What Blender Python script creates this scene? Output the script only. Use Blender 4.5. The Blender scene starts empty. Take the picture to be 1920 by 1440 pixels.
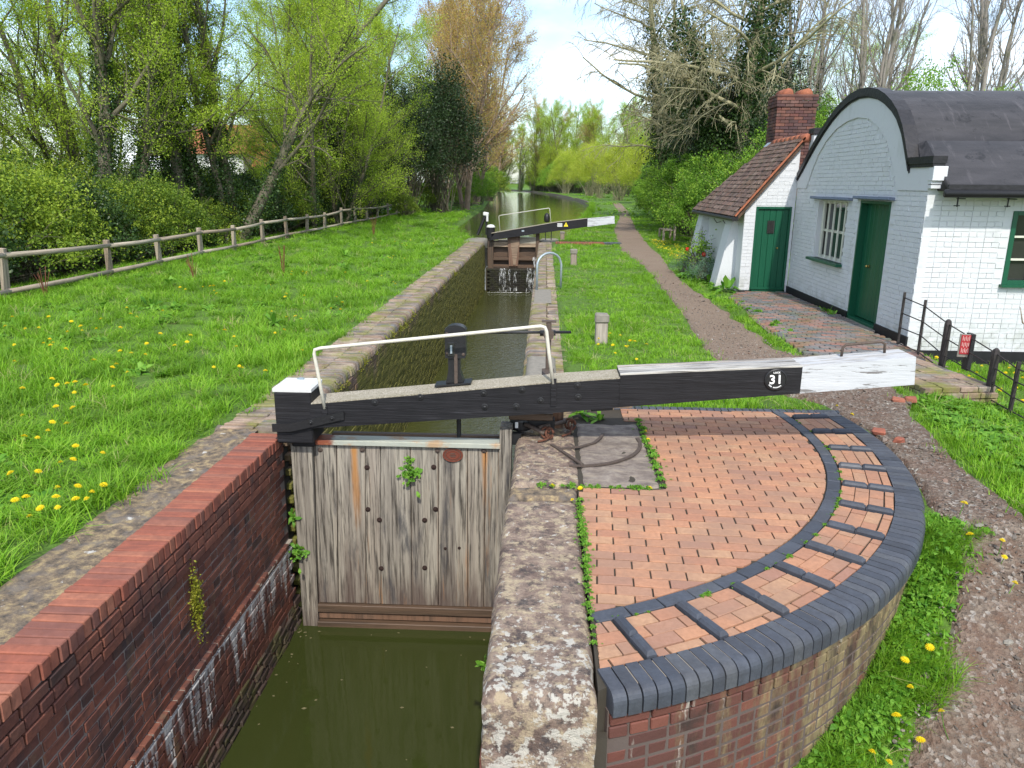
import bpy, math, random
import numpy as np
from mathutils import Vector, Matrix, noise as mnoise
from math import sin, cos, pi, radians, sqrt, atan2, exp

random.seed(7); np.random.seed(7)
sc = bpy.context.scene
COL = sc.collection

# ------------------------------------------------------------------ camera, sky, sun, exposure
CAM_H = 2.36
cam = bpy.data.cameras.new("camera")
cam.sensor_width = 36.0; cam.sensor_fit = 'HORIZONTAL'
cam.lens = 36.0 * 1420.0 / 1920.0
cam.clip_start = 0.05; cam.clip_end = 3000
camo = bpy.data.objects.new("camera", cam); COL.objects.link(camo)
P_, Y_, R_ = radians(14.87), radians(2.35), radians(0.5)
fw = Vector((-sin(Y_) * cos(P_), cos(Y_) * cos(P_), -sin(P_)))
rt = Vector((cos(Y_), sin(Y_), 0)); up = rt.cross(fw)
rt2 = cos(R_) * rt + sin(R_) * up; up2 = -sin(R_) * rt + cos(R_) * up
m = Matrix((rt2, up2, -fw)).transposed().to_4x4(); m.translation = (0, 0, CAM_H)
camo.matrix_world = m
sc.camera = camo

SUN_EL, SUN_AZ = radians(47), radians(6)          # azimuth measured to the right of straight behind the camera
sun_dir = Vector((sin(SUN_AZ) * cos(SUN_EL), -cos(SUN_AZ) * cos(SUN_EL), sin(SUN_EL)))
sun = bpy.data.lights.new("sun", 'SUN'); sun.energy = 2.25; sun.angle = radians(1.0); sun.color = (1.0, 0.955, 0.88)
suno = bpy.data.objects.new("sun", sun); COL.objects.link(suno)
suno.rotation_euler = sun_dir.to_track_quat('Z', 'Y').to_euler()

world = bpy.data.worlds.new("World"); sc.world = world; world.use_nodes = True
wn, wl = world.node_tree.nodes, world.node_tree.links
wn.clear()
wo = wn.new('ShaderNodeOutputWorld'); bg = wn.new('ShaderNodeBackground'); bg.inputs[1].default_value = 0.15
sky = wn.new('ShaderNodeTexSky'); sky.sky_type = 'NISHITA'; sky.sun_disc = False
sky.sun_elevation = SUN_EL; sky.sun_rotation = pi - SUN_AZ
sky.air_density = 1.0; sky.dust_density = 1.2; sky.ozone_density = 2.5
tc = wn.new('ShaderNodeTexCoord')
mp = wn.new('ShaderNodeMapping'); mp.inputs['Scale'].default_value = (1.0, 1.0, 2.6); mp.inputs['Location'].default_value = (0.35, 0.2, 0.62)
wl.new(tc.outputs['Generated'], mp.inputs[0])
nz = wn.new('ShaderNodeTexNoise'); nz.inputs['Scale'].default_value = 2.3; nz.inputs['Detail'].default_value = 9; nz.inputs['Roughness'].default_value = 0.55
wl.new(mp.outputs[0], nz.inputs['Vector'])
cr = wn.new('ShaderNodeValToRGB'); cr.color_ramp.elements[0].position = 0.44; cr.color_ramp.elements[1].position = 0.64
wl.new(nz.outputs['Fac'], cr.inputs[0])
nz2 = wn.new('ShaderNodeTexNoise'); nz2.inputs['Scale'].default_value = 5; nz2.inputs['Detail'].default_value = 6
wl.new(mp.outputs[0], nz2.inputs['Vector'])
cc = wn.new('ShaderNodeValToRGB'); cc.color_ramp.elements[0].position = 0.3; cc.color_ramp.elements[1].position = 0.7
cc.color_ramp.elements[0].color = (3.1, 3.6, 4.4, 1); cc.color_ramp.elements[1].color = (8.2, 8.4, 8.7, 1)
wl.new(nz2.outputs['Fac'], cc.inputs[0])
mxw = wn.new('ShaderNodeMixRGB'); wl.new(cr.outputs[0], mxw.inputs[0]); wl.new(sky.outputs[0], mxw.inputs[1]); wl.new(cc.outputs[0], mxw.inputs[2])
wl.new(mxw.outputs[0], bg.inputs[0]); wl.new(bg.outputs[0], wo.inputs[0])

sc.view_settings.view_transform = 'Standard'; sc.view_settings.look = 'None'
sc.view_settings.gamma = 1.0; sc.view_settings.use_curve_mapping = False
sc.view_settings.exposure = 0.92

# ------------------------------------------------------------------ helpers: tagging and meshes
def tag(o, label=None, cat=None, group=None, kind=None):
    if label: o['label'] = label
    if cat: o['category'] = cat
    if group: o['group'] = group
    if kind: o['kind'] = kind
    return o

def thing(name, loc, label, cat, group=None, rz=0.0):
    o = bpy.data.objects.new(name, None); COL.objects.link(o)
    o.empty_display_size = 0.1
    o.location = loc; o.rotation_euler = (0, 0, rz)
    return tag(o, label, cat, group)

def adopt(o, parent):
    """parent a mesh whose coordinates are world coordinates"""
    if parent is not None:
        o.parent = parent
        if parent.parent is None:
            o.matrix_parent_inverse = Matrix.Translation(-Vector(parent.location))
        else:
            o.matrix_parent_inverse = Matrix.Identity(4)
    return o

class MB:
    def __init__(s): s.v = []; s.f = []; s.r = []; s.n = 0
    def add(s, vs, fs, rnd=None):
        n = s.n
        s.v.extend(vs); s.f.extend([tuple(i + n for i in f) for f in fs])
        r = random.random() if rnd is None else rnd
        s.r.extend([r] * len(vs)); s.n += len(vs)
        return s
    def box(s, c, d, rot=None, ch=0.0, jit=0.0, rnd=None):
        vs, fs = cbox(d, ch, jit) if ch > 0 else pbox(d, jit)
        c = Vector(c)
        if rot is None: vs = [tuple(Vector(v) + c) for v in vs]
        else:
            if not hasattr(rot, 'to_quaternion'): rot = Matrix.Rotation(rot, 3, 'Z')
            vs = [tuple(rot @ Vector(v) + c) for v in vs]
        return s.add(vs, fs, rnd)
    def prism(s, pts, z0, z1, rnd=None):
        n = len(pts)
        vs = [(p[0], p[1], z0) for p in pts] + [(p[0], p[1], z1) for p in pts]
        fs = [tuple(range(n - 1, -1, -1)), tuple(range(n, 2 * n))] + [(i, (i + 1) % n, n + (i + 1) % n, n + i) for i in range(n)]
        return s.add(vs, fs, rnd)
    def tube(s, path, rad, sides=8, cap=True, rnd=None, squash=None):
        path = [Vector(p) for p in path]; n = len(path)
        if not hasattr(rad, '__len__'): rad = [rad] * n
        vs = []; ref = None
        for i, p in enumerate(path):
            t = (path[min(i + 1, n - 1)] - path[max(i - 1, 0)]).normalized()
            if ref is None:
                ref = Vector((0, 0, 1)) if abs(t.z) < 0.9 else Vector((1, 0, 0))
            a = (ref - t * ref.dot(t)).normalized(); b = t.cross(a); ref = a
            for k in range(sides):
                an = 2 * pi * k / sides
                vs.append(tuple(p + (a * cos(an) + b * sin(an)) * rad[i]))
        fs = []
        for i in range(n - 1):
            for k in range(sides):
                k2 = (k + 1) % sides
                fs.append((i * sides + k, i * sides + k2, (i + 1) * sides + k2, (i + 1) * sides + k))
        if cap:
            fs.append(tuple(range(sides - 1, -1, -1))); fs.append(tuple(range((n - 1) * sides, n * sides)))
        return s.add(vs, fs, rnd)
    def lathe(s, prof, c=(0, 0, 0), sides=16, rot=None, rnd=None):
        """prof: list of (r, z)"""
        vs = []
        for r, z in prof:
            for k in range(sides):
                a = 2 * pi * k / sides; v = Vector((r * cos(a), r * sin(a), z))
                if rot is not None: v = rot @ v
                vs.append(tuple(v + Vector(c)))
        fs = []; n = len(prof)
        for i in range(n - 1):
            for k in range(sides):
                k2 = (k + 1) % sides
                fs.append((i * sides + k, i * sides + k2, (i + 1) * sides + k2, (i + 1) * sides + k))
        fs.append(tuple(range(sides - 1, -1, -1))); fs.append(tuple(range((n - 1) * sides, n * sides)))
        return s.add(vs, fs, rnd)
    def mesh(s, name, mat, smooth=False):
        me = bpy.data.meshes.new(name); me.from_pydata(s.v, [], s.f)
        at = me.attributes.new('rnd', 'FLOAT', 'POINT'); at.data.foreach_set('value', np.array(s.r, dtype=np.float32))
        if mat: me.materials.append(mat)
        if smooth: me.polygons.foreach_set('use_smooth', [True] * len(me.polygons))
        me.update(); return me
    def build(s, name, mat, parent=None, smooth=False, label=None, cat=None, group=None, kind=None):
        o = bpy.data.objects.new(name, s.mesh(name, mat, smooth)); COL.objects.link(o)
        if parent is not None: adopt(o, parent)
        return tag(o, label, cat, group, kind)

def pbox(d, jit=0.0):
    x, y, z = d[0] / 2, d[1] / 2, d[2] / 2
    j = lambda: random.uniform(-jit, jit)
    vs = [(sx * x + j(), sy * y + j(), sz * z + j()) for sz in (-1, 1) for sx, sy in ((-1, -1), (1, -1), (1, 1), (-1, 1))]
    fs = [(0, 3, 2, 1), (4, 5, 6, 7), (0, 1, 5, 4), (1, 2, 6, 5), (2, 3, 7, 6), (3, 0, 4, 7)]
    return vs, fs

def cbox(d, ch, jit=0.0):
    """chamfered box, 44 triangles"""
    h = (d[0] / 2, d[1] / 2, d[2] / 2); c = min(ch, *(0.45 * q for q in d))
    vs = []; idx = {}
    for sx in (-1, 1):
        for sy in (-1, 1):
            for sz in (-1, 1):
                jx, jy, jz = (random.uniform(-jit, jit) for _ in range(3))
                for ax in range(3):
                    v = [sx * h[0], sy * h[1], sz * h[2]]
                    s_ = (sx, sy, sz)
                    for b in range(3):
                        if b != ax: v[b] -= s_[b] * c
                    idx[(sx, sy, sz, ax)] = len(vs); vs.append((v[0] + jx, v[1] + jy, v[2] + jz))
    fs = []
    def face(l):
        p = [Vector(vs[i]) for i in l]; n = (p[1] - p[0]).cross(p[2] - p[0]); cen = sum(p, Vector()) / len(p)
        fs.append(tuple(l) if n.dot(cen) > 0 else tuple(reversed(l)))
    for ax in range(3):
        o1, o2 = [b for b in range(3) if b != ax]
        for s_ in (-1, 1):
            l = []
            for a, b in ((-1, -1), (1, -1), (1, 1), (-1, 1)):
                k = [0, 0, 0]; k[ax] = s_; k[o1] = a; k[o2] = b; l.append(idx[(k[0], k[1], k[2], ax)])
            face(l)
        for a in (-1, 1):                 # edges running along ax
            for b in (-1, 1):
                l = []
                for s_, q in ((-1, o1), (1, o1), (1, o2), (-1, o2)):
                    k = [0, 0, 0]; k[ax] = s_; k[o1] = a; k[o2] = b; l.append(idx[(k[0], k[1], k[2], q)])
                face(l)
    for sx in (-1, 1):
        for sy in (-1, 1):
            for sz in (-1, 1): face([idx[(sx, sy, sz, 0)], idx[(sx, sy, sz, 1)], idx[(sx, sy, sz, 2)]])
    return vs, fs

_piece_cache = {}
CAMP = Vector((0, 0, CAM_H))
def pieces(parent, name, items, mat, limit=300, ch=0.004, jit=0.0015, shape=None, smooth=False, rest_ch=False, rest_name=None):
    """items: (loc, rot3x3 or angle, dims). The `limit` nearest become objects sharing mesh data, the rest one joined stuff part."""
    items = sorted(items, key=lambda it: (Vector(it[0]) - CAMP).length)
    PI_ = Matrix.Translation(-Vector(parent.location)) if parent.parent is None else Matrix.Identity(4)
    for it in items[:limit]:
        loc, rot, d = it
        key = (name, mat.name, tuple(round(q, 2 if q < 1 else 1) for q in d), random.randrange(4))
        me = _piece_cache.get(key)
        if me is None:
            b = MB()
            if shape: shape(b, Vector((0, 0, 0)), Matrix.Identity(3), d, 0.0)
            else: b.box((0, 0, 0), d, ch=ch, jit=jit, rnd=0.0)
            me = b.mesh(name, mat, smooth); _piece_cache[key] = me
        o = bpy.data.objects.new(name, me); COL.objects.link(o)
        R = rot if hasattr(rot, 'to_quaternion') else Matrix.Rotation(rot, 3, 'Z')
        o.parent = parent; o.matrix_parent_inverse = PI_
        M = R.to_4x4(); M.translation = Vector(loc); o.matrix_basis = M
    rest = items[limit:]
    if rest:
        b = MB()
        for loc, rot, d in rest:
            R = rot if hasattr(rot, 'to_quaternion') else Matrix.Rotation(rot, 3, 'Z')
            if shape: shape(b, Vector(loc), R, d, None)
            else: b.box(loc, d, R, ch=ch if rest_ch else 0, jit=jit)
        b.build(rest_name or name, mat, parent, smooth, kind='stuff')

def struct(name, mb, mat, smooth=False): return mb.build(name, mat, None, smooth, kind='structure')

def np_mesh(name, V, F, mat, rnd=None, smooth=True, quads=True):
    """fast mesh from numpy arrays; F is (n,3) or (n,4)"""
    me = bpy.data.meshes.new(name)
    V = np.ascontiguousarray(V, dtype=np.float32); F = np.ascontiguousarray(F, dtype=np.int32)
    me.vertices.add(len(V)); me.vertices.foreach_set('co', V.ravel())
    k = F.shape[1]
    me.loops.add(F.size); me.loops.foreach_set('vertex_index', F.ravel())
    me.polygons.add(len(F)); me.polygons.foreach_set('loop_start', np.arange(0, F.size, k, dtype=np.int32))
    me.polygons.foreach_set('loop_total', np.full(len(F), k, dtype=np.int32))
    if smooth: me.polygons.foreach_set('use_smooth', np.ones(len(F), dtype=bool))
    if rnd is not None:
        at = me.attributes.new('rnd', 'FLOAT', 'POINT'); at.data.foreach_set('value', np.ascontiguousarray(rnd, dtype=np.float32))
    me.materials.append(mat); me.update(calc_edges=True)
    return me

# ------------------------------------------------------------------ helpers: materials
class NB:
    def __init__(s, name):
        s.m = bpy.data.materials.new(name); s.m.use_nodes = True
        s.nt = s.m.node_tree; s.n = s.nt.nodes; s.l = s.nt.links
        s.n.clear(); s.out = s.n.new('ShaderNodeOutputMaterial')
        s.bs = s.n.new('ShaderNodeBsdfPrincipled'); s.l.new(s.bs.outputs[0], s.out.inputs[0])
        s.geo = s.n.new('ShaderNodeNewGeometry'); s.pos = s.geo.outputs['Position']
        s._rnd = None
    def set(s, node, key, v):
        if v is None: return
        if hasattr(v, 'is_linked'): s.l.new(v, node.inputs[key])
        else: node.inputs[key].default_value = v
    def noise(s, scale=5, detail=4, rough=0.55, vec=None, dist=0.0, out='Fac'):
        n = s.n.new('ShaderNodeTexNoise'); n.inputs['Scale'].default_value = scale; n.inputs['Detail'].default_value = detail
        n.inputs['Roughness'].default_value = rough; n.inputs['Distortion'].default_value = dist
        s.l.new(vec if vec is not None else s.pos, n.inputs['Vector']); return n.outputs[out]
    def voro(s, scale=5, vec=None, feature='F1', out='Distance'):
        n = s.n.new('ShaderNodeTexVoronoi'); n.inputs['Scale'].default_value = scale; n.feature = feature
        s.l.new(vec if vec is not None else s.pos, n.inputs['Vector']); return n.outputs[out]
    def obj(s):
        n = s.n.new('ShaderNodeTexCoord'); return n.outputs['Object']
    def scale(s, sx, sy, sz, vec=None, loc=(0, 0, 0)):
        n = s.n.new('ShaderNodeMapping'); n.inputs['Scale'].default_value = (sx, sy, sz); n.inputs['Location'].default_value = loc
        s.l.new(vec if vec is not None else s.pos, n.inputs[0]); return n.outputs[0]
    def xyz(s, vec=None):
        n = s.n.new('ShaderNodeSeparateXYZ'); s.l.new(vec if vec is not None else s.pos, n.inputs[0]); return n.outputs
    def math(s, op, a, b=None, c=None, clamp=False):
        n = s.n.new('ShaderNodeMath'); n.operation = op; n.use_clamp = clamp
        s.set(n, 0, a); s.set(n, 1, b); s.set(n, 2, c); return n.outputs[0]
    def ramp(s, fac, stops, interp='LINEAR'):
        n = s.n.new('ShaderNodeValToRGB'); r = n.color_ramp; r.interpolation = interp
        while len(r.elements) < len(stops): r.elements.new(0.5)
        for e, (p, c) in zip(r.elements, stops):
            e.position = p; e.color = tuple(c) + (1,) if hasattr(c, '__len__') else (c, c, c, 1)
        s.l.new(fac, n.inputs[0]); return n.outputs[0]
    def mix(s, fac, a, b, mode='MIX'):
        n = s.n.new('ShaderNodeMixRGB'); n.blend_type = mode
        for k, v in ((0, fac), (1, a), (2, b)):
            if hasattr(v, 'is_linked'): s.l.new(v, n.inputs[k])
            elif k == 0: n.inputs[0].default_value = v
            else: n.inputs[k].default_value = tuple(v) + (1,) if len(v) == 3 else v
        return n.outputs[0]
    def rnd(s):
        if s._rnd is None:
            a = s.n.new('ShaderNodeAttribute'); a.attribute_name = 'rnd'
            o = s.n.new('ShaderNodeObjectInfo')
            s._rnd = s.math('FRACT', s.math('ADD', a.outputs['Fac'], o.outputs['Random']))
        return s._rnd
    def bump(s, h, strength=0.5, dist=0.01, prev=None):
        n = s.n.new('ShaderNodeBump'); n.inputs['Strength'].default_value = strength; n.inputs['Distance'].default_value = dist
        s.l.new(h, n.inputs['Height'])
        if prev is not None: s.l.new(prev, n.inputs['Normal'])
        return n.outputs[0]
    def done(s, col=None, rough=0.8, normal=None, metal=0.0, spec=0.3):
        s.set(s.bs, 'Base Color', col if (col is None or hasattr(col, 'is_linked')) else tuple(col) + (1,))
        s.set(s.bs, 'Roughness', rough); s.set(s.bs, 'Metallic', metal); s.set(s.bs, 'Specular IOR Level', spec)
        if normal is not None: s.l.new(normal, s.bs.inputs['Normal'])
        return s.m

def m_plain(name, col, rough=0.6, metal=0.0, vary=0.25, scale=20, bump=0.2, dist=0.003, spec=0.3):
    b = NB(name); n = b.noise(scale, 5)
    c = b.mix(n, tuple(q * (1 - vary) for q in col), tuple(min(1, q * (1 + vary)) for q in col))
    return b.done(c, rough, b.bump(n, bump, dist), metal, spec)

def m_brick(name, cols, stain=0.35, moss=0.0, white=0.0, rough=0.85, mossc=(0.10, 0.11, 0.015), dark=(0.03, 0.024, 0.02), dirt_scale=1.6):
    b = NB(name); r = b.rnd()
    c = b.ramp(r, [(i / max(1, len(cols) - 1) * 0.98, q) for i, q in enumerate(cols)])
    n1 = b.noise(28, 5, 0.65)
    c = b.mix(b.ramp(n1, [(0.3, 0.0), (0.75, 0.55)]), c, tuple(q * 0.5 for q in cols[0]))
    n2 = b.noise(dirt_scale, 6, 0.6)
    c = b.mix(b.math('MULTIPLY', b.ramp(n2, [(0.42, 0.0), (0.62, 1.0)]), stain), c, dark)
    if white:
        vs = b.scale(9, 9, 1.1); n3 = b.noise(1.0, 6, 0.7, vs)
        c = b.mix(b.math('MULTIPLY', b.ramp(n3, [(0.60, 0.0), (0.70, 1.0)]), white), c, (0.55, 0.53, 0.48))
    if moss:
        n4 = b.noise(2.2, 7, 0.68)
        c = b.mix(b.math('MULTIPLY', b.ramp(n4, [(0.48, 0.0), (0.6, 1.0)]), moss), c, mossc)
    h = b.math('ADD', b.noise(60, 4), b.math('MULTIPLY', n1, 0.6))
    return b.done(c, rough, b.bump(h, 0.45, 0.004))

def m_grass_leaf(name, cols, trans=0.35, rough=0.55, yellow=None, big=None):
    """leaf / blade material: diffuse plus translucency, colour by leaf"""
    b = NB(name); r = b.rnd()
    c = b.ramp(r, [(i / max(1, len(cols) - 1), q) for i, q in enumerate(cols)])
    if big:
        n = b.noise(big, 3)
        c = b.mix(b.ramp(n, [(0.4, 0.0), (0.65, 0.65)]), c, tuple(q * 0.6 for q in cols[0]))
    b.set(b.bs, 'Base Color', c); b.bs.inputs['Roughness'].default_value = rough; b.bs.inputs['Specular IOR Level'].default_value = 0.25
    t = b.n.new('ShaderNodeBsdfTranslucent'); b.l.new(b.mix(0.5, c, b.mix(1.0, c, (1.0, 1.0, 0.35), 'MULTIPLY')), t.inputs[0])
    mx = b.n.new('ShaderNodeMixShader'); mx.inputs[0].default_value = trans
    b.l.new(b.bs.outputs[0], mx.inputs[1]); b.l.new(t.outputs[0], mx.inputs[2]); b.l.new(mx.outputs[0], b.out.inputs[0])
    return b.m

M = {}
M['red_brick'] = m_brick('red_brick', [(0.20, 0.052, 0.035), (0.27, 0.075, 0.048), (0.15, 0.04, 0.03), (0.22, 0.07, 0.05), (0.09, 0.035, 0.03)], stain=0.6)
M['cap_brick'] = m_brick('cap_brick', [(0.34, 0.115, 0.07), (0.27, 0.085, 0.055), (0.38, 0.15, 0.09), (0.15, 0.07, 0.06), (0.31, 0.12, 0.08)], stain=0.35, dirt_scale=9, dark=(0.12, 0.05, 0.04))
M['paver'] = m_brick('paver', [(0.45, 0.225, 0.13), (0.50, 0.255, 0.145), (0.39, 0.185, 0.115), (0.48, 0.285, 0.165), (0.33, 0.175, 0.125)], stain=0.6, dirt_scale=2.6, dark=(0.27, 0.16, 0.11), rough=0.9)
M['blue_brick'] = m_brick('blue_brick', [(0.062, 0.070, 0.088), (0.082, 0.090, 0.108), (0.048, 0.055, 0.070), (0.10, 0.105, 0.115)], stain=0.25, dirt_scale=6, rough=0.5)
M['old_coping'] = m_brick('old_coping', [(0.32, 0.22, 0.155), (0.38, 0.28, 0.21), (0.28, 0.235, 0.20), (0.42, 0.34, 0.25), (0.19, 0.19, 0.19)], stain=0.5, moss=0.7, mossc=(0.17, 0.18, 0.03), dirt_scale=3)
M['forecourt_brick'] = m_brick('forecourt_brick', [(0.14, 0.16, 0.165), (0.20, 0.19, 0.18), (0.40, 0.18, 0.12), (0.17, 0.185, 0.18), (0.34, 0.21, 0.15)], stain=0.3, moss=0.35, dirt_scale=3)
M['chimney_brick'] = m_brick('chimney_brick', [(0.20, 0.075, 0.055), (0.065, 0.045, 0.05), (0.25, 0.11, 0.075), (0.09, 0.055, 0.055), (0.19, 0.11, 0.09)], stain=0.4, dirt_scale=5)

def _chamber():
    b = NB('chamber_brick'); r = b.rnd(); z = b.xyz()[2]; y = b.xyz()[1]
    c = b.ramp(r, [(0, (0.17, 0.105, 0.075)), (0.5, (0.22, 0.145, 0.10)), (0.98, (0.13, 0.09, 0.07))])
    vs = b.scale(3, 3, 0.7); n = b.noise(1.0, 7, 0.7, vs)
    wet = b.math('ADD', b.math('MULTIPLY', z, -0.42), b.math('MULTIPLY', n, 0.9))
    wet = b.math('ADD', wet, b.math('MULTIPLY', y, 0.012))
    c = b.mix(b.ramp(wet, [(0.56, 0.0), (0.74, 0.9)]), c, b.mix(b.noise(9, 6, .7), (0.05, 0.05, 0.015), (0.22, 0.22, 0.03)))
    c = b.mix(b.math('MULTIPLY', b.ramp(b.noise(4, 6, 0.7), [(0.55, 0.0), (0.66, 1.0)]), 0.6), c, (0.19, 0.19, 0.03))
    return b.done(c, 0.85, b.bump(b.noise(30, 6), 0.8, 0.015))
M['chamber_brick'] = _chamber()

def _tailbrick():
    """wall below the gate: dark brick with lime runs under the ledge at z=-1.14 and pale bloom along the joints"""
    b = NB('tail_brick'); r = b.rnd(); z = b.xyz()[2]
    c = b.ramp(r, [(0, (0.17, 0.058, 0.036)), (0.3, (0.21, 0.078, 0.048)), (0.55, (0.12, 0.045, 0.033)), (0.8, (0.18, 0.074, 0.048)), (0.98, (0.07, 0.038, 0.03))])
    c = b.mix(b.ramp(b.noise(30, 5, 0.65), [(0.35, 0.0), (0.8, 0.6)]), c, (0.06, 0.025, 0.022))
    vs = b.scale(6, 6, 1.3)
    n = b.noise(1.0, 7, 0.65, vs)
    c = b.mix(b.ramp(n, [(0.50, 0.0), (0.66, 0.7)]), c, (0.045, 0.034, 0.034))
    c = b.mix(b.math('MULTIPLY', b.ramp(b.noise(1.0, 5, 0.6, b.scale(5, 5, 1.5, loc=(3, 1, 7))), [(0.60, 0.0), (0.72, 1.0)]), 0.55), c, (0.20, 0.14, 0.075))
    # lime runs
    runs = b.math('ADD', b.math('MULTIPLY', b.noise(1.0, 3, 0.6, b.scale(13, 13, 0.5, loc=(0.3, 0, 0))), .55), b.math('MULTIPLY', b.noise(1.0, 8, 0.75, b.scale(3.2, 3.2, 0.9, loc=(5, 0, 0))), .45))
    band = b.ramp(b.math('MULTIPLY', b.math('ADD', z, 1.16), -1.0), [(0.0, 0.0), (0.010, 0.38), (0.05, 0.21), (0.40, 0.16), (0.9, 0.0)])
    mask = b.ramp(b.math('ADD', runs, band), [(0.68, 0.0), (0.76, 0.9)])
    mask = b.math('MULTIPLY', mask, b.ramp(b.math('MULTIPLY', z, -1.0), [(0.0, 0.0), (0.98, 0.0), (1.0, 1.0)]))
    c = b.mix(mask, c, b.mix(b.noise(40, 3), (0.34, 0.33, 0.31), (0.62, 0.60, 0.56)))
    wet = b.ramp(b.math('ADD', b.math('MULTIPLY', z, -1.0), b.math('MULTIPLY', b.noise(3, 5), 0.5)), [(0.0, 0.0), (1.0, 0.0)])
    return b.done(c, b.math('ADD', 0.45, b.math('MULTIPLY', b.noise(4, 4), 0.6)), b.bump(b.noise(45, 5, 0.6), 0.6, 0.006))
M['tail_brick'] = _tailbrick()
M['black_slime'] = m_brick('wet_black_brick', [(0.025, 0.024, 0.018), (0.04, 0.038, 0.028), (0.018, 0.018, 0.014)], stain=.3, moss=.3, mossc=(.05, .06, .012), rough=.4)
M['footing'] = m_brick('wet_footing_brick', [(0.09, 0.06, 0.045), (0.13, 0.09, 0.07), (0.07, 0.05, 0.04), (0.11, 0.06, 0.05)], stain=.6, moss=.6, mossc=(0.07, 0.08, 0.015), rough=.6)

def _platwall():
    b = NB('platform_wall_brick'); r = b.rnd()
    c = b.ramp(r, [(0, (0.13, 0.048, 0.036)), (0.5, (0.085, 0.038, 0.032)), (0.98, (0.17, 0.062, 0.044))])
    n = b.noise(1.0, 8, 0.72, b.scale(7, 7, 1.4))
    x = b.xyz()[0]
    y0 = b.ramp(b.math('ADD', b.math('MULTIPLY', x, 0.16), n), [(0.66, 0.0), (0.84, 0.9)])
    c = b.mix(y0, c, b.mix(b.ramp(b.noise(1.0, 7, 0.75, b.scale(9, 9, 2.0)), [(.35, 0.0), (.65, 1.0)]), (0.035, 0.028, 0.026), (0.30, 0.24, 0.12)))
    c = b.mix(b.ramp(b.noise(1.0, 6, 0.7, b.scale(8, 8, 1.4, loc=(4, 4, 4))), [(0.60, 0.0), (0.70, 0.85)]), c, (0.52, 0.50, 0.43))
    c = b.mix(b.ramp(b.noise(3, 6, 0.6), [(0.55, 0.0), (0.68, 0.8)]), c, (0.03, 0.025, 0.022))
    return b.done(c, 0.7, b.bump(b.noise(45, 5, 0.6), 0.6, 0.006))
M['platform_wall_brick'] = _platwall()

def m_mortar(name, col):
    b = NB(name); n = b.noise(40, 5); n2 = b.noise(3, 4)
    c = b.mix(n2, tuple(q * 0.55 for q in col), col)
    return b.done(b.mix(n, c, tuple(q * 0.7 for q in col)), 0.95, b.bump(n, 0.6, 0.004))
M['mortar'] = m_mortar('mortar', (0.23, 0.18, 0.145))
M['lime_mortar'] = m_mortar('lime_mortar', (0.42, 0.36, 0.29))
M['pale_mortar'] = m_mortar('pale_mortar', (0.33, 0.27, 0.23))
M['dark_mortar'] = m_mortar('dark_mortar', (0.15, 0.115, 0.10))
M['dark_joint'] = m_mortar('dark_joint', (0.07, 0.06, 0.045))

def _stone():
    b = NB('lichen_stone')
    n = b.noise(5.5, 9, 0.72)
    c = b.ramp(n, [(0.30, (0.06, 0.048, 0.045)), (0.44, (0.20, 0.14, 0.11)), (0.56, (0.31, 0.23, 0.175)), (0.72, (0.42, 0.33, 0.24))])
    n5 = b.noise(8, 9, 0.78)
    c = b.mix(b.ramp(n5, [(0.50, 0.0), (0.60, 0.8)]), c, (0.055, 0.050, 0.052))
    c = b.mix(b.ramp(b.noise(9, 9, 0.75, b.scale(1, 1, 1, loc=(5, 2, 0))), [(0.50, 0.0), (0.58, 0.8)]), c, (0.50, 0.40, 0.26))
    v = b.noise(15, 9, 0.68, b.scale(1, 1, 1, loc=(9, 2, 5)))
    y = b.xyz()[1]
    vv = b.math('ADD', v, b.ramp(b.math('MULTIPLY', y, 0.2), [(0.68, 0.085), (0.80, 0.0)]))
    c = b.mix(b.ramp(vv, [(0.60, 0.0), (0.64, 0.85)]), c, (0.60, 0.57, 0.49))
    z = b.xyz()[2]
    h = b.math('ADD', b.noise(22, 8, 0.7), b.math('MULTIPLY', n, 1.2))
    return b.done(c, 0.95, b.bump(h, 1.0, 0.022))
M['stone'] = _stone()

def _strip():
    b = NB('mossy_concrete')
    n = b.noise(14, 7, 0.7)
    c = b.ramp(n, [(0.35, (0.07, 0.06, 0.05)), (0.5, (0.20, 0.15, 0.10)), (0.62, (0.36, 0.27, 0.14)), (0.75, (0.45, 0.38, 0.26))])
    c = b.mix(b.ramp(b.noise(5, 6, 0.6), [(0.5, 0.0), (0.62, 0.75)]), c, (0.16, 0.14, 0.125))
    c = b.mix(b.ramp(b.noise(6, 6, 0.7, b.scale(1, 1, 1, loc=(3, 8, 1))), [(0.62, 0.0), (0.66, 0.85)]), c, (0.55, 0.53, 0.48))
    return b.done(c, 0.95, b.bump(b.noise(35, 8, 0.7), 1.0, 0.018))
M['concrete_strip'] = _strip()

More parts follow.
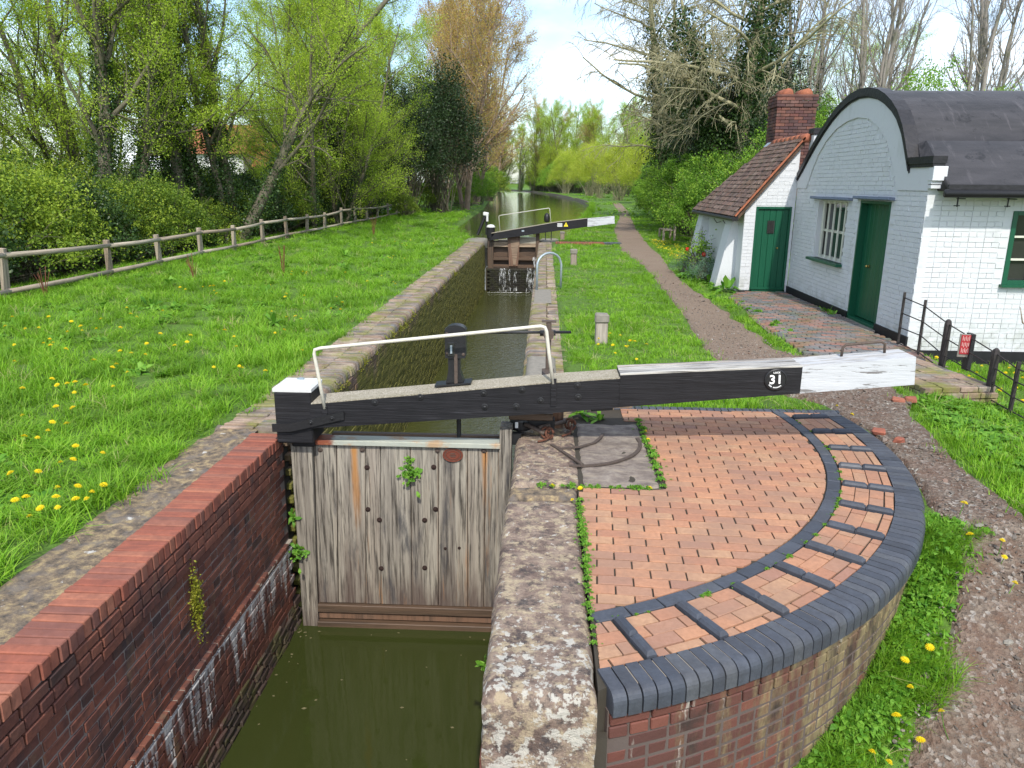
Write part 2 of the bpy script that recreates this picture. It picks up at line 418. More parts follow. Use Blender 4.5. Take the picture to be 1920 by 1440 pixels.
def m_wood(name, cols, along='z', crack=0.6, rough=0.85, dark=(0.03, 0.025, 0.02), stain=None, scale=1.0, per=True):
    b = NB(name)
    k = {'x': (1.2, 26, 26), 'y': (26, 1.2, 26), 'z': (26, 26, 1.2)}[along]
    k = tuple(q * scale for q in k)
    n = b.noise(1.0, 7, 0.65, b.scale(*k)); n2 = b.noise(1.0, 5, 0.6, b.scale(*(q * 0.22 for q in k)))
    base = b.ramp(n2, [(0.28 + 0.44 * i / max(1, len(cols) - 1), q) for i, q in enumerate(cols)])
    if per:
        base = b.mix(b.math('MULTIPLY', b.rnd(), 0.55), base, cols[-1])
        base = b.mix(b.ramp(b.rnd(), [(0.55, 0.0), (0.95, 0.35)]), base, (0.20, 0.115, 0.07))
    c = b.mix(b.ramp(n, [(0.36, crack), (0.52, 0.0)]), base, dark)
    if stain: c = stain(b, c)
    return b.done(c, rough, b.bump(n, 0.8, 0.008))

def _gate_stain(b, c):
    z = b.xyz()[2]; x = b.xyz()[0]
    s = b.ramp(b.math('ADD', b.math('MULTIPLY', z, -0.3), b.math('MULTIPLY', b.noise(1.0, 6, 0.6, b.scale(5, 5, 0.8)), 0.8)), [(0.82, 0.0), (1.0, 0.75)])
    c = b.mix(s, c, (0.085, 0.055, 0.045))
    n = b.noise(1.0, 5, 0.7, b.scale(9, 9, 0.5, loc=(1.7, 0, 0)))
    c = b.mix(b.ramp(n, [(0.60, 0.0), (0.70, 0.75)]), c, (0.30, 0.155, 0.07))
    c = b.mix(b.ramp(b.noise(1.0, 6, 0.65, b.scale(7, 7, 1.4, loc=(8, 3, 0))), [(0.56, 0.0), (0.70, 0.8)]), c, (0.045, 0.045, 0.05))
    # rust run under two fixings
    for xc, w, zb in ((-1.80, 0.035, -1.0), (-0.535, 0.02, -0.75)):
        dx = b.math('ABSOLUTE', b.math('SUBTRACT', x, xc))
        dx = b.math('ADD', dx, b.math('MULTIPLY', b.noise(1, 3, 0.5, b.scale(3, 3, 5)), 0.04))
        g = b.math('MULTIPLY', b.ramp(dx, [(w, 1.0), (w + 0.03, 0.0)]), b.ramp(b.math('MULTIPLY', z, -1.0), [(0.10, 0.0), (0.14, 0.9), (-zb * 0.6, 0.6), (-zb, 0.0)]))
        c = b.mix(g, c, (0.42, 0.19, 0.05))
    return c
M['gate_wood'] = m_wood('gate_wood', [(0.17, 0.14, 0.105), (0.33, 0.295, 0.235), (0.13, 0.11, 0.09), (0.42, 0.38, 0.31)], 'z', 0.9, scale=1.7, stain=_gate_stain)
M['grey_wood'] = m_wood('grey_wood', [(0.32, 0.27, 0.20), (0.45, 0.39, 0.30), (0.26, 0.22, 0.165)], 'y', 0.5)
M['grey_wood_z'] = m_wood('grey_wood_upright', [(0.33, 0.275, 0.20), (0.44, 0.37, 0.28), (0.26, 0.22, 0.165)], 'z', 0.5)
M['pale_wood_x'] = m_wood('weathered_beam_top', [(0.34, 0.31, 0.26), (0.52, 0.49, 0.43), (0.20, 0.20, 0.21), (0.60, 0.58, 0.52)], 'x', 0.85)
M['sleeper'] = m_wood('sleeper_wood', [(0.27, 0.19, 0.13), (0.40, 0.30, 0.20), (0.20, 0.15, 0.11)], 'x', 0.7)
def _slab():
    b = NB('weathered_slab'); n = b.noise(6, 9, 0.75); n2 = b.noise(1.0, 8, 0.7, b.scale(4, 16, 4))
    c = b.ramp(n, [(0.3, (0.10, 0.08, 0.07)), (0.5, (0.19, 0.155, 0.13)), (0.7, (0.31, 0.27, 0.22))])
    c = b.mix(b.ramp(n2, [(0.5, 0.0), (0.68, 0.7)]), c, (0.36, 0.30, 0.22))
    return b.done(c, 0.95, b.bump(b.math('ADD', n, n2), 0.8, 0.012))
M['slab'] = _slab()
M['wet_wood'] = m_wood('wet_wood', [(0.07, 0.045, 0.03), (0.13, 0.08, 0.05), (0.05, 0.04, 0.03)], 'x', 0.6, rough=0.5)
M['wet_wood_z'] = m_wood('wet_wood_upright', [(0.06, 0.045, 0.03), (0.11, 0.075, 0.05), (0.045, 0.04, 0.03)], 'z', 0.6, rough=0.5)
M['brown_wood_z'] = m_wood('brown_wood', [(0.16, 0.075, 0.04), (0.23, 0.12, 0.07), (0.13, 0.09, 0.07)], 'z', 0.5, rough=0.5)

def _blackpaint():
    b = NB('black_paint'); n = b.noise(1.0, 6, 0.65, b.scale(1.4, 30, 30)); n2 = b.noise(6, 5)
    c = b.mix(n2, (0.008, 0.008, 0.009), (0.020, 0.019, 0.021))
    c = b.mix(b.ramp(n, [(0.60, 0.0), (0.72, 0.30)]), c, (0.10, 0.10, 0.11))
    return b.done(c, 0.55, b.bump(n, 1.0, 0.008), spec=0.25)
M['black_paint'] = _blackpaint()
def _beamtop():
    b = NB('beam_grit_top'); n = b.noise(70, 4, 0.7); n2 = b.noise(4, 5)
    c = b.ramp(n, [(0.35, (0.16, 0.14, 0.10)), (0.5, (0.33, 0.29, 0.22)), (0.68, (0.50, 0.46, 0.37))])
    c = b.mix(b.ramp(n2, [(0.45, 0.0), (0.65, 0.4)]), c, (0.20, 0.18, 0.11))
    return b.done(c, 0.95, b.bump(n, 0.8, 0.006))
M['grit'] = _beamtop()
def _whitewood():
    b = NB('flaking_white_paint'); n = b.noise(1.0, 7, 0.7, b.scale(2.2, 26, 26))
    z = b.xyz()[2]; nrm = b.xyz(b.geo.outputs['Normal'])[2]
    c = b.mix(b.ramp(n, [(0.40, 0.9), (0.435, 0.0)]), b.mix(b.noise(1.0, 7, .7, b.scale(2, 14, 14)), (0.40, 0.42, 0.43), (0.60, 0.61, 0.62)), (0.14, 0.13, 0.12))
    topm = b.math('MULTIPLY', b.ramp(nrm, [(0.5, 0.0), (0.7, 1.0)]), b.ramp(n, [(0.42, 0.9), (0.58, 0.15)]))
    c = b.mix(topm, c, b.ramp(b.noise(1.0, 6, 0.6, b.scale(3, 30, 30)), [(0.35, (0.16, 0.14, 0.12)), (0.6, (0.48, 0.44, 0.38))]))
    return b.done(c, 0.6, b.bump(n, 0.9, 0.008))
M['white_flaking'] = _whitewood()
M['white_paint'] = m_plain('white_paint', (0.60, 0.60, 0.58), 0.5, vary=0.12, scale=14)
M['rail_paint'] = m_plain('cream_rail_paint', (0.58, 0.55, 0.46), 0.45, vary=0.2, scale=30, bump=0.4)
M['black_iron'] = m_plain('black_iron', (0.02, 0.02, 0.021), 0.45, 0.3, vary=0.5, scale=40, bump=0.4, spec=0.5)
M['rail_iron'] = m_plain('worn_black_iron', (0.045, 0.038, 0.036), 0.6, 0.3, vary=0.6, scale=25, bump=0.5)
M['rust'] = m_plain('rusty_iron', (0.12, 0.05, 0.03), 0.85, 0.1, vary=0.5, scale=45, bump=0.8)
M['dark_rust'] = m_plain('dark_rusty_iron', (0.035, 0.02, 0.016), 0.8, 0.1, vary=0.5, scale=45, bump=0.8)
M['brown_iron'] = m_plain('brown_worn_iron', (0.10, 0.075, 0.06), 0.7, 0.3, vary=0.5, scale=45, bump=0.8)
M['plaque'] = m_plain('plaque_iron', (0.17, 0.05, 0.03), 0.6, 0.2, vary=0.3, scale=60, bump=0.5)
M['galvanised'] = m_plain('galvanised_steel', (0.36, 0.42, 0.45), 0.5, 0.4, vary=0.2, scale=30)
M['black_bitumen'] = m_plain('bitumen_plinth', (0.014, 0.014, 0.016), 0.5, vary=0.5, scale=12)
M['white_letter'] = m_plain('white_lettering', (0.82, 0.82, 0.80), 0.5, vary=0.04)
M['yellow_sign'] = m_plain('yellow_sign_paint', (0.75, 0.62, 0.03), 0.5, vary=0.05)
M['red_sign'] = m_plain('red_sign_paint', (0.36, 0.03, 0.035), 0.5, vary=0.1)
M['sign_text'] = m_plain('pale_sign_lettering', (0.62, 0.40, 0.36), 0.6, vary=0.1)
M['grey_board'] = m_plain('grey_board', (0.22, 0.20, 0.17), 0.7)
M['brass'] = m_plain('brass', (0.55, 0.38, 0.12), 0.3, 0.9, vary=0.1)
def _plate():
    b = NB('gate_top_plate'); n = b.noise(5, 6, 0.6); x = b.xyz()[0]
    c = b.mix(n, (0.30, 0.33, 0.29), (0.50, 0.50, 0.40))
    c = b.mix(b.ramp(b.math('ADD', b.math('MULTIPLY', b.math('ADD', x, 2.2), 0.5), b.math('MULTIPLY', b.noise(8, 4), 0.15)), [(0.16, 1.0), (0.20, 0.0)]), c, (0.24, 0.075, 0.04))
    c = b.mix(b.ramp(b.noise(3, 6, 0.7), [(0.52, 0.0), (0.62, 0.7)]), c, (0.44, 0.24, 0.10))
    return b.done(c, 0.6, b.bump(n, 0.3, 0.004), 0.1)
M['top_plate'] = _plate()

def _water(name, c1, c2, wave, scale, strength):
    b = NB(name)
    n = b.noise(scale, 3, 0.5, b.scale(1.0, 1.6, 1)); n2 = b.noise(scale * 4.5, 3, 0.5, b.scale(1.0, 1.8, 1))
    big = b.noise(0.5, 3)
    c = b.mix(big, c1, c2)
    h = b.math('ADD', n, b.math('MULTIPLY', n2, 0.35))
    b.bs.inputs['IOR'].default_value = 1.33
    return b.done(c, 0.03, b.bump(h, strength, wave), 0, 0.5)
M['tail_water'] = _water('tail_water', (0.026, 0.033, 0.008), (0.038, 0.046, 0.012), 0.012, 1.8, 0.20)
M['chamber_water'] = _water('chamber_water', (0.040, 0.045, 0.012), (0.062, 0.066, 0.018), 0.03, 6.0, 0.6)
M['pound_water'] = _water('pound_water', (0.05, 0.055, 0.02), (0.07, 0.075, 0.03), 0.02, 2.0, 0.25)
def _foam():
    b = NB('foam'); n = b.noise(30, 4)
    t = b.n.new('ShaderNodeBsdfTransparent'); mx = b.n.new('ShaderNodeMixShader')
    b.l.new(b.ramp(b.noise(1.0, 5, 0.7, b.scale(18, 18, 3.5)), [(0.48, 0.0), (0.66, 0.75)]), mx.inputs[0])
    b.done((0.70, 0.72, 0.71), 0.4)
    b.l.new(t.outputs[0], mx.inputs[1]); b.l.new(b.bs.outputs[0], mx.inputs[2]); b.l.new(mx.outputs[0], b.out.inputs[0])
    return b.m
M['foam'] = _foam()

def _earth():
    b = NB('bank_earth'); n = b.noise(1.3, 6, 0.6); n2 = b.noise(18, 5, 0.6)
    c = b.mix(n, (0.07, 0.15, 0.02), (0.12, 0.22, 0.03))
    c = b.mix(b.ramp(n2, [(0.42, 0.0), (0.7, 0.5)]), c, (0.06, 0.06, 0.02))
    return b.done(c, 0.95, b.bump(n2, 1.0, 0.05))
M['ground'] = _earth()
def _path():
    b = NB('gravel_path'); v = b.voro(38, out='Color'); vd = b.voro(38); n = b.noise(1.2, 5, 0.6); n3 = b.noise(90, 3)
    y = b.xyz()[1]
    g = b.mix(b.xyz(v)[0], (0.11, 0.085, 0.065), (0.27, 0.215, 0.165))
    g = b.mix(b.ramp(b.xyz(v)[1], [(0.86, 0.0), (0.9, 0.8)]), g, (0.42, 0.38, 0.33))
    soil = b.mix(n3, (0.095, 0.062, 0.042), (0.20, 0.125, 0.085))
    c = b.mix(b.ramp(b.noise(7, 5, 0.7), [(0.38, 0.0), (0.55, 0.85)]), soil, g)
    c = b.mix(b.ramp(n, [(0.5, 0.0), (0.66, 0.5)]), c, (0.20, 0.12, 0.085))
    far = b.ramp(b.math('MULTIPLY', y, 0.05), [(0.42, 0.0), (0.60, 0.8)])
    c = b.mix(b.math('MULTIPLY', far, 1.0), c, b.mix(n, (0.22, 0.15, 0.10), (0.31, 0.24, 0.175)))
    return b.done(c, 0.9, b.bump(b.math('ADD', vd, n3), 1.0, 0.02))
M['path'] = _path()

def _whitewash():
    b = NB('white_painted_brick'); r = b.rnd(); n = b.noise(14, 6, 0.6)
    c = b.mix(b.math('MULTIPLY', r, 0.35), (0.60, 0.61, 0.615), (0.52, 0.535, 0.55))
    c = b.mix(b.ramp(b.noise(1.0, 7, 0.7, b.scale(3, 3, 1.0)), [(0.56, 0.0), (0.72, 0.45)]), c, (0.40, 0.41, 0.39))
    c = b.mix(b.math('MULTIPLY', b.ramp(b.xyz()[2], [(0.10, 1.0), (0.50, 0.0)]), b.ramp(b.noise(5, 6, .7), [(0.42, 0.0), (0.62, 0.55)])), c, (0.30, 0.31, 0.25))
    c = b.mix(b.ramp(b.math('ADD', b.noise(5, 6, 0.7), b.math('MULTIPLY', b.xyz()[2], 0.0)), [(0.70, 0.0), (0.72, 0.6)]), c, (0.25, 0.22, 0.2))
    return b.done(c, 0.6, b.bump(n, 0.6, 0.008), spec=0.3)
M['whitewash'] = _whitewash()
def _felt():
    b = NB('black_roof_felt'); n = b.noise(1.0, 6, 0.65, b.scale(0.8, 3, 3)); n2 = b.noise(25, 5, 0.6)
    c = b.ramp(n, [(0.32, (0.020, 0.020, 0.021)), (0.5, (0.038, 0.036, 0.038)), (0.7, (0.056, 0.053, 0.056))])
    c = b.mix(b.ramp(b.noise(3.2, 7, 0.7), [(0.56, 0.0), (0.63, 0.8)]), c, (0.012, 0.012, 0.013))
    c = b.mix(b.ramp(b.noise(1.0, 6, 0.7, b.scale(9, 1.2, 1.2, loc=(4, 1, 2))), [(0.58, 0.0), (0.70, 0.5)]), c, (0.12, 0.11, 0.115))
    return b.done(c, 0.55, b.bump(b.math('ADD', n2, n), 0.6, 0.01))
M['felt'] = _felt()
M['black_coping'] = m_plain('black_coping_paint', (0.022, 0.021, 0.023), 0.45, vary=0.6, scale=15, bump=0.7, dist=0.01)
M['tile'] = m_brick('clay_tile', [(0.16, 0.095, 0.07), (0.23, 0.145, 0.11), (0.12, 0.08, 0.065), (0.28, 0.20, 0.16), (0.19, 0.10, 0.075)], stain=0.5, dirt_scale=7, moss=0.1)
M['orange_tile'] = m_brick('orange_ridge_tile', [(0.45, 0.16, 0.08), (0.36, 0.12, 0.07)], stain=0.3, dirt_scale=8)
def _green():
    b = NB('green_door_paint'); n = b.noise(1.0, 5, 0.6, b.scale(18, 18, 1.2))
    c = b.mix(n, (0.004, 0.062, 0.030), (0.008, 0.095, 0.046))
    return b.done(c, 0.38, b.bump(n, 0.25, 0.004), spec=0.4)
M['green_paint'] = _green()
M['blue_slate'] = m_plain('blue_grey_lintel', (0.15, 0.18, 0.24), 0.6, vary=0.3)
M['cream'] = m_plain('cream_window_paint', (0.62, 0.62, 0.52), 0.5, vary=0.12)
def _glass():
    b = NB('dark_window_glass'); c = b.mix(b.noise(2.5, 3), (0.012, 0.014, 0.014), (0.05, 0.05, 0.045))
    return b.done(c, 0.06, None, 0, 0.6)
M['glass'] = _glass()
M['curtain'] = m_plain('curtain', (0.45, 0.44, 0.38), 0.9)
def m_bark(name, a, c_):
    b = NB(name); n = b.noise(1.0, 6, 0.65, b.scale(9, 9, 2.2)); n2 = b.noise(2, 4)
    c = b.mix(n, a, c_); c = b.mix(b.ramp(n2, [(0.5, 0.0), (0.65, 0.5)]), c, (0.09, 0.11, 0.04))
    return b.done(c, 0.9, b.bump(n, 1.0, 0.03))
M['bark'] = m_bark('willow_bark', (0.07, 0.06, 0.04), (0.19, 0.17, 0.12))
M['bark_olive'] = m_bark('olive_twig_bark', (0.22, 0.20, 0.11), (0.42, 0.39, 0.24))
M['bark_pink'] = m_bark('budding_twig_bark', (0.20, 0.145, 0.11), (0.36, 0.27, 0.20))
M['bark_grey'] = m_bark('grey_birch_bark', (0.15, 0.13, 0.11), (0.34, 0.31, 0.27))
M['stone_grey'] = m_plain('grey_stone_post', (0.22, 0.20, 0.165), 0.9, vary=0.4, scale=18, bump=1.0, dist=0.01)
M['bollard'] = m_wood('bollard_wood', [(0.30, 0.25, 0.20), (0.40, 0.35, 0.29), (0.24, 0.20, 0.17)], 'z', 0.5)

M['willow_leaf'] = m_grass_leaf('willow_leaf', [(0.26, 0.40, 0.035), (0.38, 0.54, 0.05), (0.52, 0.64, 0.08), (0.32, 0.47, 0.04)], 0.5)
M['yellow_leaf'] = m_grass_leaf('yellow_willow_leaf', [(0.46, 0.52, 0.06), (0.36, 0.46, 0.05), (0.56, 0.58, 0.09)], 0.45)
M['ivy_leaf'] = m_grass_leaf('ivy_leaf', [(0.020, 0.045, 0.012), (0.035, 0.075, 0.018), (0.06, 0.11, 0.025), (0.03, 0.06, 0.015)], 0.15, 0.4)
M['bush_leaf'] = m_grass_leaf('shrub_leaf', [(0.04, 0.09, 0.014), (0.11, 0.19, 0.022), (0.25, 0.36, 0.035), (0.36, 0.45, 0.05)], 0.38)
M['haw_leaf'] = m_grass_leaf('hawthorn_leaf', [(0.05, 0.13, 0.015), (0.13, 0.27, 0.025), (0.22, 0.39, 0.04), (0.31, 0.48, 0.055)], 0.4)
M['dark_leaf'] = m_grass_leaf('dark_evergreen_leaf', [(0.012, 0.028, 0.010), (0.022, 0.045, 0.014), (0.04, 0.07, 0.02)], 0.1, 0.4)
M['bud_leaf'] = m_grass_leaf('bud_leaf', [(0.50, 0.28, 0.13), (0.56, 0.38, 0.13), (0.52, 0.48, 0.10), (0.46, 0.25, 0.14)], 0.45)
M['blade'] = m_grass_leaf('grass_blade', [(0.15, 0.35, 0.018), (0.22, 0.45, 0.024), (0.30, 0.53, 0.038), (0.17, 0.39, 0.020), (0.40, 0.56, 0.085)], 0.4, 0.5, big=0.9)
M['weed_leaf'] = m_grass_leaf('weed_leaf', [(0.08, 0.22, 0.02), (0.14, 0.32, 0.03), (0.22, 0.42, 0.05)], 0.35)
M['blue_leaf'] = m_grass_leaf('blue_green_leaf', [(0.12, 0.20, 0.13), (0.16, 0.26, 0.17), (0.09, 0.16, 0.08)], 0.3)
M['petal_yellow'] = m_grass_leaf('yellow_petal', [(0.80, 0.60, 0.01), (0.88, 0.70, 0.02)], 0.3)
M['petal_red'] = m_grass_leaf('red_petal', [(0.65, 0.03, 0.015), (0.75, 0.06, 0.02)], 0.3)
M['stem_red'] = m_plain('dead_red_stem', (0.16, 0.06, 0.035), 0.9)
M['moss'] = m_grass_leaf('moss_tuft', [(0.14, 0.16, 0.015), (0.24, 0.25, 0.02), (0.30, 0.29, 0.03)], 0.2)

# ------------------------------------------------------------------ terrain, path and water
CX, CY = -0.93, 7.13                    # centre of the curved gate platform
R_ARC0, R_ARC1, R_KERB0, R_KERB1 = 3.50, 3.605, 4.00, 4.215
WATER_LOW, WATER_UP = -2.05, -0.28
def sm(a, b, x):
    t = np.clip((np.asarray(x, dtype=float) - a) / (b - a), 0, 1); return t * t * (3 - 2 * t)
def gz(x, y):
    """ground height"""
    x = np.asarray(x, dtype=float); y = np.asarray(y, dtype=float)
    right = sm(-1.5, -1.0, x)
    ramp_ = -0.55 * np.clip(5.35 - y, 0, 4.4) - 0.04 * sm(9.5, 7.5, y)
    ramp_ = ramp_ * (1 - 0.6 * sm(4.2, 9, x)) - 0.10 * sm(10.8, 9.6, y) * sm(4.6, 5.2, x)
    zr = ramp_ * sm(60, 20, y)
    zl = -0.03 - 0.5 * sm(-10.9, -13.5, x) * sm(75, 40, y) + 0.10 * sm(-4, -7, x)
    z = zr * right + zl * (1 - right) - 0.22 * sm(5.35, 5.9, x) * sm(13, 11.6, y) * sm(4, 8, y)
    z = z + 0.03 * np.sin(x * 1.3 + y * 0.7) * np.sin(y * 0.9 - x * 0.4) * sm(0.5, 3, np.abs(x + 1.2) - 2)
    z = z + (1.6 * sm(9, 40, x) + 1.2 * sm(-40, -90, x) + 2.5 * sm(300, 420, y)) * 1.0
    return z
YR = [-40, 3.12, 3.13, 8.04, 8.06, 33.0, 34, 45, 60, 75, 92, 110, 128, 177, 237, 281, 314, 335, 345]
XR_ = [0.15, 0.15, None, None, 0.28, 0.28, 0.6, 2.0, 3.3, 4.5, 5.5, 5.4, 5.0, 2.0, -3.8, -12, -26, -70, -400]
def xr(y):
    if 3.12 < y < 8.05: return CX + sqrt(max(0.01, 4.06 ** 2 - (y - CY) ** 2))
    ys = [a for a, b in zip(YR, XR_) if b is not None]; xs = [b for b in XR_ if b is not None]
    return float(np.interp(y, ys, xs))
def xl(y):
    return float(np.interp(y, [-40, 33, 36, 45, 62, 80, 97, 112, 150, 200, 240, 262, 275], [-2.95, -2.95, -3.6, -5.2, -5.8, -6.4, -7.4, -8.2, -9.5, -15, -26, -60, -400]))

def grid_sheet(name, rows, edge, sign, offs, mat):
    V = []; F = []; nc = len(offs) + 1
    for y in rows:
        e = edge(y); V.append((e, y, -3.2))
        for o_ in offs:
            x = e + sign * o_
            if o_ == offs[-1]: x = sign * 420 if abs(e) < 400 else e + sign * 20
            z = float(gz(x, y))
            if y > 33.2:
                d = o_; z = z * 1.0 - (0.30 - WATER_UP * 0 ) * float(sm(0.9, 0.0, d)) * 0.9
            V.append((x, y, z + 0.02 * (mnoise.noise(Vector((x * 0.8, y * 0.8, 0)))) if o_ > 0 else z))
    for i in range(len(rows) - 1):
        for j in range(nc - 1):
            q = (i * nc + j, i * nc + j + 1, (i + 1) * nc + j + 1, (i + 1) * nc + j)
            F.append(q if sign > 0 else q[::-1])
    me = np_mesh(name, np.array(V), np.array(F), mat); o = bpy.data.objects.new(name, me); COL.objects.link(o)
    o['kind'] = 'structure'; return o
rows = sorted(set([-40, -25, -15, -8, -4] + list(np.arange(-2, 2.9, 0.5)) + list(np.arange(2.9, 8.0, 0.1)) + [3.12, 3.13, 8.04, 8.06] + list(np.arange(8.5, 44, 0.5)) + list(np.arange(44, 130, 2.0)) + list(np.arange(130, 350, 6.0)) + [380, 450, 600, 900, 1500]))
offs = [0, 0.12, 0.3, 0.5] + list(np.arange(0.8, 14, 0.4)) + [15, 17, 20, 24, 30, 40, 60, 100, 180, 400]
grid_sheet('ground', rows, xr, 1, offs, M['ground'])
rows2 = sorted(set([-40, -25, -15, -8, -4] + list(np.arange(-2, 44, 0.5)) + list(np.arange(44, 130, 2.0)) + list(np.arange(130, 262, 6.0)) + [262, 268, 275]))
grid_sheet('left_bank', rows2, xl, -1, offs, M['ground'])

PATHY = [-3, 3.0, 3.6, 4.05, 4.6, 5.0, 5.5, 6, 7, 8, 8.35, 8.9, 10.5, 12.5, 14.2, 17, 19, 22.7, 28, 35, 41.6, 55, 70, 95, 130]
PATHL = [1.75, 1.75, 1.98, 2.32, 2.76, 2.95, 3.0, 3.14, 3.28, 3.2, 3.1, 2.6, 2.36, 2.45, 2.61, 2.7, 2.8, 2.92, 2.78, 3.2, 3.66, 5.2, 6.5, 8.2, 9]
PRY = [-3, 3, 5.0, 5.5, 6.5, 7.6, 8.5, 9.3, 10.1, 10.7, 11, 13.7, 16, 19, 22.5, 26, 30, 41.8, 55, 70, 95, 130]
PRX = [7, 4.6, 3.62, 3.66, 3.72, 3.9, 4.2, 4.3, 4.25, 3.6, 3.45, 3.5, 3.5, 3.45, 3.65, 3.95, 4.1, 4.9, 6.1, 7.4, 9.2, 10]
def pathl(y): return float(np.interp(y, PATHY, PATHL))
def pathr(y): return float(np.interp(y, PRY, PRX))
V = []; F = []; ys = list(np.arange(-3, 12, 0.12)) + list(np.arange(12, 45, 0.3)) + list(np.arange(45, 100, 1.5)); nc = 15
for y in ys:
    a = pathl(y) + 0.10 * mnoise.noise(Vector((0, y * 2.1, 0))) + 0.04 * mnoise.noise(Vector((3, y * 9, 0)))
    b = pathr(y) + 0.12 * mnoise.noise(Vector((9, y * 1.7, 0))) + 0.05 * mnoise.noise(Vector((5, y * 8, 0)))
    for j in range(nc):
        t = j / (nc - 1); x = a + (b - a) * t
        z = float(gz(x, y)) + 0.045 + 0.015 * mnoise.noise(Vector((x * 2.3, y * 2.3, 1))) - 0.01 * sin(pi * t)
        if j in (0, nc - 1): z -= 0.07
        V.append((x, y, z))
for i in range(len(ys) - 1):
    for j in range(nc - 1): F.append((i * nc + j, i * nc + j + 1, (i + 1) * nc + j + 1, (i + 1) * nc + j))
po = bpy.data.objects.new('towpath', np_mesh('towpath', np.array(V), np.array(F), M['path'])); COL.objects.link(po); po['kind'] = 'structure'

def quad_struct(name, pts, mat):
    b = MB(); b.add(pts, [tuple(range(len(pts)))]); return struct(name, b, mat)
quad_struct('tail_water', [(-2.7, -40, WATER_LOW), (-0.1, -40, WATER_LOW), (-0.1, 6.9, WATER_LOW), (-2.7, 6.9, WATER_LOW)], M['tail_water'])
quad_struct('chamber_water', [(-2.7, 6.9, WATER_LOW), (-0.1, 6.9, WATER_LOW), (-0.1, 32.0, WATER_LOW), (-2.7, 32.0, WATER_LOW)], M['chamber_water'])
quad_struct('pound_water', [(-3.2, 32.12, WATER_UP), (0.4, 32.12, WATER_UP), (9, 60, WATER_UP), (9, 180, WATER_UP), (-20, 330, WATER_UP), (-300, 345, WATER_UP), (-300, 230, WATER_UP), (-12, 180, WATER_UP), (-12, 60, WATER_UP)], M['pound_water'])

b = MB()
for _ in range(70):
    x = random.uniform(-2.45, -.3) if random.random() < .4 else random.choice((-2.42 + abs(random.gauss(0, .08)), -.33 - abs(random.gauss(0, .08)))); y = random.uniform(3.5, 6.7) if random.random() < .6 else 6.72 - abs(random.gauss(0, .1)); r = random.uniform(.006, .016); a = random.uniform(0, 3)
    b.add([(x + r * cos(a + q * pi / 2) * (1.6 if q % 2 else .8), y + r * sin(a + q * pi / 2), WATER_LOW + .003) for q in range(4)], [(0, 1, 2, 3)])
tag(b.build('floating_leaves', m_plain('floating_scum', (0.16, 0.14, 0.07), 0.8)), kind='stuff')
# ------------------------------------------------------------------ left wall below the lower gate
tw = thing('tail_wall', (-2.6, 3, 0), 'dark red brick retaining wall on the left of the water below the lower gate, with pale lime runs', 'brick wall')
b = MB()
b.box((-2.6635, 0.0, -1.3), (0.285, 13.74, 2.56))                     # backing; the brick faces stand proud of it
b.build('wall_core', M['pale_mortar'], tw)
items = []
cs = 0.0765
z = -0.113 - cs / 2; row = 0
while z > -2.2:
    prj = 0.0 if z > -0.36 else (-0.018 if z > -1.13 else 0.018)
    y = 6.86 - (0.11 if row % 2 else 0.0)
    hdr = row % 3 == 1
    L = 0.112 if hdr else 0.225
    while y > 1.2:
        items.append(((-2.545 + prj + random.uniform(-.0025, .0025), y - L / 2, z + random.uniform(-.001, .001)), 0.0, (0.10, L - 0.011, cs - 0.012)))
        y -= L
    z -= cs; row += 1
pieces(tw, 'brick', items, M['tail_brick'], 300, ch=0.005, jit=0.0022, rest_ch=True)
items = []
y = 6.84
while y > 0.5:
    w = 0.0755
    items.append(((-2.648 + random.uniform(-.006, .006), y - w / 2, -0.052 + random.uniform(-.003, .003)), random.uniform(-.015, .015), (0.305, w - 0.008, 0.108)))
    y -= w
pieces(tw, 'capping_brick', items, M['cap_brick'], 300, ch=0.006, jit=0.002)
# cement ledge and rough footing
b = MB()
for i in range(40):
    y0 = 6.86 - i * 0.17; w = 0.168
    b.box((-2.505 + random.uniform(-.004, .004), y0 - w / 2, -1.135 + random.uniform(-.004, .004)), (0.05, w, 0.022), jit=0.005)
b.build('lime_ledge', M['lime_mortar'], tw, kind='stuff')
b = MB()
for i in range(34):
    for k in range(4):
        L = 0.20; y0 = 6.86 - i * L - (k % 2) * 0.1
        b.box((-2.52 + 0.008 * k + random.uniform(-.006, .006), y0, -1.82 - 0.075 * k), (0.10, L * random.uniform(.85, 1.0), 0.072), Matrix.Rotation(random.uniform(-.05, .05), 3, 'X'), ch=0.012, jit=0.008)
b.build('rough_footing', M['footing'], tw, False, kind='stuff')
# rough concrete strip behind the capping
V = []; F = []; n1 = 90; nc = 9
for i in range(n1):
    y = -1 + 8.1 * i / (n1 - 1)
    for j in range(nc):
        t = j / (nc - 1); xo = -3.30 + 0.10 * mnoise.noise(Vector((y * 1.8, 3, 0))) + 0.05 * mnoise.noise(Vector((y * 6, 3, 0)))
        x = -2.80 + (xo + 2.80) * t
        V.append((x, y, -0.02 + 0.022 * mnoise.noise(Vector((x * 7, y * 7, 0))) + 0.010 * mnoise.noise(Vector((x * 22, y * 22, 0))) - (0.06 if j == nc - 1 else 0)))
for i in range(n1 - 1):
    for j in range(nc - 1): F.append((i * nc + j, (i + 1) * nc + j, (i + 1) * nc + j + 1, i * nc + j + 1))
o = bpy.data.objects.new('concrete_strip', np_mesh('concrete_strip', np.array(V), np.array(F), M['concrete_strip'])); COL.objects.link(o); adopt(o, tw)

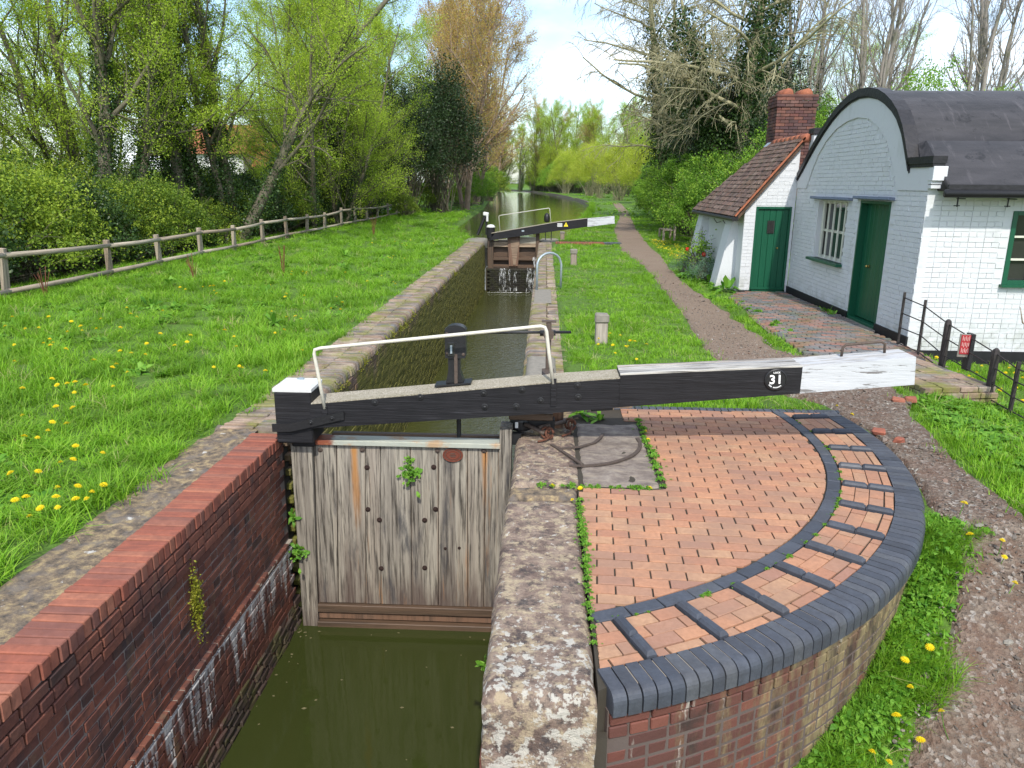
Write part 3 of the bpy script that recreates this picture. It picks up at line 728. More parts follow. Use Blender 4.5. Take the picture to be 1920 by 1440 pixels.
# right side wall of the tail (faces the channel)
tr = thing('tail_side_wall', (0, 3, -1), 'brick channel wall under the lichened coping stones right of the lower water', 'brick wall')
b = MB(); b.box((0.02, -1.6, -1.41), (0.46, 17.1, 1.92)); b.build('wall_core', M['mortar'], tr)
items = []; z = -0.49; row = 0
while z > -2.2:
    y = 6.8 - (0.11 if row % 2 else 0)
    while y > 2.2:
        items.append(((-0.232 + random.uniform(-.003, .003), y - .112, z), 0.0, (0.09, 0.214, 0.065))); y -= 0.225
    x = -0.17
    while x < 0.30:
        items.append(((x + 0.10, 3.10, z), 0.0, (0.20, 0.09, 0.065))); x += 0.215
    z -= cs; row += 1
pieces(tr, 'brick', items, M['tail_brick'], 120, ch=0.005)

# coping stones
def rough_stone(name, x0, x1, y0, y1, z0, z1, mat, parent, rnd_=0.05, amp=0.012, nx=14, ny=30, label=None):
    """block with worn rounded edges: displaced grid top with sides"""
    bm = MB(); V = []; F = []
    def P(u, v):
        return x0 + (x1 - x0) * u, y0 + (y1 - y0) * v
    top = {}
    for i in range(nx + 1):
        for j in range(ny + 1):
            u = i / nx; v = j / ny
            x, y = P(u, v)
            d = min(x - x0, x1 - x, y - y0, y1 - y)
            dd = max(0.0, 1 - max(0, d) / rnd_)
            z = z1 - rnd_ * (1 - sqrt(max(0, 1 - dd * dd))) + amp * mnoise.noise(Vector((x * 6, y * 6, z1))) + amp * 0.5 * mnoise.noise(Vector((x * 19, y * 19, z1)))
            x += 0.012 * mnoise.noise(Vector((y * 5, z, 4))) if i in (0, nx) else 0
            y += 0.014 * mnoise.noise(Vector((x * 7, z, 9))) if j in (0, ny) else 0
            top[(i, j)] = len(V); V.append((x, y, z))
    for i in range(nx):
        for j in range(ny): F.append((top[(i, j)], top[(i + 1, j)], top[(i + 1, j + 1)], top[(i, j + 1)]))
    ring = [(i, 0) for i in range(nx)] + [(nx, j) for j in range(ny)] + [(i, ny) for i in range(nx, 0, -1)] + [(0, j) for j in range(ny, 0, -1)]
    prev = [top[r] for r in ring]
    for q in range(1, 6):
        cur = []
        for idx, r in enumerate(ring):
            x, y, z = V[top[r]]; zz = z + (z0 - z) * q / 5
            o_ = 0.014 * mnoise.noise(Vector((x * 5 + y * 5, zz * 7, 2)))
            cur.append(len(V)); V.append((x + o_, y + o_, zz))
        n = len(ring)
        for k in range(n): F.append((prev[(k + 1) % n], prev[k], cur[k], cur[(k + 1) % n]))
        prev = cur
    bm.add(V, F, 0.5)
    return bm.build(name, mat, parent, True, label=label)
cst = thing('coping_stones', (0.02, 4.4, 0), 'massive lichen-spotted stone coping beside the lower gate, at the edge of the curved brick platform', 'stone coping')
rough_stone('coping_stone', -0.262, 0.292, 3.10, 5.44, -0.42, 0.0, M['stone'], cst, 0.055, nx=22, ny=60, label='largest reddish block with white lichen at its near end')
rough_stone('coping_stone', -0.245, 0.292, 5.46, 5.68, -0.30, 0.0, M['concrete_strip'], cst, 0.03, nx=16, ny=8, label='narrow pale yellowish block between two larger ones')
rough_stone('coping_stone', -0.24, 0.34, 5.70, 7.02, -0.30, 0.005, M['stone'], cst, 0.06, nx=18, ny=30, label='block beside the gate hinge with worn rounded corner')
rough_stone('coping_stone', 0.335, 0.99, 5.71, 7.42, -0.16, -0.004, M['slab'], cst, 0.03, amp=0.016, nx=20, ny=40, label='weathered slab that holds the iron quadrant')
rough_stone('coping_stone', -0.24, 0.36, 7.04, 8.6, -0.30, -0.004, M['concrete_strip'], cst, 0.04, nx=12, ny=20)

# iron quadrant strip let into the slab
qd = thing('iron_quadrant', (0.3, 6.6, 0.01), 'flat iron quadrant strip set into the weathered slab by the gate hinge', 'iron strip')
b = MB()
def flat_strip(b, pts, w, z, h=0.012):
    n = len(pts); vs = []
    for i, p in enumerate(pts):
        a = Vector(pts[max(0, i - 1)]); c = Vector(pts[min(n - 1, i + 1)]); t = (c - a).normalized(); nn = Vector((-t.y, t.x))
        for s_ in (-1, 1): vs += [(p[0] + nn.x * w * s_ / 2, p[1] + nn.y * w * s_ / 2, z), (p[0] + nn.x * w * s_ / 2, p[1] + nn.y * w * s_ / 2, z + h)]
    fs = []
    for i in range(n - 1):
        a, c = i * 4, (i + 1) * 4
        fs += [(a + 1, a + 3, c + 3, c + 1), (a, a + 1, c + 1, c), (a + 3, a + 2, c + 2, c + 3)]
    b.add(vs, fs)
arc = [(0.27 + 0.66 * cos(radians(a)), 6.80 + 0.66 * sin(radians(a))) for a in range(-92, 12, 6)]
flat_strip(b, arc, 0.035, 0.004)
b.build('quadrant_arc', M['brown_iron'], qd)
b = MB(); flat_strip(b, [(0.10, 6.66), (0.24, 6.40), (0.36, 6.16)], 0.03, 0.010); b.build('quadrant_arm', M['brown_iron'], qd)
b = MB(); flat_strip(b, [(0.18, 6.55), (0.36, 6.62), (0.50, 6.74), (0.57, 6.90), (0.60, 7.02)], 0.03, 0.009); b.build('quadrant_arm', M['brown_iron'], qd)

# ------------------------------------------------------------------ curved gate platform
pf = thing('gate_platform', (CX, CY, -0.5), 'curved platform of orange bricks with blue brick kerb and raised foot strips under the beam', 'brick platform')
def pol(r, a): return CX + r * cos(a), CY + r * sin(a)
A0 = atan2(-3.93, 1.235)
def ang_at_x(r, x): return -math.acos((x - CX) / r)
A1 = math.asin((8.03 - CY) / 4.1)
b = MB()                                                         # mortar bed and core
pts = [(0.30, 8.0), (0.30, 3.18)] + [pol(4.10, A0 - 0.0 + (A1 - A0) * i / 40) for i in range(1, 40)] + [(3.05, 8.0)]
b.prism(pts, -2.2, -0.014); b.build('platform_core', M['dark_joint'], pf)
# paving inside the arc: stretcher rows turned about four degrees
th = radians(-3.6); ux = Vector((cos(th), sin(th))); uy = Vector((-sin(th), cos(th)))
org = Vector((0.30, 5.0)); full = []
def in_pave(x, y):
    if not (x > 0.305 and y < 7.93): return False
    if y > 5.69 and x < 1.01: return y > 7.5 and x > 0.85
    return (x - CX) ** 2 + (y - CY) ** 2 < (R_ARC0 - 0.004) ** 2
def clip_poly(poly, inside_fn, cut_fn): pass
cutm = MB()
def brick_clipped(items, cx_, cy_, ang, L, W, inside, mat_items, zt=0.0, T=0.05):
    """whole bricks go to items; cut ones are made as polygons clipped against the region by sampling"""
    ca, sa = cos(ang), sin(ang)
    def w(u, v): return cx_ + u * ca - v * sa, cy_ + u * sa + v * ca
    cor = [w(u, v) for u, v in ((-L / 2, -W / 2), (L / 2, -W / 2), (L / 2, W / 2), (-L / 2, W / 2))]
    n = sum(inside(*c) for c in cor)
    if n == 4: items.append(((cx_, cy_, zt - T / 2 + random.uniform(-.003, .002)), ang + random.uniform(-.006, .006), (L, W, T))); return
    # sample a grid of the brick and keep the bounding span per strip
    N = 7; lo = []; hi = []
    for k in range(N + 1):
        v = -W / 2 + W * k / N; ok = [u for u in np.linspace(-L / 2, L / 2, 25) if inside(*w(u, v))]
        if len(ok) > 1: lo.append((min(ok), v)); hi.append((max(ok), v))
    if len(lo) >= 3 and (max(h[0] for h in hi) - min(l[0] for l in lo)) > 0.03:
        poly = [w(*p) for p in lo[::-1]] + [w(*p) for p in hi]
        mb = MB(); q = poly[::-1]
        ar = sum(q[i][0] * q[(i + 1) % len(q)][1] - q[(i + 1) % len(q)][0] * q[i][1] for i in range(len(q)))
        if ar < 0: q = q[::-1]
        mb.prism(q, zt - T, zt + random.uniform(-.003, .001)); mat_items.append(mb)
items = []; cuts = []
for r in range(-22, 40):
    for c in range(-8, 20):
        off = 0.111 if r % 2 else 0.0
        p = org + ux * (c * 0.2225 + off + 0.11) + uy * (r * 0.1095)
        brick_clipped(items, p.x, p.y, th, 0.2125, 0.0995, in_pave, cuts)
pieces(pf, 'paving_brick', items, M['paver'], 300, ch=0.003, jit=0.0015, rest_ch=True)
for mb in cuts[:60]: mb.build('cut_brick', M['paver'], pf)
if len(cuts) > 60:
    mb = MB()
    for q in cuts[60:]: mb.add(q.v, q.f)
    mb.build('cut_brick', M['paver'], pf, kind='stuff')
# arc of blue bricks
def arc_items(r0, r1, a0, a1, L, T, zt, gap=0.007):
    rm = (r0 + r1) / 2; n = int(round((a1 - a0) * rm / L)); out = []
    for i in range(n):
        a = a0 + (a1 - a0) * (i + .5) / n; x, y = pol(rm, a)
        out.append(((x, y, zt - T / 2 + random.uniform(-.002, .002)), a, (r1 - r0, (a1 - a0) * rm / n - gap, T)))
    return out
rm = (R_ARC0 + R_ARC1) / 2
pieces(pf, 'arc_brick', arc_items(R_ARC0 + .003, R_ARC1 - .003, ang_at_x(rm, 0.31), math.asin((7.92 - CY) / rm), 0.222, 0.05, 0.002, 0.008), M['blue_brick'], 300, ch=0.004)
# bullnose kerb
def bullnose(b, c, R, d, rnd):
    """radial length d.x (outwards +x), width d.y, height d.z, rounded at the outer top edge"""
    L, W, T = d; w0 = W * 0.5; rr = 0.058
    prof = [(-L / 2, -T / 2), (-L / 2, T / 2)] + [(L / 2 - rr + rr * sin(t), T / 2 - rr + rr * cos(t)) for t in np.linspace(0, pi / 2, 6)] + [(L / 2, -T / 2)]
    k = 1.0 + (L / 8.2); vs = []
    for s_ in (-1, 1):
        for (u, v) in prof:
            f = (k if u > 0 else 1 / k)
            q = R @ Vector((u, s_ * w0 * f, v)); vs.append(tuple(q + c))
    n = len(prof)
    fs = [tuple(range(n)), tuple(range(2 * n - 1, n - 1, -1))] + [(i, n + i, n + (i + 1) % n, (i + 1) % n) for i in range(n)]
    b.add(vs, [f[::-1] for f in fs], rnd)
rm = 4.11
a0 = ang_at_x(rm, 0.335); a1 = math.asin((8.02 - CY) / rm)
pieces(pf, 'kerb_brick', arc_items(R_KERB0, R_KERB1, a0, a1, 0.0775, 0.125, 0.004, 0.009), M['blue_brick'], 300, shape=bullnose, smooth=False)
b = MB(); pts = [pol(R_KERB1 - 0.012, a0 + (a1 - a0) * i / 60) for i in range(61)]; inn = [pol(R_KERB0 + 0.01, a0 + (a1 - a0) * (60 - i) / 60) for i in range(61)]
pts2 = [pol(R_KERB1 - 0.030, a0 - .01 + (a1 - a0 + .01) * i / 60) for i in range(61)]
for i in range(1, 60):
    q = [pol(R_KERB0 + .01, a0 + (a1 - a0) * i / 60), pol(R_KERB1 - .068, a0 + (a1 - a0) * i / 60), pol(R_KERB1 - .068, a0 + (a1 - a0) * (i + 1) / 60), pol(R_KERB0 + .01, a0 + (a1 - a0) * (i + 1) / 60)]
    b.prism(q, -0.12, -0.002, 0.5)
b.build('kerb_joint', M['lime_mortar'], pf)
# straight blue kerb on the far side
items = []; x = 0.82
while x < 3.30:
    items.append(((x, 7.975, -0.045), 0.0, (0.0705, 0.10, 0.10))); x += 0.0775
pieces(pf, 'edge_brick', items, M['blue_brick'], 300, ch=0.005)
# raised foot strips and the herringbone-like infill between them
SA = [radians(a) for a in (-67.6, -61.0, -54.1, -47.2, -40.6, -33.9, -26.9, -19.9, -13.0, -5.6, 2.0, 9.3)]
items = []
def nose_strip(b, c, R, d, rnd):
    L, W, T = d; prof = [(-W / 2, -T / 2), (-W / 2, T / 2 - .02), (-W / 2 + .012, T / 2 - .004), (-W / 2 + .03, T / 2), (W / 2 - .012, T / 2), (W / 2, T / 2 - .01), (W / 2, -T / 2)]
    n = len(prof); vs = []
    for u, f in ((-L / 2, 0), (-L / 2 + .015, 1), (L / 2 - .02, 1), (L / 2, 0)):
        for (v, z_) in prof: vs.append(tuple(R @ Vector((u, v, z_ if f else min(z_, T / 2 - 0.018))) + c))
    fs = [tuple(range(n)), tuple(range(4 * n - 1, 3 * n - 1, -1))]
    for k in range(3): fs += [(k * n + i, (k + 1) * n + i, (k + 1) * n + (i + 1) % n, k * n + (i + 1) % n) for i in range(n)]
    b.add(vs, [f[::-1] for f in fs], rnd)
for a in SA:
    for k in range(2):
        x, y = pol(R_ARC1 + 0.012 + 0.19 * (k + .5), a)
        items.append(((x, y, 0.0 + random.uniform(-.002, .003)), a, (0.186, 0.058, 0.070)))
pieces(pf, 'foot_strip', items, M['blue_brick'], 300, shape=nose_strip)
items = []; cuts = []
bounds = [ang_at_x(3.8, 0.33)] + SA + [a1]
for q in range(len(bounds) - 1):
    b0, b1 = bounds[q], bounds[q + 1]; mid = (b0 + b1) / 2; half = (b1 - b0) / 2
    lw = 0.042 if q > 0 else 0.004
    def inside(x, y, b0=b0, b1=b1, q=q):
        r = sqrt((x - CX) ** 2 + (y - CY) ** 2); a = atan2(y - CY, x - CX)
        return R_ARC1 + 0.004 < r < R_KERB0 - 0.004 and (a - b0) * r > (0.04 if q > 0 else -9) and (b1 - a) * r > (0.04 if q < len(bounds) - 2 else .0) and y < 7.92 and x > 0.318
    # stretchers laid tangentially mixed with headers
    for k, rr in enumerate((3.66, 3.7645, 3.869, 3.96)):
        seq = {0: [(-.115, .2125), (.108, .2125)], 1: [(-.17, .1), (-.005, .2125), (.165, .1)], 2: [(-.13, .2125), (.09, .2125)], 3: [(-.17, .1), (0, .2125), (.17, .1)]}[k]
        if q % 2: seq = [(-a_, b_) for a_, b_ in seq]
        for t, L in seq:
            x, y = CX + rr * cos(mid) - t * sin(mid), CY + rr * sin(mid) + t * cos(mid)
            brick_clipped(items, x, y, mid + pi / 2, L, 0.0985 if k < 3 else 0.06, inside, cuts)
pieces(pf, 'paving_brick', items, M['paver'], 300, ch=0.003)
for mb in cuts[:140]: mb.build('cut_brick', M['paver'], pf)
# curved wall under the kerb
items = []
for k in range(13):
    zt = -0.128 - k * cs; off = 0.5 if k % 2 else 0.0
    hdr = k in (0, 4, 8); L = 0.225 if k % 2 == 0 else 0.1125
    R0, R1 = 4.075, 4.175 - (0.012 if k > 1 else 0) + (0.006 if k == 0 else 0)
    n = int((a1 - a0) * 4.12 / L)
    for i in range(n):
        a = a0 + (a1 - a0) * (i + .5 + off * .0) / n + (0.5 * L / 4.12 if k % 4 == 2 else 0)
        if a > a1: continue
        x, y = pol((R0 + R1) / 2, a)
        if zt < float(gz(x + .1, y)) - 0.25: continue
        items.append(((x, y, zt - cs / 2), a, (R1 - R0, L - 0.012, cs - 0.013)))
pieces(pf, 'wall_brick', items, M['platform_wall_brick'], 300, ch=0.005, jit=0.002, rest_ch=True)
b = MB()
for i in range(80):
    q = [pol(4.08, a0 + (a1 - a0) * i / 80), pol(4.160, a0 + (a1 - a0) * i / 80), pol(4.160, a0 + (a1 - a0) * (i + 1) / 80), pol(4.08, a0 + (a1 - a0) * (i + 1) / 80)]
    b.prism(q, -2.2, -0.122, 0.5)
b.build('wall_mortar', M['dark_mortar'], pf)
b = MB(); b.box((0.30, 3.16, -1.2), (0.10, 0.05, 1.9)); b.build('wall_end', M['dark_joint'], pf)

# wooden sleeper behind the hinge
b = MB(); b.box((0.55, 8.05, 0.035), (0.86, 0.27, 0.20), radians(4), ch=0.015, jit=0.006)
b.build('timber_sleeper', M['sleeper'], None, label='cracked reddish timber sleeper lying behind the gate hinge at the platform edge', cat='sleeper')

# ------------------------------------------------------------------ lock chamber walls
cw = thing('chamber_wall', (-2.7, 19.5, 0), 'long mossy brick wall on the left of the lock chamber with a brick coping', 'lock wall')
b = MB(); b.box((-2.78, 19.45, -1.30), (0.46, 25.1, 2.36)); b.build('wall_core', M['dark_joint'], cw)
items = []; z = -0.16; row = 0
while z > -2.25:
    y = 7.0 + (0.112 if row % 2 else 0)
    while y < 31.9:
        items.append(((-2.548 + random.uniform(-.006, .006), y + .112, z), 0.0, (0.10, 0.214, 0.064))); y += 0.225
    z -= cs; row += 1
pieces(cw, 'brick', items, M['chamber_brick'], 300, ch=0.006, jit=0.004)
def nose_long(b, c, R, d, rnd):
    L, W, T = d; rr = min(0.07, T * 0.8)
    prof = [(-L / 2, -T / 2), (-L / 2, T / 2)] + [(L / 2 - rr + rr * sin(t), T / 2 - rr + rr * cos(t)) for t in np.linspace(0, pi / 2, 4)] + [(L / 2, -T / 2)]
    vs = []; n = len(prof)
    for s_ in (-1, 1):
        for (u, v) in prof: vs.append(tuple(R @ Vector((u + random.uniform(-.003, .003), s_ * W / 2, v)) + c))
    fs = [tuple(range(n)), tuple(range(2 * n - 1, n - 1, -1))] + [(i, n + i, n + (i + 1) % n, (i + 1) % n) for i in range(n)]
    b.add(vs, [f[::-1] for f in fs], rnd)
it1 = []; it2 = []; y = 7.05
while y < 31.8:
    wob = 0.02 * mnoise.noise(Vector((y * 0.5, 0, 0)))
    w = 0.078 if not 12.1 < y < 12.9 else 0.10
    it1.append(((-2.665 + wob + random.uniform(-.01, .01), y, -0.055 + random.uniform(-.006, .006)), random.uniform(-.03, .03), (0.33, w - .012, 0.115)))
    it2.append(((-3.015 + wob + random.uniform(-.02, .02), y + random.uniform(-.01, .01), -0.06 + random.uniform(-.01, .006)), random.uniform(-.05, .05), (0.34, w - .013, 0.11)))
    y += w + 0.006
pieces(cw, 'nosing_brick', it1, M['old_coping'], 200, shape=nose_long)
pieces(cw, 'coping_brick', it2, M['old_coping'], 200, ch=0.008, jit=0.004)

cr_ = thing('chamber_wall', (0, 20, 0), 'brick coping and wall on the right of the lock chamber, beside the mown grass', 'lock wall')
b = MB(); b.box((0.03, 20.2, -1.30), (0.50, 23.6, 2.36)); b.build('wall_core', M['dark_joint'], cr_)
it1 = []; it2 = []; y = 8.95
while y < 31.8:
    if 15.3 < y < 17.3: it1.append(((-0.06, y, -0.05), 0.0, (0.38, 0.09, 0.11)))
    else: it1.append(((-0.10 + random.uniform(-.01, .01), y, -0.055 + random.uniform(-.006, .006)), pi + random.uniform(-.03, .03), (0.30, 0.066, 0.115)))
    it2.append(((0.20 + random.uniform(-.02, .02), y + random.uniform(-.01, .01), -0.06 + random.uniform(-.01, .006)), random.uniform(-.05, .05), (0.26, 0.065, 0.11)))
    y += 0.083
pieces(cr_, 'nosing_brick', it1, M['old_coping'], 200, shape=nose_long)
pieces(cr_, 'coping_brick', it2, M['old_coping'], 200, ch=0.008, jit=0.004)
b = MB(); b.box((-0.02, 16.3, 0.008), (0.36, 2.0, 0.02), ch=0.005); b.build('pale_slab', M['stone_grey'], cr_)
o = rough_stone('stone_block', -0.2, 0.17, 8.62, 9.85, -0.1, 0.15, M['stone_grey'], None, 0.04, nx=8, ny=16)
tag(o, 'squared grey stone block standing on the chamber edge behind the black beam', 'stone block')

# ------------------------------------------------------------------ lower lock gate with its balance beam
lg = thing('lock_gate', (-0.3, 6.8, -2.0), 'nearest lock gate of grey planks whose black white-tipped balance beam is numbered 31', 'lock gate')
def xprism(b, pts, y0, y1, rnd=None):
    """prism of an outline in x-z extruded along y; outline counter-clockwise seen from -y"""
    n = len(pts); vs = [(p[0], y0, p[1]) for p in pts] + [(p[0], y1, p[1]) for p in pts]
    fs = [tuple(range(n)), tuple(range(2 * n - 1, n - 1, -1))] + [(i, n + i, n + (i + 1) % n, (i + 1) % n) for i in range(n)]
    return b.add(vs, fs, rnd)
xs = [(-2.19, -2.24), (-1.97, -2.04), (-1.69, -1.755), (-1.54, -1.60), (-1.255, -1.28), (-0.985, -1.01), (-0.70, -0.71), (-0.53, -0.55), (-0.395, -0.42)]
for i in range(len(xs) - 1):
    (t0, u0), (t1, u1) = xs[i], xs[i + 1]; g = 0.004; yy = 6.835 + random.uniform(-.006, .006)
    b = MB(); xprism(b, [(u0 + g, -1.80), (u1 - g, -1.80), (t1 - g, -0.09), (t0 + g, -0.09)], yy, 6.90)
    # plank chamfer: a slightly raised inner face
    xprism(b, [(u0 + g + .008, -1.80), (u1 - g - .008, -1.80), (t1 - g - .008, -0.09), (t0 + g + .008, -0.09)], yy - 0.005, yy - 0.0005)
    b.build('plank', M['gate_wood'], lg)
b = MB(); b.box((-1.3, 6.96, -1.1), (2.0, 0.12, 2.1)); b.build('gate_frame', M['wet_wood'], lg)
b = MB(); b.box((-1.295, 6.87, -0.062), (1.82, 0.17, 0.05), ch=0.005); b.build('top_plate', M['top_plate'], lg)
b = MB(); b.box((-1.2, 7.00, -0.045), (1.7, 0.07, 0.05), ch=0.01); b.build('back_rail', M['wet_wood'], lg)
b = MB(); b.box((-1.34, 6.82, -1.85), (1.82, 0.07, 0.085), ch=0.006); b.build('bottom_rail', M['wet_wood'], lg)
b = MB(); b.box((-1.34, 6.84, -1.94), (1.82, 0.04, 0.08), ch=0.004); b.build('bottom_board', M['brown_wood_z'], lg)
b = MB(); b.box((-1.34, 6.81, -2.03), (1.82, 0.08, 0.07), ch=0.006); b.build('bottom_rail', M['wet_wood'], lg)
b = MB(); xprism(b, [(-2.40, -2.3), (-2.25, -2.3), (-2.195, -0.03), (-2.40, -0.03)], 6.78, 7.02); b.build('mitre_post', M['gate_wood'], lg)
b = MB(); xprism(b, [(-0.44, -2.3), (-0.33, -2.3), (-0.275, 0.11), (-0.39, 0.11)], 6.80, 7.05); b.build('heel_post', M['gate_wood'], lg)
b = MB(); b.box((-2.305, 6.82, 0.225), (0.345, 0.36, 0.50), ch=0.012); po_ = b.build('post_head', M['black_paint'], lg)
b = MB(); b.box((-2.27, 6.87, -0.02), (0.22, 0.22, 0.16), ch=0.01); b.build('post_neck', M['black_iron'], lg)
b = MB()
b.lathe([(0.255, 0.0), (0.258, 0.03), (0.22, 0.052), (0.10, 0.072), (0.0005, 0.078)], (-2.305, 6.82, 0.476), 4, Matrix.Rotation(pi / 4, 3, 'Z'))
b.build('post_cap', M['white_paint'], lg)
b = MB(); b.lathe([(0.035, 0), (0.035, 0.012), (0.015, 0.016)], (-2.28, 6.84, 0.548), 10); b.build('cap_bolt', M['galvanised'], lg)
# beam, left section
B0, B1 = 6.62, 6.95
b = MB(); xprism(b, [(-2.14, .135), (0.12, .335), (0.70, .40), (0.70, .665), (0.07, .61), (-2.14, .365)], B0, B1)
bl = b.build('balance_beam', M['black_paint'], lg)
b = MB(); xprism(b, [(-2.13, .366), (0.07, .611), (0.70, .666), (0.70, .676), (0.07, .621), (-2.13, .376)], B0 + .012, B1 + .006)
b.build('beam_tread', M['grit'], lg)
b = MB(); xprism(b, [(0.701, .402), (2.30, .565), (2.30, .805), (0.701, .70)], B0 - .004, B1 - .004); b.build('beam_section', M['black_paint'], lg)
b = MB()
for k in range(5):
    y0 = B0 + .002 + k * 0.0655; dz = random.uniform(-.004, .004)
    xprism(b, [(0.70, .701 + dz), (2.30, .806 + dz), (2.30, .818 + dz), (0.70, .713 + dz)], y0, y0 + 0.063)
b.build('beam_top_boards', M['pale_wood_x'], lg, kind='stuff')
b = MB(); xprism(b, [(2.301, .565), (3.29, .665), (3.27, .915), (2.301, .812)], B0, B1 + .01); b.build('beam_end', M['white_flaking'], lg)
b = MB(); b.box((0.55, 6.70, 0.375), (0.20, 0.12, 0.035), Matrix.Rotation(-.1, 3, 'Y'), ch=0.004); b.build('beam_shoe', M['black_iron'], lg)
def bolt(x, z, y=B0, r=0.018, mat='black_iron', s_=1.0, nm='bolt'):
    b = MB(); Rm = Matrix.Rotation(pi / 2, 3, 'X')
    b.lathe([(r * 1.75, 0.0), (r * 1.75, 0.004), (r * 1.3, 0.006)], (x, y, z), 14, Rm)
    b.lathe([(r * 0.75, 0.004), (r * 0.75, 0.015), (r * 0.4, 0.018)], (x, y, z), 8, Rm)
    return b.build(nm, M[mat], lg)
for x, z in ((-1.53, .40), (-1.11, .46), (-.53, .51), (-.52, .38), (-.18, .55), (-.01, .45), (-.23, .39), (.32, .60), (.33, .49)): bolt(x, z, B0 - .001)
for x, z in ((-1.68, -.32), (-1.03, -.30), (-1.69, -.76), (-1.02, -.74), (-1.58, -.87), (-1.13, -.86), (-1.58, -1.40), (-1.14, -1.38), (-.93, -1.16), (-.79, -1.15), (-2.13, -.15), (-1.72, -.14), (-.99, -.13), (-.545, -.12)):
    bolt(x, z, 6.828, 0.015 if x not in (-.93, -.79) else 0.009, 'dark_rust' if z < -.2 else 'brown_iron')
b = MB(); xprism(b, [(-2.50, .10), (-2.33, .105), (-1.82, .235), (-1.82, .31), (-2.33, .185), (-2.50, .175)], B0 - .022, B0 - .002); b.build('iron_strap', M['black_iron'], lg)
for x, z in ((-2.13, .20), (-1.93, .245)): bolt(x, z, B0 - .022, 0.012)
# oval plaque
b = MB(); Rm = Matrix.Rotation(pi / 2, 3, 'X')
def oval(b, cx_, cz, y, prof, sx=1.0, sz=0.70, sides=32):
    vs = []; n = len(prof)
    for r, h in prof:
        for k in range(sides):
            a = 2 * pi * k / sides; vs.append((cx_ + r * sx * cos(a), y - h, cz + r * sz * sin(a)))
    fs = []
    for i in range(n - 1):
        for k in range(sides): fs.append((i * sides + k, i * sides + (k + 1) % sides, (i + 1) * sides + (k + 1) % sides, (i + 1) * sides + k))
    fs.append(tuple(range((n - 1) * sides, n * sides)))
    b.add(vs, fs)
oval(b, -0.842, -0.168, 6.823, [(0.098, 0), (0.098, 0.014), (0.088, 0.014), (0.085, 0.007), (0.064, 0.007), (0.061, 0.012), (0.056, 0.012), (0.053, 0.007), (0.001, 0.007)])
pq = b.build('oval_plaque', M['plaque'], lg)
b = MB()
for k in range(26):
    a = 2 * pi * k / 26; b.box((-0.842 + 0.0755 * cos(a), 6.815, -0.168 + 0.0525 * sin(a)), (0.007, 0.004, 0.009), Matrix.Rotation(-a, 3, 'Y'))
for k in range(3): b.box((-0.842, 6.814, -0.152 - 0.016 * k), (0.06 - 0.014 * abs(k - 1), 0.004, 0.006))
b.build('raised_lettering', M['brown_iron'], pq)
# number plate
b = MB(); oval(b, 2.072, 0.690, B0 - .006, [(0.098, 0), (0.098, 0.012), (0.09, 0.016), (0.086, 0.010), (0.001, 0.010)], 1, 1)
npl = b.build('number_plate', M['black_iron'], lg)
def text_mesh(name, body, size, loc, rot, mat, parent, extrude=0.002, bold=0.0, label=None):
    c = bpy.data.curves.new(name, 'FONT'); c.body = body; c.size = size; c.extrude = extrude; c.align_x = 'CENTER'; c.align_y = 'CENTER'; c.offset = bold; c.resolution_u = 4; c.space_character = 1.12
    t = bpy.data.objects.new(name, c); COL.objects.link(t)
    dg = bpy.context.evaluated_depsgraph_get(); dg.update()
    me = bpy.data.meshes.new_from_object(t.evaluated_get(dg)); bpy.data.objects.remove(t); me.name = name
    me.materials.clear(); me.materials.append(mat)
    me.transform(Matrix.Translation(loc) @ rot.to_4x4())
    o = bpy.data.objects.new(name, me); COL.objects.link(o); adopt(o, parent)
    if label: o['label'] = label
    return o
RX = Matrix.Rotation(pi / 2, 3, 'X'); tilt = Matrix.Rotation(-0.06, 3, 'Y') @ RX
text_mesh('number', '31', 0.112, (2.072, B0 - .021, 0.690), tilt, M['white_letter'], npl, bold=0.0024)
text_mesh('lettering', 'LOCK', 0.021, (2.075, B0 - .021, 0.756), tilt, M['white_letter'], npl, bold=0.0006)
b = MB()
for k in range(11):
    if k == 3: continue
    a = radians(-138 + k * 9); b.box((2.072 + 0.071 * cos(a), B0 - .019, 0.690 + 0.071 * sin(a)), (0.007, 0.004, 0.010), Matrix.Rotation(-(a + pi / 2), 3, 'Y'))
b.build('small_lettering', M['white_letter'], npl)
# hand rail along the beam
b = MB()
pth = [(-2.0, B0 + .0, 0.33), (-2.035, B0, 0.60), (-2.068, B0, 0.845), (-2.06, B0, 0.885), (-2.01, B0, 0.90), (-1.2, B0, 0.995), (-0.4, B0, 1.09), (-0.02, B0, 1.135), (0.015, B0, 1.125), (0.03, B0, 1.09), (0.055, B0, 0.90), (0.10, B0, 0.61)]
b.tube(pth, 0.0165, 10); b.build('hand_rail', M['rail_paint'], lg, True)
b = MB(); b.box((0.105, B0 - .006, 0.53), (0.05, 0.012, 0.26), ch=.002); b.build('rail_fixing', M['black_paint'], lg)
b = MB(); b.box((-2.0, B0 - .006, 0.28), (0.05, 0.012, 0.14), ch=.002); b.build('rail_fixing', M['black_paint'], lg)
# small handle near the white end
b = MB(); b.tube([(2.72, 6.86, .86), (2.725, 6.86, .94), (2.75, 6.86, .965), (3.06, 6.86, 1.0), (3.095, 6.86, .98), (3.10, 6.86, .90)], 0.013, 8); b.build('grab_handle', M['brown_iron'], lg, True)
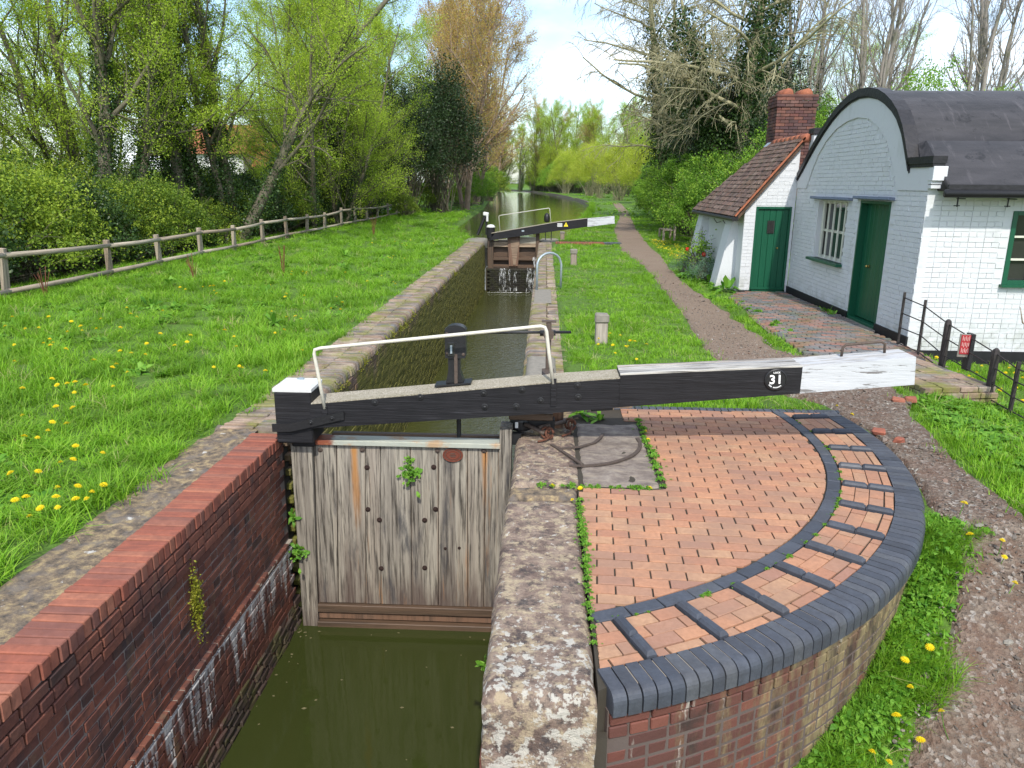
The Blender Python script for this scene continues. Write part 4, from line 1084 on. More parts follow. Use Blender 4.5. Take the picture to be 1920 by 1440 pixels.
# paddle gear
pg_y = 6.86
b = MB()
xprism(b, [(-.90, .545), (-.73, .56), (-.765, .66), (-.765, .86), (-.875, .86), (-.875, .66)], pg_y - .05, pg_y + .06)
xprism(b, [(-1.0, .515), (-.66, .552), (-.66, .566), (-1.0, .53)], pg_y - .09, pg_y + .08)
pgr = b.build('paddle_stand', M['black_iron'], lg)
b = MB(); pts = [(-.895, .79), (-.715, .79), (-.705, .82), (-.705, 1.06)] + [(-.803 + .098 * cos(radians(a)), 1.045 + .055 * sin(radians(a))) for a in range(15, 170, 15)] + [(-.90, 1.06), (-.90, .82)]
xprism(b, pts, pg_y - .07, pg_y + .05); gb = b.build('gear_box', M['black_iron'], lg)
b = MB(); b.box((-.84, pg_y - .078, .875), (.06, .012, .13), ch=.003); b.build('box_opening', M['glass'], gb)
b = MB(); b.tube([(-.84, pg_y - .088, .84), (-.84, pg_y - .088, .915)], .011, 8); b.build('spindle', M['galvanised'], gb)
b = MB()
for x, z in ((-.88, 1.02), (-.73, 1.02), (-.88, .84), (-.73, .83)): b.lathe([(.014, 0), (.014, .008), (.005, .011)], (x, pg_y - .07, z), 8, Rm)
b.build('rivets', M['brown_iron'], gb)
b = MB(); b.box((-.80, pg_y - .06, .69), (.03, .03, .28)); b.build('rack_bar', M['brown_iron'], lg)
b = MB(); b.tube([(-.80, 6.98, -.05), (-.80, 6.98, .55)], .022, 8); b.build('paddle_rod', M['black_iron'], lg)
b = MB(); b.tube([(-.72, 7.2, .955), (.27, 7.2, .975)], .014, 8); b.tube([(-.03, 7.2, .96), (.12, 7.2, .965)], .028, 8); b.build('drive_shaft', M['black_iron'], lg, True)
b = MB(); b.box((.055, 7.16, .82), (.05, .07, .50), ch=.008); b.box((.055, 7.16, 1.085), (.14, .07, .014)); b.lathe([(.05, -.06), (.055, 0), (.05, .06)], (.055, 7.16, .96), 10, Rm); b.box((.055, 7.05, .60), (.12, .24, .04), ch=.006)
b.build('shaft_bracket', M['brown_iron'], lg)

# hinge anchor irons, rusty linkage, and the pale tag
ha = thing('hinge_anchor', (0.0, 7.1, 0.05), 'black iron collar and timber packing that hold the gate hinge under the beam', 'hinge anchor')
b = MB(); b.box((-0.10, 7.02, 0.20), (0.42, 0.22, 0.07), ch=.008); b.build('packing_timber', M['wet_wood'], ha)
b = MB(); b.box((0.15, 7.30, 0.13), (0.14, 0.18, 0.28), ch=.008); b.build('brown_block', M['brown_wood_z'], ha)
b = MB(); b.lathe([(.10, 0), (.105, .02), (.105, .09), (.10, .11)], (-.20, 7.05, .04), 14); b.box((-.02, 7.05, .10), (.30, .12, .10), ch=.006); b.box((-.235, 6.90, -.01), (.09, .06, .12), ch=.006); b.build('iron_collar', M['black_iron'], ha)
b = MB(); b.box((-.235, 6.885, .125), (.030, .012, .06), ch=.004); b.build('pale_tag', M['white_paint'], ha)
rl = thing('rusty_linkage', (0.1, 6.95, 0.06), 'rusty iron bar and twisted shackles lying on the coping by the gate hinge', 'iron linkage')
b = MB(); b.tube([(-.02, 6.90, .10), (.12, 7.05, .09), (.24, 7.16, .085)], .022, 8); b.build('bar', M['brown_iron'], rl, True)
b = MB(); b.tube([(-.16, 6.94, .12), (-.05, 6.90, .085), (.03, 6.84, .06)], .020, 8); b.build('bar', M['brown_iron'], rl, True)
for (cx_, cy_) in ((.04, 6.86), (.08, 6.84), (.27, 7.15), (.30, 7.12)):
    b = MB(); b.tube([(cx_ + .035 * cos(t), cy_ + .02 * sin(t * 1.0), .065 + .045 * sin(t)) for t in np.linspace(0, 6.0, 12)], .013, 6); b.build('shackle', M['rust'], rl, True)
b = MB(); b.tube([(.10, 6.83, .05), (.05, 6.76, .03), (-.03, 6.72, .02)], .011, 6); b.tube([(.30, 7.08, .06), (.28, 6.96, .03), (.20, 6.90, .02)], .011, 6); b.build('bent_rod', M['rust'], rl, True)

# ------------------------------------------------------------------ upper gate
ug = thing('lock_gate', (-0.3, 32.0, -1.0), 'far lock gate with tapering brown paddle board and black beam bearing a yellow warning triangle', 'lock gate')
b = MB(); b.box((-1.3, 32.12, -0.55), (2.2, 0.10, 1.14)); b.build('gate_leaf', M['wet_wood'], ug)
for z, h in ((-0.12, .20), (-.72, .10), (-1.02, .14)):
    b = MB(); b.box((-1.22, 31.97, z), (1.92, .22, h), ch=.01); b.build('cross_rail', M['wet_wood' if z < -.2 else 'sleeper'], ug)
b = MB(); b.box((-2.25, 31.95, -.35), (.24, .26, 1.6), ch=.012); b.build('mitre_post', M['wet_wood_z'], ug)
b = MB(); b.box((-.30, 31.98, -.35), (.16, .26, 1.4), ch=.012); b.build('heel_post', M['wet_wood_z'], ug)
b = MB(); xprism(b, [(-1.47, -1.0), (-1.10, -1.0), (-1.02, .32), (-1.56, .32)], 31.80, 31.88); b.build('paddle_board', M['brown_wood_z'], ug)
b = MB(); xprism(b, [(-1.30, -.95), (-1.20, -.95), (-1.05, .05), (-1.42, .05)], 31.78, 31.798); b.build('board_wedge', M['sleeper'], ug)
b = MB(); b.lathe([(.17, 0), (.17, .42), (.175, .43)], (-2.24, 31.86, .14), 14); b.build('post_head', M['black_paint'], ug, False)
b = MB(); b.lathe([(.19, 0), (.17, .06), (.10, .11), (.02, .125)], (-2.24, 31.86, .571), 14); b.build('post_cap', M['white_paint'], ug, True)
def ubx(x): return .12 + (x + 2.0) * .145
b = MB(); xprism(b, [(-2.3, .06), (0.35, .46), (1.72, .66), (1.72, .98), (.35, .80), (-2.05, .36)], 31.55, 31.85); b.build('balance_beam', M['black_paint'], ug)
b = MB(); xprism(b, [(1.722, .66), (2.82, .80), (2.80, 1.09), (1.722, .985)], 31.55, 31.86); b.build('beam_end', M['white_flaking'], ug)
b = MB(); xprism(b, [(-2.2, .345), (.35, .805), (1.70, .985), (1.70, 1.0), (.35, .822), (-2.2, .365)], 31.56, 31.86); b.build('beam_tread', M['grit'], ug)
b = MB(); b.box((-1.0, 32.3, .02), (1.9, .34, .06), ch=.01); b.build('foot_board', M['grit'], ug)
b = MB(); b.box((-.72, 31.88, .06), (.9, .05, .26), ch=.01); b.build('pale_board', M['grit'], ug)
b = MB()
b.tube([(-1.85, 31.7, .42), (-1.90, 31.7, 1.02), (-1.86, 31.7, 1.07), (.13, 31.7, 1.38), (.17, 31.7, 1.36), (.24, 31.7, .78)], .013, 8); b.build('hand_rail', M['rail_paint'], ug, True)
b = MB(); b.lathe([(.02, 0), (.10, .02), (.12, .10), (.12, .24), (.08, .34), (.02, .38)], (.07, 31.9, .80), 12); b.build('gear_head', M['black_iron'], ug, True)
for x in (0.02, .26): 
    b = MB(); b.box((x, 31.7, .35), (.035, .05, .5)); b.build('iron_support', M['black_iron'], ug)
b = MB(); b.box((.60, 31.545, .72), (.22, .006, .15)); sg = b.build('notice', M['black_iron'], ug)
b = MB()
for k in range(4): b.box((.60, 31.540, .775 - k * .038), (.20, .004, .020))
b.build('pale_lettering', M['white_letter'], sg)
b = MB(); xprism(b, [(.76, .66), (.94, .66), (.85, .835)], 31.538, 31.546); wt = b.build('warning_triangle', M['yellow_sign'], ug)
b = MB(); b.box((.85, 31.535, .735), (.016, .004, .06)); b.box((.85, 31.535, .69), (.016, .004, .015)); b.build('warning_mark', M['black_iron'], wt)
b = MB(); b.box((-.90, 31.545, .465), (.10, .006, .06)); b.build('small_tag', M['galvanised'], ug)

# cill with the water that falls over it
cl = thing('lock_cill', (-1.3, 31.9, -1.6), 'dark wet stepped cill under the far lock gate, water spilling down it', 'lock cill')
b = MB(); b.box((-1.3, 32.0, -1.65), (2.3, .5, 1.1)); b.build('cill_wall', M['dark_joint'], cl)
items = []
for k in range(12):
    x = -2.38 + (.1 if k % 2 else 0)
    while x < -.3:
        items.append(((x + .11, 31.70 + random.uniform(-.02, .02), -1.16 - k * cs), 0.0, (.214, .10, .064))); x += .225
pieces(cl, 'brick', items, M['black_slime'], 60, ch=.006)
def fall(x, w, z0, z1, y):
    V = []; F = []; n1 = 14; nc = 5
    for i in range(n1):
        t = i / (n1 - 1)
        for j in range(nc):
            u = j / (nc - 1) - .5
            V.append((x + u * w * (1 + .3 * t) + .01 * random.uniform(-1, 1), y - .12 * sqrt(t) + .02 * random.random() + .02 * u * u, z0 + (z1 - z0) * t))
    for i in range(n1 - 1):
        for j in range(nc - 1): F.append((i * nc + j, i * nc + j + 1, (i + 1) * nc + j + 1, (i + 1) * nc + j))
    return np.array(V), np.array(F)
for x, w, z0, z1, y in ((-1.72, .26, -1.08, -2.03, 31.62), (-1.45, .10, -1.1, -2.03, 31.63), (-.62, .20, -1.05, -2.03, 31.62), (-.42, .14, -.6, -2.03, 31.64), (-1.2, .12, -1.2, -2.0, 31.62)):
    V, F = fall(x, w, z0, z1, y); o = bpy.data.objects.new('falling_water', np_mesh('falling_water', V, F, M['foam'])); COL.objects.link(o); o['kind'] = 'stuff'; adopt(o, cl)
b = MB()
for k in range(70):
    x = random.gauss(-1.5, .55); 
    if not -2.4 < x < -.3: continue
    y = 31.45 - abs(random.gauss(0, .10)); s_ = random.uniform(.02, .06)
    b.add([(x - s_, y, WATER_LOW + .004), (x, y - s_ * .6, WATER_LOW + .006), (x + s_ * 1.4, y, WATER_LOW + .004), (x, y + s_ * .5, WATER_LOW + .008)], [(0, 1, 2, 3)])
b.build('froth', M['white_paint'], cl, kind='stuff')
# side walls near the upper gate
for sx, lab in ((-1, 'left'), (1, 'right')):
    xx = -2.95 if sx < 0 else .25
    o = rough_stone('gate_quoin', xx - .45, xx + .42, 31.85, 33.9, -1.2, .02, M['stone_grey'], None, .05, nx=8, ny=14)
    tag(o, 'pale stone quoin beside the far gate at the end of the mossy wall' if sx < 0 else 'pale stone quoin beside the far gate where its beam pivots', 'quoin stone')
o = MB(); items = []
pb = thing('beam_track', (1.9, 31.6, 0), 'low strip of red and blue bricks in the grass under the far beam', 'brick strip')
for k in range(34):
    for j in range(3): items.append(((.45 + k * .078 + .02, 30.9 + j * .23 + .02 * k * 0, .03), pi / 2, (.215, .068, .07)))
pieces(pb, 'brick', [i for i in items if i[0][0] < 2.35], M['cap_brick'], 100, ch=.005)
pieces(pb, 'edge_brick', [i for i in items if i[0][0] >= 2.35], M['blue_brick'], 100, ch=.005)
# paddle post with white head left of the far gate
pp = thing('paddle_post', (-2.75, 36, 0), 'black raking paddle post with white head left of the far gate', 'paddle post')
b = MB(); b.tube([(-3.15, 35.9, .0), (-2.80, 36, .86)], .07, 6); b.build('raking_strut', M['black_paint'], pp)
b = MB(); b.box((-2.74, 36, .42), (.08, .12, .84)); b.build('upright', M['black_paint'], pp)
b = MB(); b.box((-2.76, 36, .95), (.26, .22, .17), Matrix.Rotation(.15, 3, 'Y'), ch=.03); b.build('white_head', M['white_paint'], pp)
b = MB(); b.box((-2.69, 35.95, .74), (.09, .14, .26), ch=.01); b.build('white_plate', M['white_paint'], pp)

# ladder hoop, bollards
hp = thing('ladder_hoop', (.1, 17.4, 0), 'galvanised steel ladder hoop standing on the right chamber edge', 'grab hoop')
pth = [(-.16, 17.2, -.05), (-.16, 17.2, .56)] + [(.11 - .27 * cos(t), 17.2 + .2 * (1 - cos(t)), .56 + .27 * sin(t)) for t in np.linspace(.2, pi - .2, 9)] + [(.39, 17.6, .56), (.39, 17.6, -.05)]
b = MB(); b.tube(pth, .027, 10); b.build('hoop', M['galvanised'], hp, True)
def bollard(x, y, h, lab, w=.21):
    t = thing('bollard', (x, y, 0), lab, 'bollard', 'timber bollards in the towpath grass')
    b = MB(); b.box((x, y, h * .33), (w * .86, w * .86, h * .75), ch=.012, jit=.004); b.build('shaft', M['bollard'], t)
    b = MB(); b.box((x, y, h * .86), (w, w, h * .30), ch=.02, jit=.006); b.build('head', M['stone_grey'], t)
bollard(.89, 11.45, .45, 'nearest squat timber bollard, in the grass behind the black beam')
bollard(.87, 22.8, .47, 'middle timber bollard, in the grass beyond the steel hoop')
bollard(.75, 33.2, .36, 'small pale bollard beneath the far black beam')

# ------------------------------------------------------------------ cottage
hs = thing('lock_cottage', (5.5, 14, 0), 'white painted brick cottage with black barrel roof, green doors and a tiled lean-to', 'cottage')
def part(b, name, mat, parent=hs, smooth=False, label=None): return b.build(name, M[mat], parent, smooth, label=label)
def yprism(b, pts, x0, x1, rnd=None):
    """outline in (y, z) extruded along x"""
    n = len(pts); ar = sum(pts[i][0] * pts[(i + 1) % n][1] - pts[(i + 1) % n][0] * pts[i][1] for i in range(n))
    if ar < 0: pts = pts[::-1]
    vs = [(x0, p[0], p[1]) for p in pts] + [(x1, p[0], p[1]) for p in pts]
    fs = [tuple(range(n - 1, -1, -1)), tuple(range(n, 2 * n))] + [(i, (i + 1) % n, n + (i + 1) % n, n + i) for i in range(n)]
    return b.add(vs, fs, rnd)
AR = [(17.35, 2.60), (17.05, 2.80), (16.75, 3.02), (16.4, 3.26), (16.0, 3.50), (15.6, 3.70), (15.2, 3.85), (14.8, 3.95), (14.4, 3.99), (14.0, 3.97), (13.6, 3.90), (13.3, 3.80), (13.0, 3.66), (12.75, 3.50), (12.5, 3.26), (12.33, 3.02), (12.2, 2.82), (12.12, 2.70)]
AY = [p[0] for p in AR][::-1]; AZ = [p[1] for p in AR][::-1]
def ztop(y): return float(np.interp(y, AY, AZ)) if y > 12.12 else 2.66
def col_wall(b, y0, y1, zlo, zhi, x0, x1):
    if zhi is None:
        ysr = sorted({y0, y1} | {a for a in AY if y0 < a < y1} | ({12.119} if y0 < 12.119 < y1 else set()))
        yprism(b, [(y0, zlo), (y1, zlo)] + [(a, ztop(a) - .02) for a in ysr[::-1]], x0, x1)
    else: yprism(b, [(y0, zlo), (y1, zlo), (y1, zhi), (y0, zhi)], x0, x1)
GX = 5.51
b = MB()
for a in ((11.5, 12.65, -.4, None), (12.65, 13.85, 2.12, None), (13.85, 14.42, -.4, None), (14.42, 15.95, -.4, .95), (14.42, 15.95, 2.08, None), (15.95, 17.40, -.4, None)): col_wall(b, *a, GX, GX + .115)
part(b, 'gable_wall', 'whitewash')
DOOR2 = (12.65, 13.85, 0.02, 2.12); WIN1 = (14.42, 15.95, .95, 2.08)
items = []; z = .02; row = 0; cs2 = .0745
def free(y0, y1, z_):
    for (a, c, e, f) in (DOOR2, WIN1):
        if y1 > a - .001 and y0 < c + .001 and e - .03 < z_ < f + .03: return False
    return True
BA = [(16.75, 2.30), (16.55, 2.62), (16.25, 2.96), (15.85, 3.22), (15.4, 3.40), (14.9, 3.50), (14.4, 3.53), (13.9, 3.47), (13.45, 3.30), (13.1, 3.08), (12.82, 2.80), (12.6, 2.50), (12.48, 2.30)]
BY = [p[0] for p in BA][::-1]; BZ = [p[1] for p in BA][::-1]
def in_face(y, z_): return z_ < 2.30 or (12.5 < y < 16.73 and z_ < float(np.interp(y, BY, BZ)) - .02)
while z < 3.5:
    L = .225 if row % 3 else .1125; y = 11.5 + (.056 if row % 2 else 0)
    while y < 17.38:
        y1 = y + L - .006
        if z > .17 and free(y, y1, z) and in_face(y, z) and in_face(y1, z) and y1 < 17.39:
            items.append(((GX - .001 + random.uniform(-.004, .0025), y + L / 2, z), 0.0, (.016, L - .006, cs2 - .007)))
        y += L
    z += cs2; row += 1
n_g = items
# smooth surround outside the blind arch, proud of the brickwork
b = MB()
for i in range(60):
    y0 = 12.13 + (17.38 - 12.13) * i / 60; y1 = 12.13 + (17.38 - 12.13) * (i + 1) / 60
    lo0 = float(np.interp(y0, BY, BZ)) if 12.48 < y0 < 16.75 else 2.30; lo1 = float(np.interp(y1, BY, BZ)) if 12.48 < y1 < 16.75 else 2.30
    yprism(b, [(y0, lo0), (y1, lo1), (y1, ztop(y1) - .03), (y0, ztop(y0) - .03)], GX - .026, GX - .002, .3)
col_wall(b, 11.5, 12.13, 2.30, 2.64, GX - .026, GX - .002)
part(b, 'arch_surround', 'whitewash')
# side wall (facing the camera)
SY = 11.5
b = MB()
for (x0, x1, z0, z1) in ((5.52, 6.76, -.5, 2.4), (6.76, 7.9, -.5, .97), (6.76, 7.9, 2.02, 2.4), (7.9, 15.0, -.5, 2.4)): b.box(((x0 + x1) / 2, SY + .13, (z0 + z1) / 2), (x1 - x0, .24, z1 - z0))
b.box((10.3, 17.3, 1.0), (9.2, .2, 2.8)); b.box((14.95, 14.4, 1.2), (.1, 6, 2.6))
part(b, 'side_wall', 'whitewash')
it3 = []; z = -.10; row = 0
while z < 2.34:
    L = .225 if row % 2 else .1125; x = 5.50
    while x < 8.4:
        x1 = x + L - .006
        if not (x1 > 6.75 and x < 7.91 and .93 < z < 2.04): it3.append(((x + L / 2, SY + .008 + random.uniform(-.003, .004), z), 0.0, (L - .006, .016, cs2 - .007)))
        x += L
    z += cs2; row += 1
# lean-to front wall with the plank door
LY = 17.41; DOOR1 = (4.66, 5.44)
b = MB()
for pts in ([(4.42, -.1), (4.66, -.1), (4.66, 2.12), (4.42, 1.83)], [(4.66, 1.90), (5.44, 1.90), (5.44, 3.12), (4.66, 2.12)], [(5.44, -.1), (5.50, -.1), (5.50, 3.2), (5.44, 3.12)]): xprism(b, pts, LY, LY + .22)
b.box((4.53, 19.75, .85), (.20, 4.2, 1.95)); part(b, 'lean_to_wall', 'whitewash')
z = .02; row = 0
while z < 3.1:
    L = .225 if row % 2 else .1125; x = 4.425
    while x < 5.49:
        x1 = x + L - .006; zt = 1.83 + (x - 4.42) * 1.24
        if not (x1 > 4.66 and x < 5.44 and z < 1.94) and z < zt - .05 and x1 < 5.5: it3.append(((x + L / 2, LY + .001 + random.uniform(-.004, .003), z), 0.0, (L - .006, .016, cs2 - .007)))
        x += L
    z += cs2; row += 1
pieces(hs, 'wall_brick', it3 + n_g, M['whitewash'], 300, ch=.003, jit=.002)
for (y0, x_lo, x_hi) in ((17.95, 3.98, 4.30), (21.15, 3.95, 4.28)):
    b = MB(); xprism(b, [(x_lo, -.1), (4.43, -.1), (4.43, 1.62), (x_hi, 1.62)], y0, y0 + .62); part(b, 'buttress', 'whitewash')
# black plinth
b = MB(); b.box((GX - .012, 12.07, .03), (.03, 1.16, .26)); b.box((GX - .012, 15.64, .03), (.03, 3.56, .26)); part(b, 'plinth', 'black_bitumen')
b = MB(); b.box((9.6, SY - .01, -.17), (8.2, .03, .26)); b.box((4.53, LY - .01, .0), (.24, .03, .10)); part(b, 'plinth', 'black_bitumen')
# barrel roof
RP = [(11.20, 2.37), (11.45, 2.57), (11.75, 2.80), (12.05, 3.02)] + [(y, z - .035) for y, z in AR[::-1] if y > 12.3 and y < 16.9] + [(17.2, 2.75), (17.6, 2.42)]
b = MB(); n = len(RP); vs = []; segs = 14; xs_ = [5.63 + (15.2 - 5.63) * i / segs for i in range(segs + 1)]
for x in xs_:
    for (y, z) in RP: vs.append((x, y, z + .012 * mnoise.noise(Vector((x * 1.1, y * 1.5, 0)))))
fs = [(i * n + j, (i + 1) * n + j, (i + 1) * n + j + 1, i * n + j + 1) for i in range(segs) for j in range(n - 1)]
b.add(vs, fs); b.add([(v[0], v[1], v[2] - .09) for v in vs], [f[::-1] for f in fs])
yprism(b, RP + [(17.6, 2.3), (11.3, 2.3)], 5.63, 5.66); b.add([q for x in (xs_[0], xs_[-1]) for q in ((x, RP[0][0], RP[0][1]), (x, RP[0][0], RP[0][1] - .09))], [(0, 1, 3, 2)])
part(b, 'barrel_roof', 'felt', smooth=True)
b = MB(); b.box((10.4, 11.165, 2.335), (9.6, .05, .12), ch=.006); part(b, 'eaves_board', 'black_coping')
b = MB(); b.tube([(5.55, 11.12, 2.27), (15.2, 11.12, 2.27)], .055, 8); gt = part(b, 'gutter', 'black_iron', smooth=True)
for x in (5.85, 6.55, 7.4):
    b = MB(); b.box((x, 11.25, 2.20), (.015, .22, .015)); b.box((x, 11.33, 2.15), (.015, .015, .13)); b.box((x - .02, 11.30, 2.10), (.08, .015, .015)); part(b, 'bracket', 'black_iron', gt)
# parapet coping over the arch
b = MB()
for i in range(len(AR) - 1):
    (y0, z0), (y1, z1) = AR[i], AR[i + 1]
    yprism(b, [(y0, z0 - .12), (y1, z1 - .12), (y1, z1 + .015), (y0, z0 + .015)], GX - .065, GX + .14, random.random())
    yprism(b, [(y0, z0 - .15), (y1, z1 - .15), (y1, z1 - .121), (y0, z0 - .121)], GX - .045, GX + .12, random.random())
b.box((GX + .035, 11.76, 2.73), (.20, .78, .10)); b.box((GX + .035, 11.75, 2.655), (.17, .74, .05))
part(b, 'parapet_coping', 'black_coping')
b = MB(); b.box((GX + .06, 11.43, 2.54), (.20, .14, .20), ch=.006); b.box((GX + .06, 11.45, 2.42), (.18, .10, .05)); b.box((GX + .06, 11.455, 2.36), (.16, .08, .05)); part(b, 'corbel', 'whitewash')
b = MB(); b.box((6.1, 17.22, 2.9), (.9, .25, 1.0)); part(b, 'back_parapet', 'whitewash')
b = MB(); b.box((6.1, 17.22, 3.47), (.96, .32, .13), ch=.01); part(b, 'parapet_coping', 'black_coping')
# lean-to tiled roof
ex, ez, rx_, rz_ = 4.17, 1.70, 5.52, 3.36
sl = Vector((rx_ - ex, 0, rz_ - ez)); SL = sl.length; su = sl / SL; nrm = Vector((-su.z, 0, su.x))
b = MB(); q0 = [(ex + .03, 17.32, ez - .03), (rx_, 17.32, rz_ - .06), (rx_, 19.8, rz_ - .06), (ex + .03, 22.0, ez - .03)]; b.add(q0 + [(p[0] + .03, p[1], p[2] - .09) for p in q0], [(0, 1, 2, 3), (7, 6, 5, 4), (0, 4, 5, 1), (3, 2, 6, 7), (0, 3, 7, 4), (1, 5, 6, 2)]); lr = part(b, 'lean_to_roof', 'wet_wood')
items = []; nrow = 17
for r in range(nrow):
    y = 17.27 + (.085 if r % 2 else 0); c0 = Vector((ex, 0, ez)) + su * (SL * (r + .45) / nrow)
    while y < 21.95 - (c0.x - 4.2) / 1.3 * 2.2:
        if True:
            R = Matrix((su, Vector((0, 1, 0)), nrm)).transposed() @ Matrix.Rotation(.10 + random.uniform(-.03, .05), 3, 'Y') @ Matrix.Rotation(random.uniform(-.03, .03), 3, 'X')
            p = c0 + nrm * (.018 + random.uniform(-.003, .006))
            items.append(((p.x, y + .08, p.z), R, (SL / nrow * 1.35, .163, .015)))
        y += .17
pieces(lr, 'roof_tile', items, M['tile'], 300, ch=.002, jit=.003)
b = MB(); b.box(tuple(Vector((ex, 17.275, ez)) + sl * .5 - nrm * .01), (SL, .05, .035), Matrix((su, Vector((0, 1, 0)), nrm)).transposed()); part(b, 'verge', 'orange_tile', lr)
for k in range(7):
    b = MB(); y0 = 17.25 + k * .34
    b.tube([(rx_ + .04, y0, rz_ - .02), (rx_ + .04, y0 + .33, rz_ - .02)], .095, 12); part(b, 'ridge_tile', 'orange_tile', lr, True)
b = MB(); b.tube([(ex - .02, 17.25, ez - .07), (ex - .02, 22.0, ez - .07)], .05, 8); b.box((ex + .02, 17.33, ez - .06), (.14, .06, .09)); part(b, 'gutter', 'black_iron', smooth=False)
b = MB(); b.tube([(4.40, 18.6, 1.47), (4.30, 18.6, 1.44), (4.22, 18.6, 1.55)], .01, 5); b.tube([(4.40, 19.6, 1.47), (4.30, 19.6, 1.44), (4.22, 19.6, 1.55)], .01, 5); part(b, 'gutter_bracket', 'black_iron')
# chimney
ch_ = MB(); ch_.box((6.06, 20.15, 3.2), (.88, .62, 2.2)); chm = part(ch_, 'chimney', 'mortar')
items = []; z = 2.45; row = 0
while z < 4.42:
    e = .03 if z > 4.22 else 0.0
    wx = .95 + 2 * e; x0 = 6.06 - wx / 2; L = .215; k = 0; x = x0
    while x < x0 + wx - .05:
        l = min(L if (k or row % 2 == 0) else .105, x0 + wx - x); items.append(((x + l / 2, 19.83 - e, z), 0.0, (l - .008, .09, .066))); x += l; k += 1
    y = 19.79 - e; k = 0
    while y < 20.48:
        l = min(L if (k or row % 2) else .105, 20.52 - y); items.append(((5.63 - e, y + l / 2 + .045, z), 0.0, (.09, l - .008, .066))); y += l; k += 1
    z += .0745; row += 1
pieces(chm, 'brick', items, M['chimney_brick'], 300, ch=.004, jit=.002)
b = MB(); b.box((6.06, 20.15, 4.46), (1.0, .72, .06), ch=.01); part(b, 'chimney_capping', 'chimney_brick', chm)
for x in (5.82, 6.28):
    b = MB(); b.tube([(x, 19.80, 4.50), (x, 20.45, 4.52)], .13, 12); part(b, 'capping_tile', 'orange_tile', chm, True)
b = MB(); b.box((5.53, 19.95, 3.30), (.14, .5, .10), Matrix.Rotation(-.8, 3, 'Y')); part(b, 'lead_flashing', 'galvanised', chm)
# doors and windows
def plank_door(name, horiz, a0, a1, z0, z1, face, parent=hs, planks=6, depth=.07):
    """horiz 'x': wall faces -y; 'y': wall faces -x. face = coordinate of the wall face"""
    d = bpy.data.objects.new(name, None)
    mb = MB(); fr = MB(); w = .05
    def bx(m_, u0, u1, zz0, zz1, f0, f1, ch=.003):
        c = (u0 + u1) / 2; s_ = u1 - u0; f = (f0 + f1) / 2; t = f1 - f0
        if horiz == 'x': m_.box((c, f, (zz0 + zz1) / 2), (s_, t, zz1 - zz0), ch=ch)
        else: m_.box((f, c, (zz0 + zz1) / 2), (t, s_, zz1 - zz0), ch=ch)
    bx(mb, a0 + w, a1 - w, z0 + w, z1 - w, face + depth + .02, face + depth + .05)
    dr = part(mb, 'door', 'green_paint')
    pw = (a1 - a0 - 2 * w) / planks
    for k in range(planks):
        p = MB(); bx(p, a0 + w + k * pw + .0025, a0 + w + (k + 1) * pw - .0025, z0 + w + .002, z1 - w - .002, face + depth, face + depth + .0195, .005); part(p, 'plank', 'green_paint', dr)
    for (u0, u1, q0, q1) in ((a0, a0 + w, z0, z1), (a1 - w, a1, z0, z1), (a0 + w + .001, a1 - w - .001, z1 - w, z1), (a0 - .01, a1 + .01, z0 - .03, z0 + .035)):
        p = MB(); bx(p, u0, u1, q0, q1, face - .012, face + depth + .04); part(p, 'door_frame', 'green_paint')
    return dr
d1 = plank_door('door', 'x', 4.66, 5.44, .03, 1.90, LY, planks=5, depth=.03)
b = MB(); b.box((5.02, LY + .02, 1.46), (.16, .02, .28), ch=.003); part(b, 'spy_opening', 'glass', d1)
b = MB()
for x in (4.98, 5.02, 5.06): b.box((x, LY + .006, 1.46), (.008, .008, .28))
part(b, 'grille', 'black_iron', d1)
b = MB(); b.lathe([(.02, 0), (.022, .01), (.012, .03), (.022, .045), (.005, .06)], (5.20, LY + .03, 1.0), 10, RX); part(b, 'handle', 'brass', d1, True)
b = MB(); b.box((5.05, LY - .02, .10), (.74, .03, .05)); part(b, 'weather_bar', 'green_paint', d1)
d2 = plank_door('door', 'y', 12.65, 13.85, .06, 2.12, GX, planks=7, depth=.10)
b = MB(); b.lathe([(.025, 0), (.028, .01), (.014, .03), (.026, .05), (.005, .065)], (GX + .095, 13.42, 1.02), 10, Matrix.Rotation(-pi / 2, 3, 'Y')); part(b, 'handle', 'brass', d2, True)
b = MB(); b.box((GX - .06, 13.25, .0), (.22, 1.35, .10), ch=.01); part(b, 'door_step', 'stone_grey')
def lintel(y0, y1, z):
    b = MB()
    k = 0; y = y0
    while y < y1 - .02:
        l = min(.42, y1 - y); b.box((GX - .05, y + l / 2, z + random.uniform(-.004, .004)), (.13, l - .006, .05), Matrix.Rotation(.12, 3, 'Y'), ch=.006); y += l
    part(b, 'lintel', 'blue_slate')
lintel(14.2, 16.2, 2.125); lintel(12.52, 13.98, 2.165)
# barred sash window in the gable
b = MB(); b.box((GX + .16, 15.185, 1.515), (.01, 1.5, 1.12)); wdw = part(b, 'window', 'glass')
b = MB()
for (y, z, dy, dz) in ((14.45, 1.515, .06, 1.13), (15.92, 1.515, .06, 1.13), (15.185, 2.05, 1.40, .06), (15.185, .98, 1.40, .06), (15.185, 1.50, 1.40, .045)): b.box((GX + .12, y, z), (.05, dy, dz))
part(b, 'sash_frame', 'cream', wdw)
for k in range(5):
    b = MB(); y = 14.62 + k * .28; b.box((GX + .05, y, 1.515), (.03, .035, 1.10), ch=.004); part(b, 'window_bar', 'cream', wdw)
b = MB()
for k, y in enumerate((15.72, 15.45)): b.box((GX + .18, y, 1.5), (.01, .22, 1.0))
part(b, 'curtain', 'curtain', wdw)
b = MB(); b.box((GX - .03, 15.185, .925), (.20, 1.68, .05), ch=.005); part(b, 'window_sill', 'green_paint')
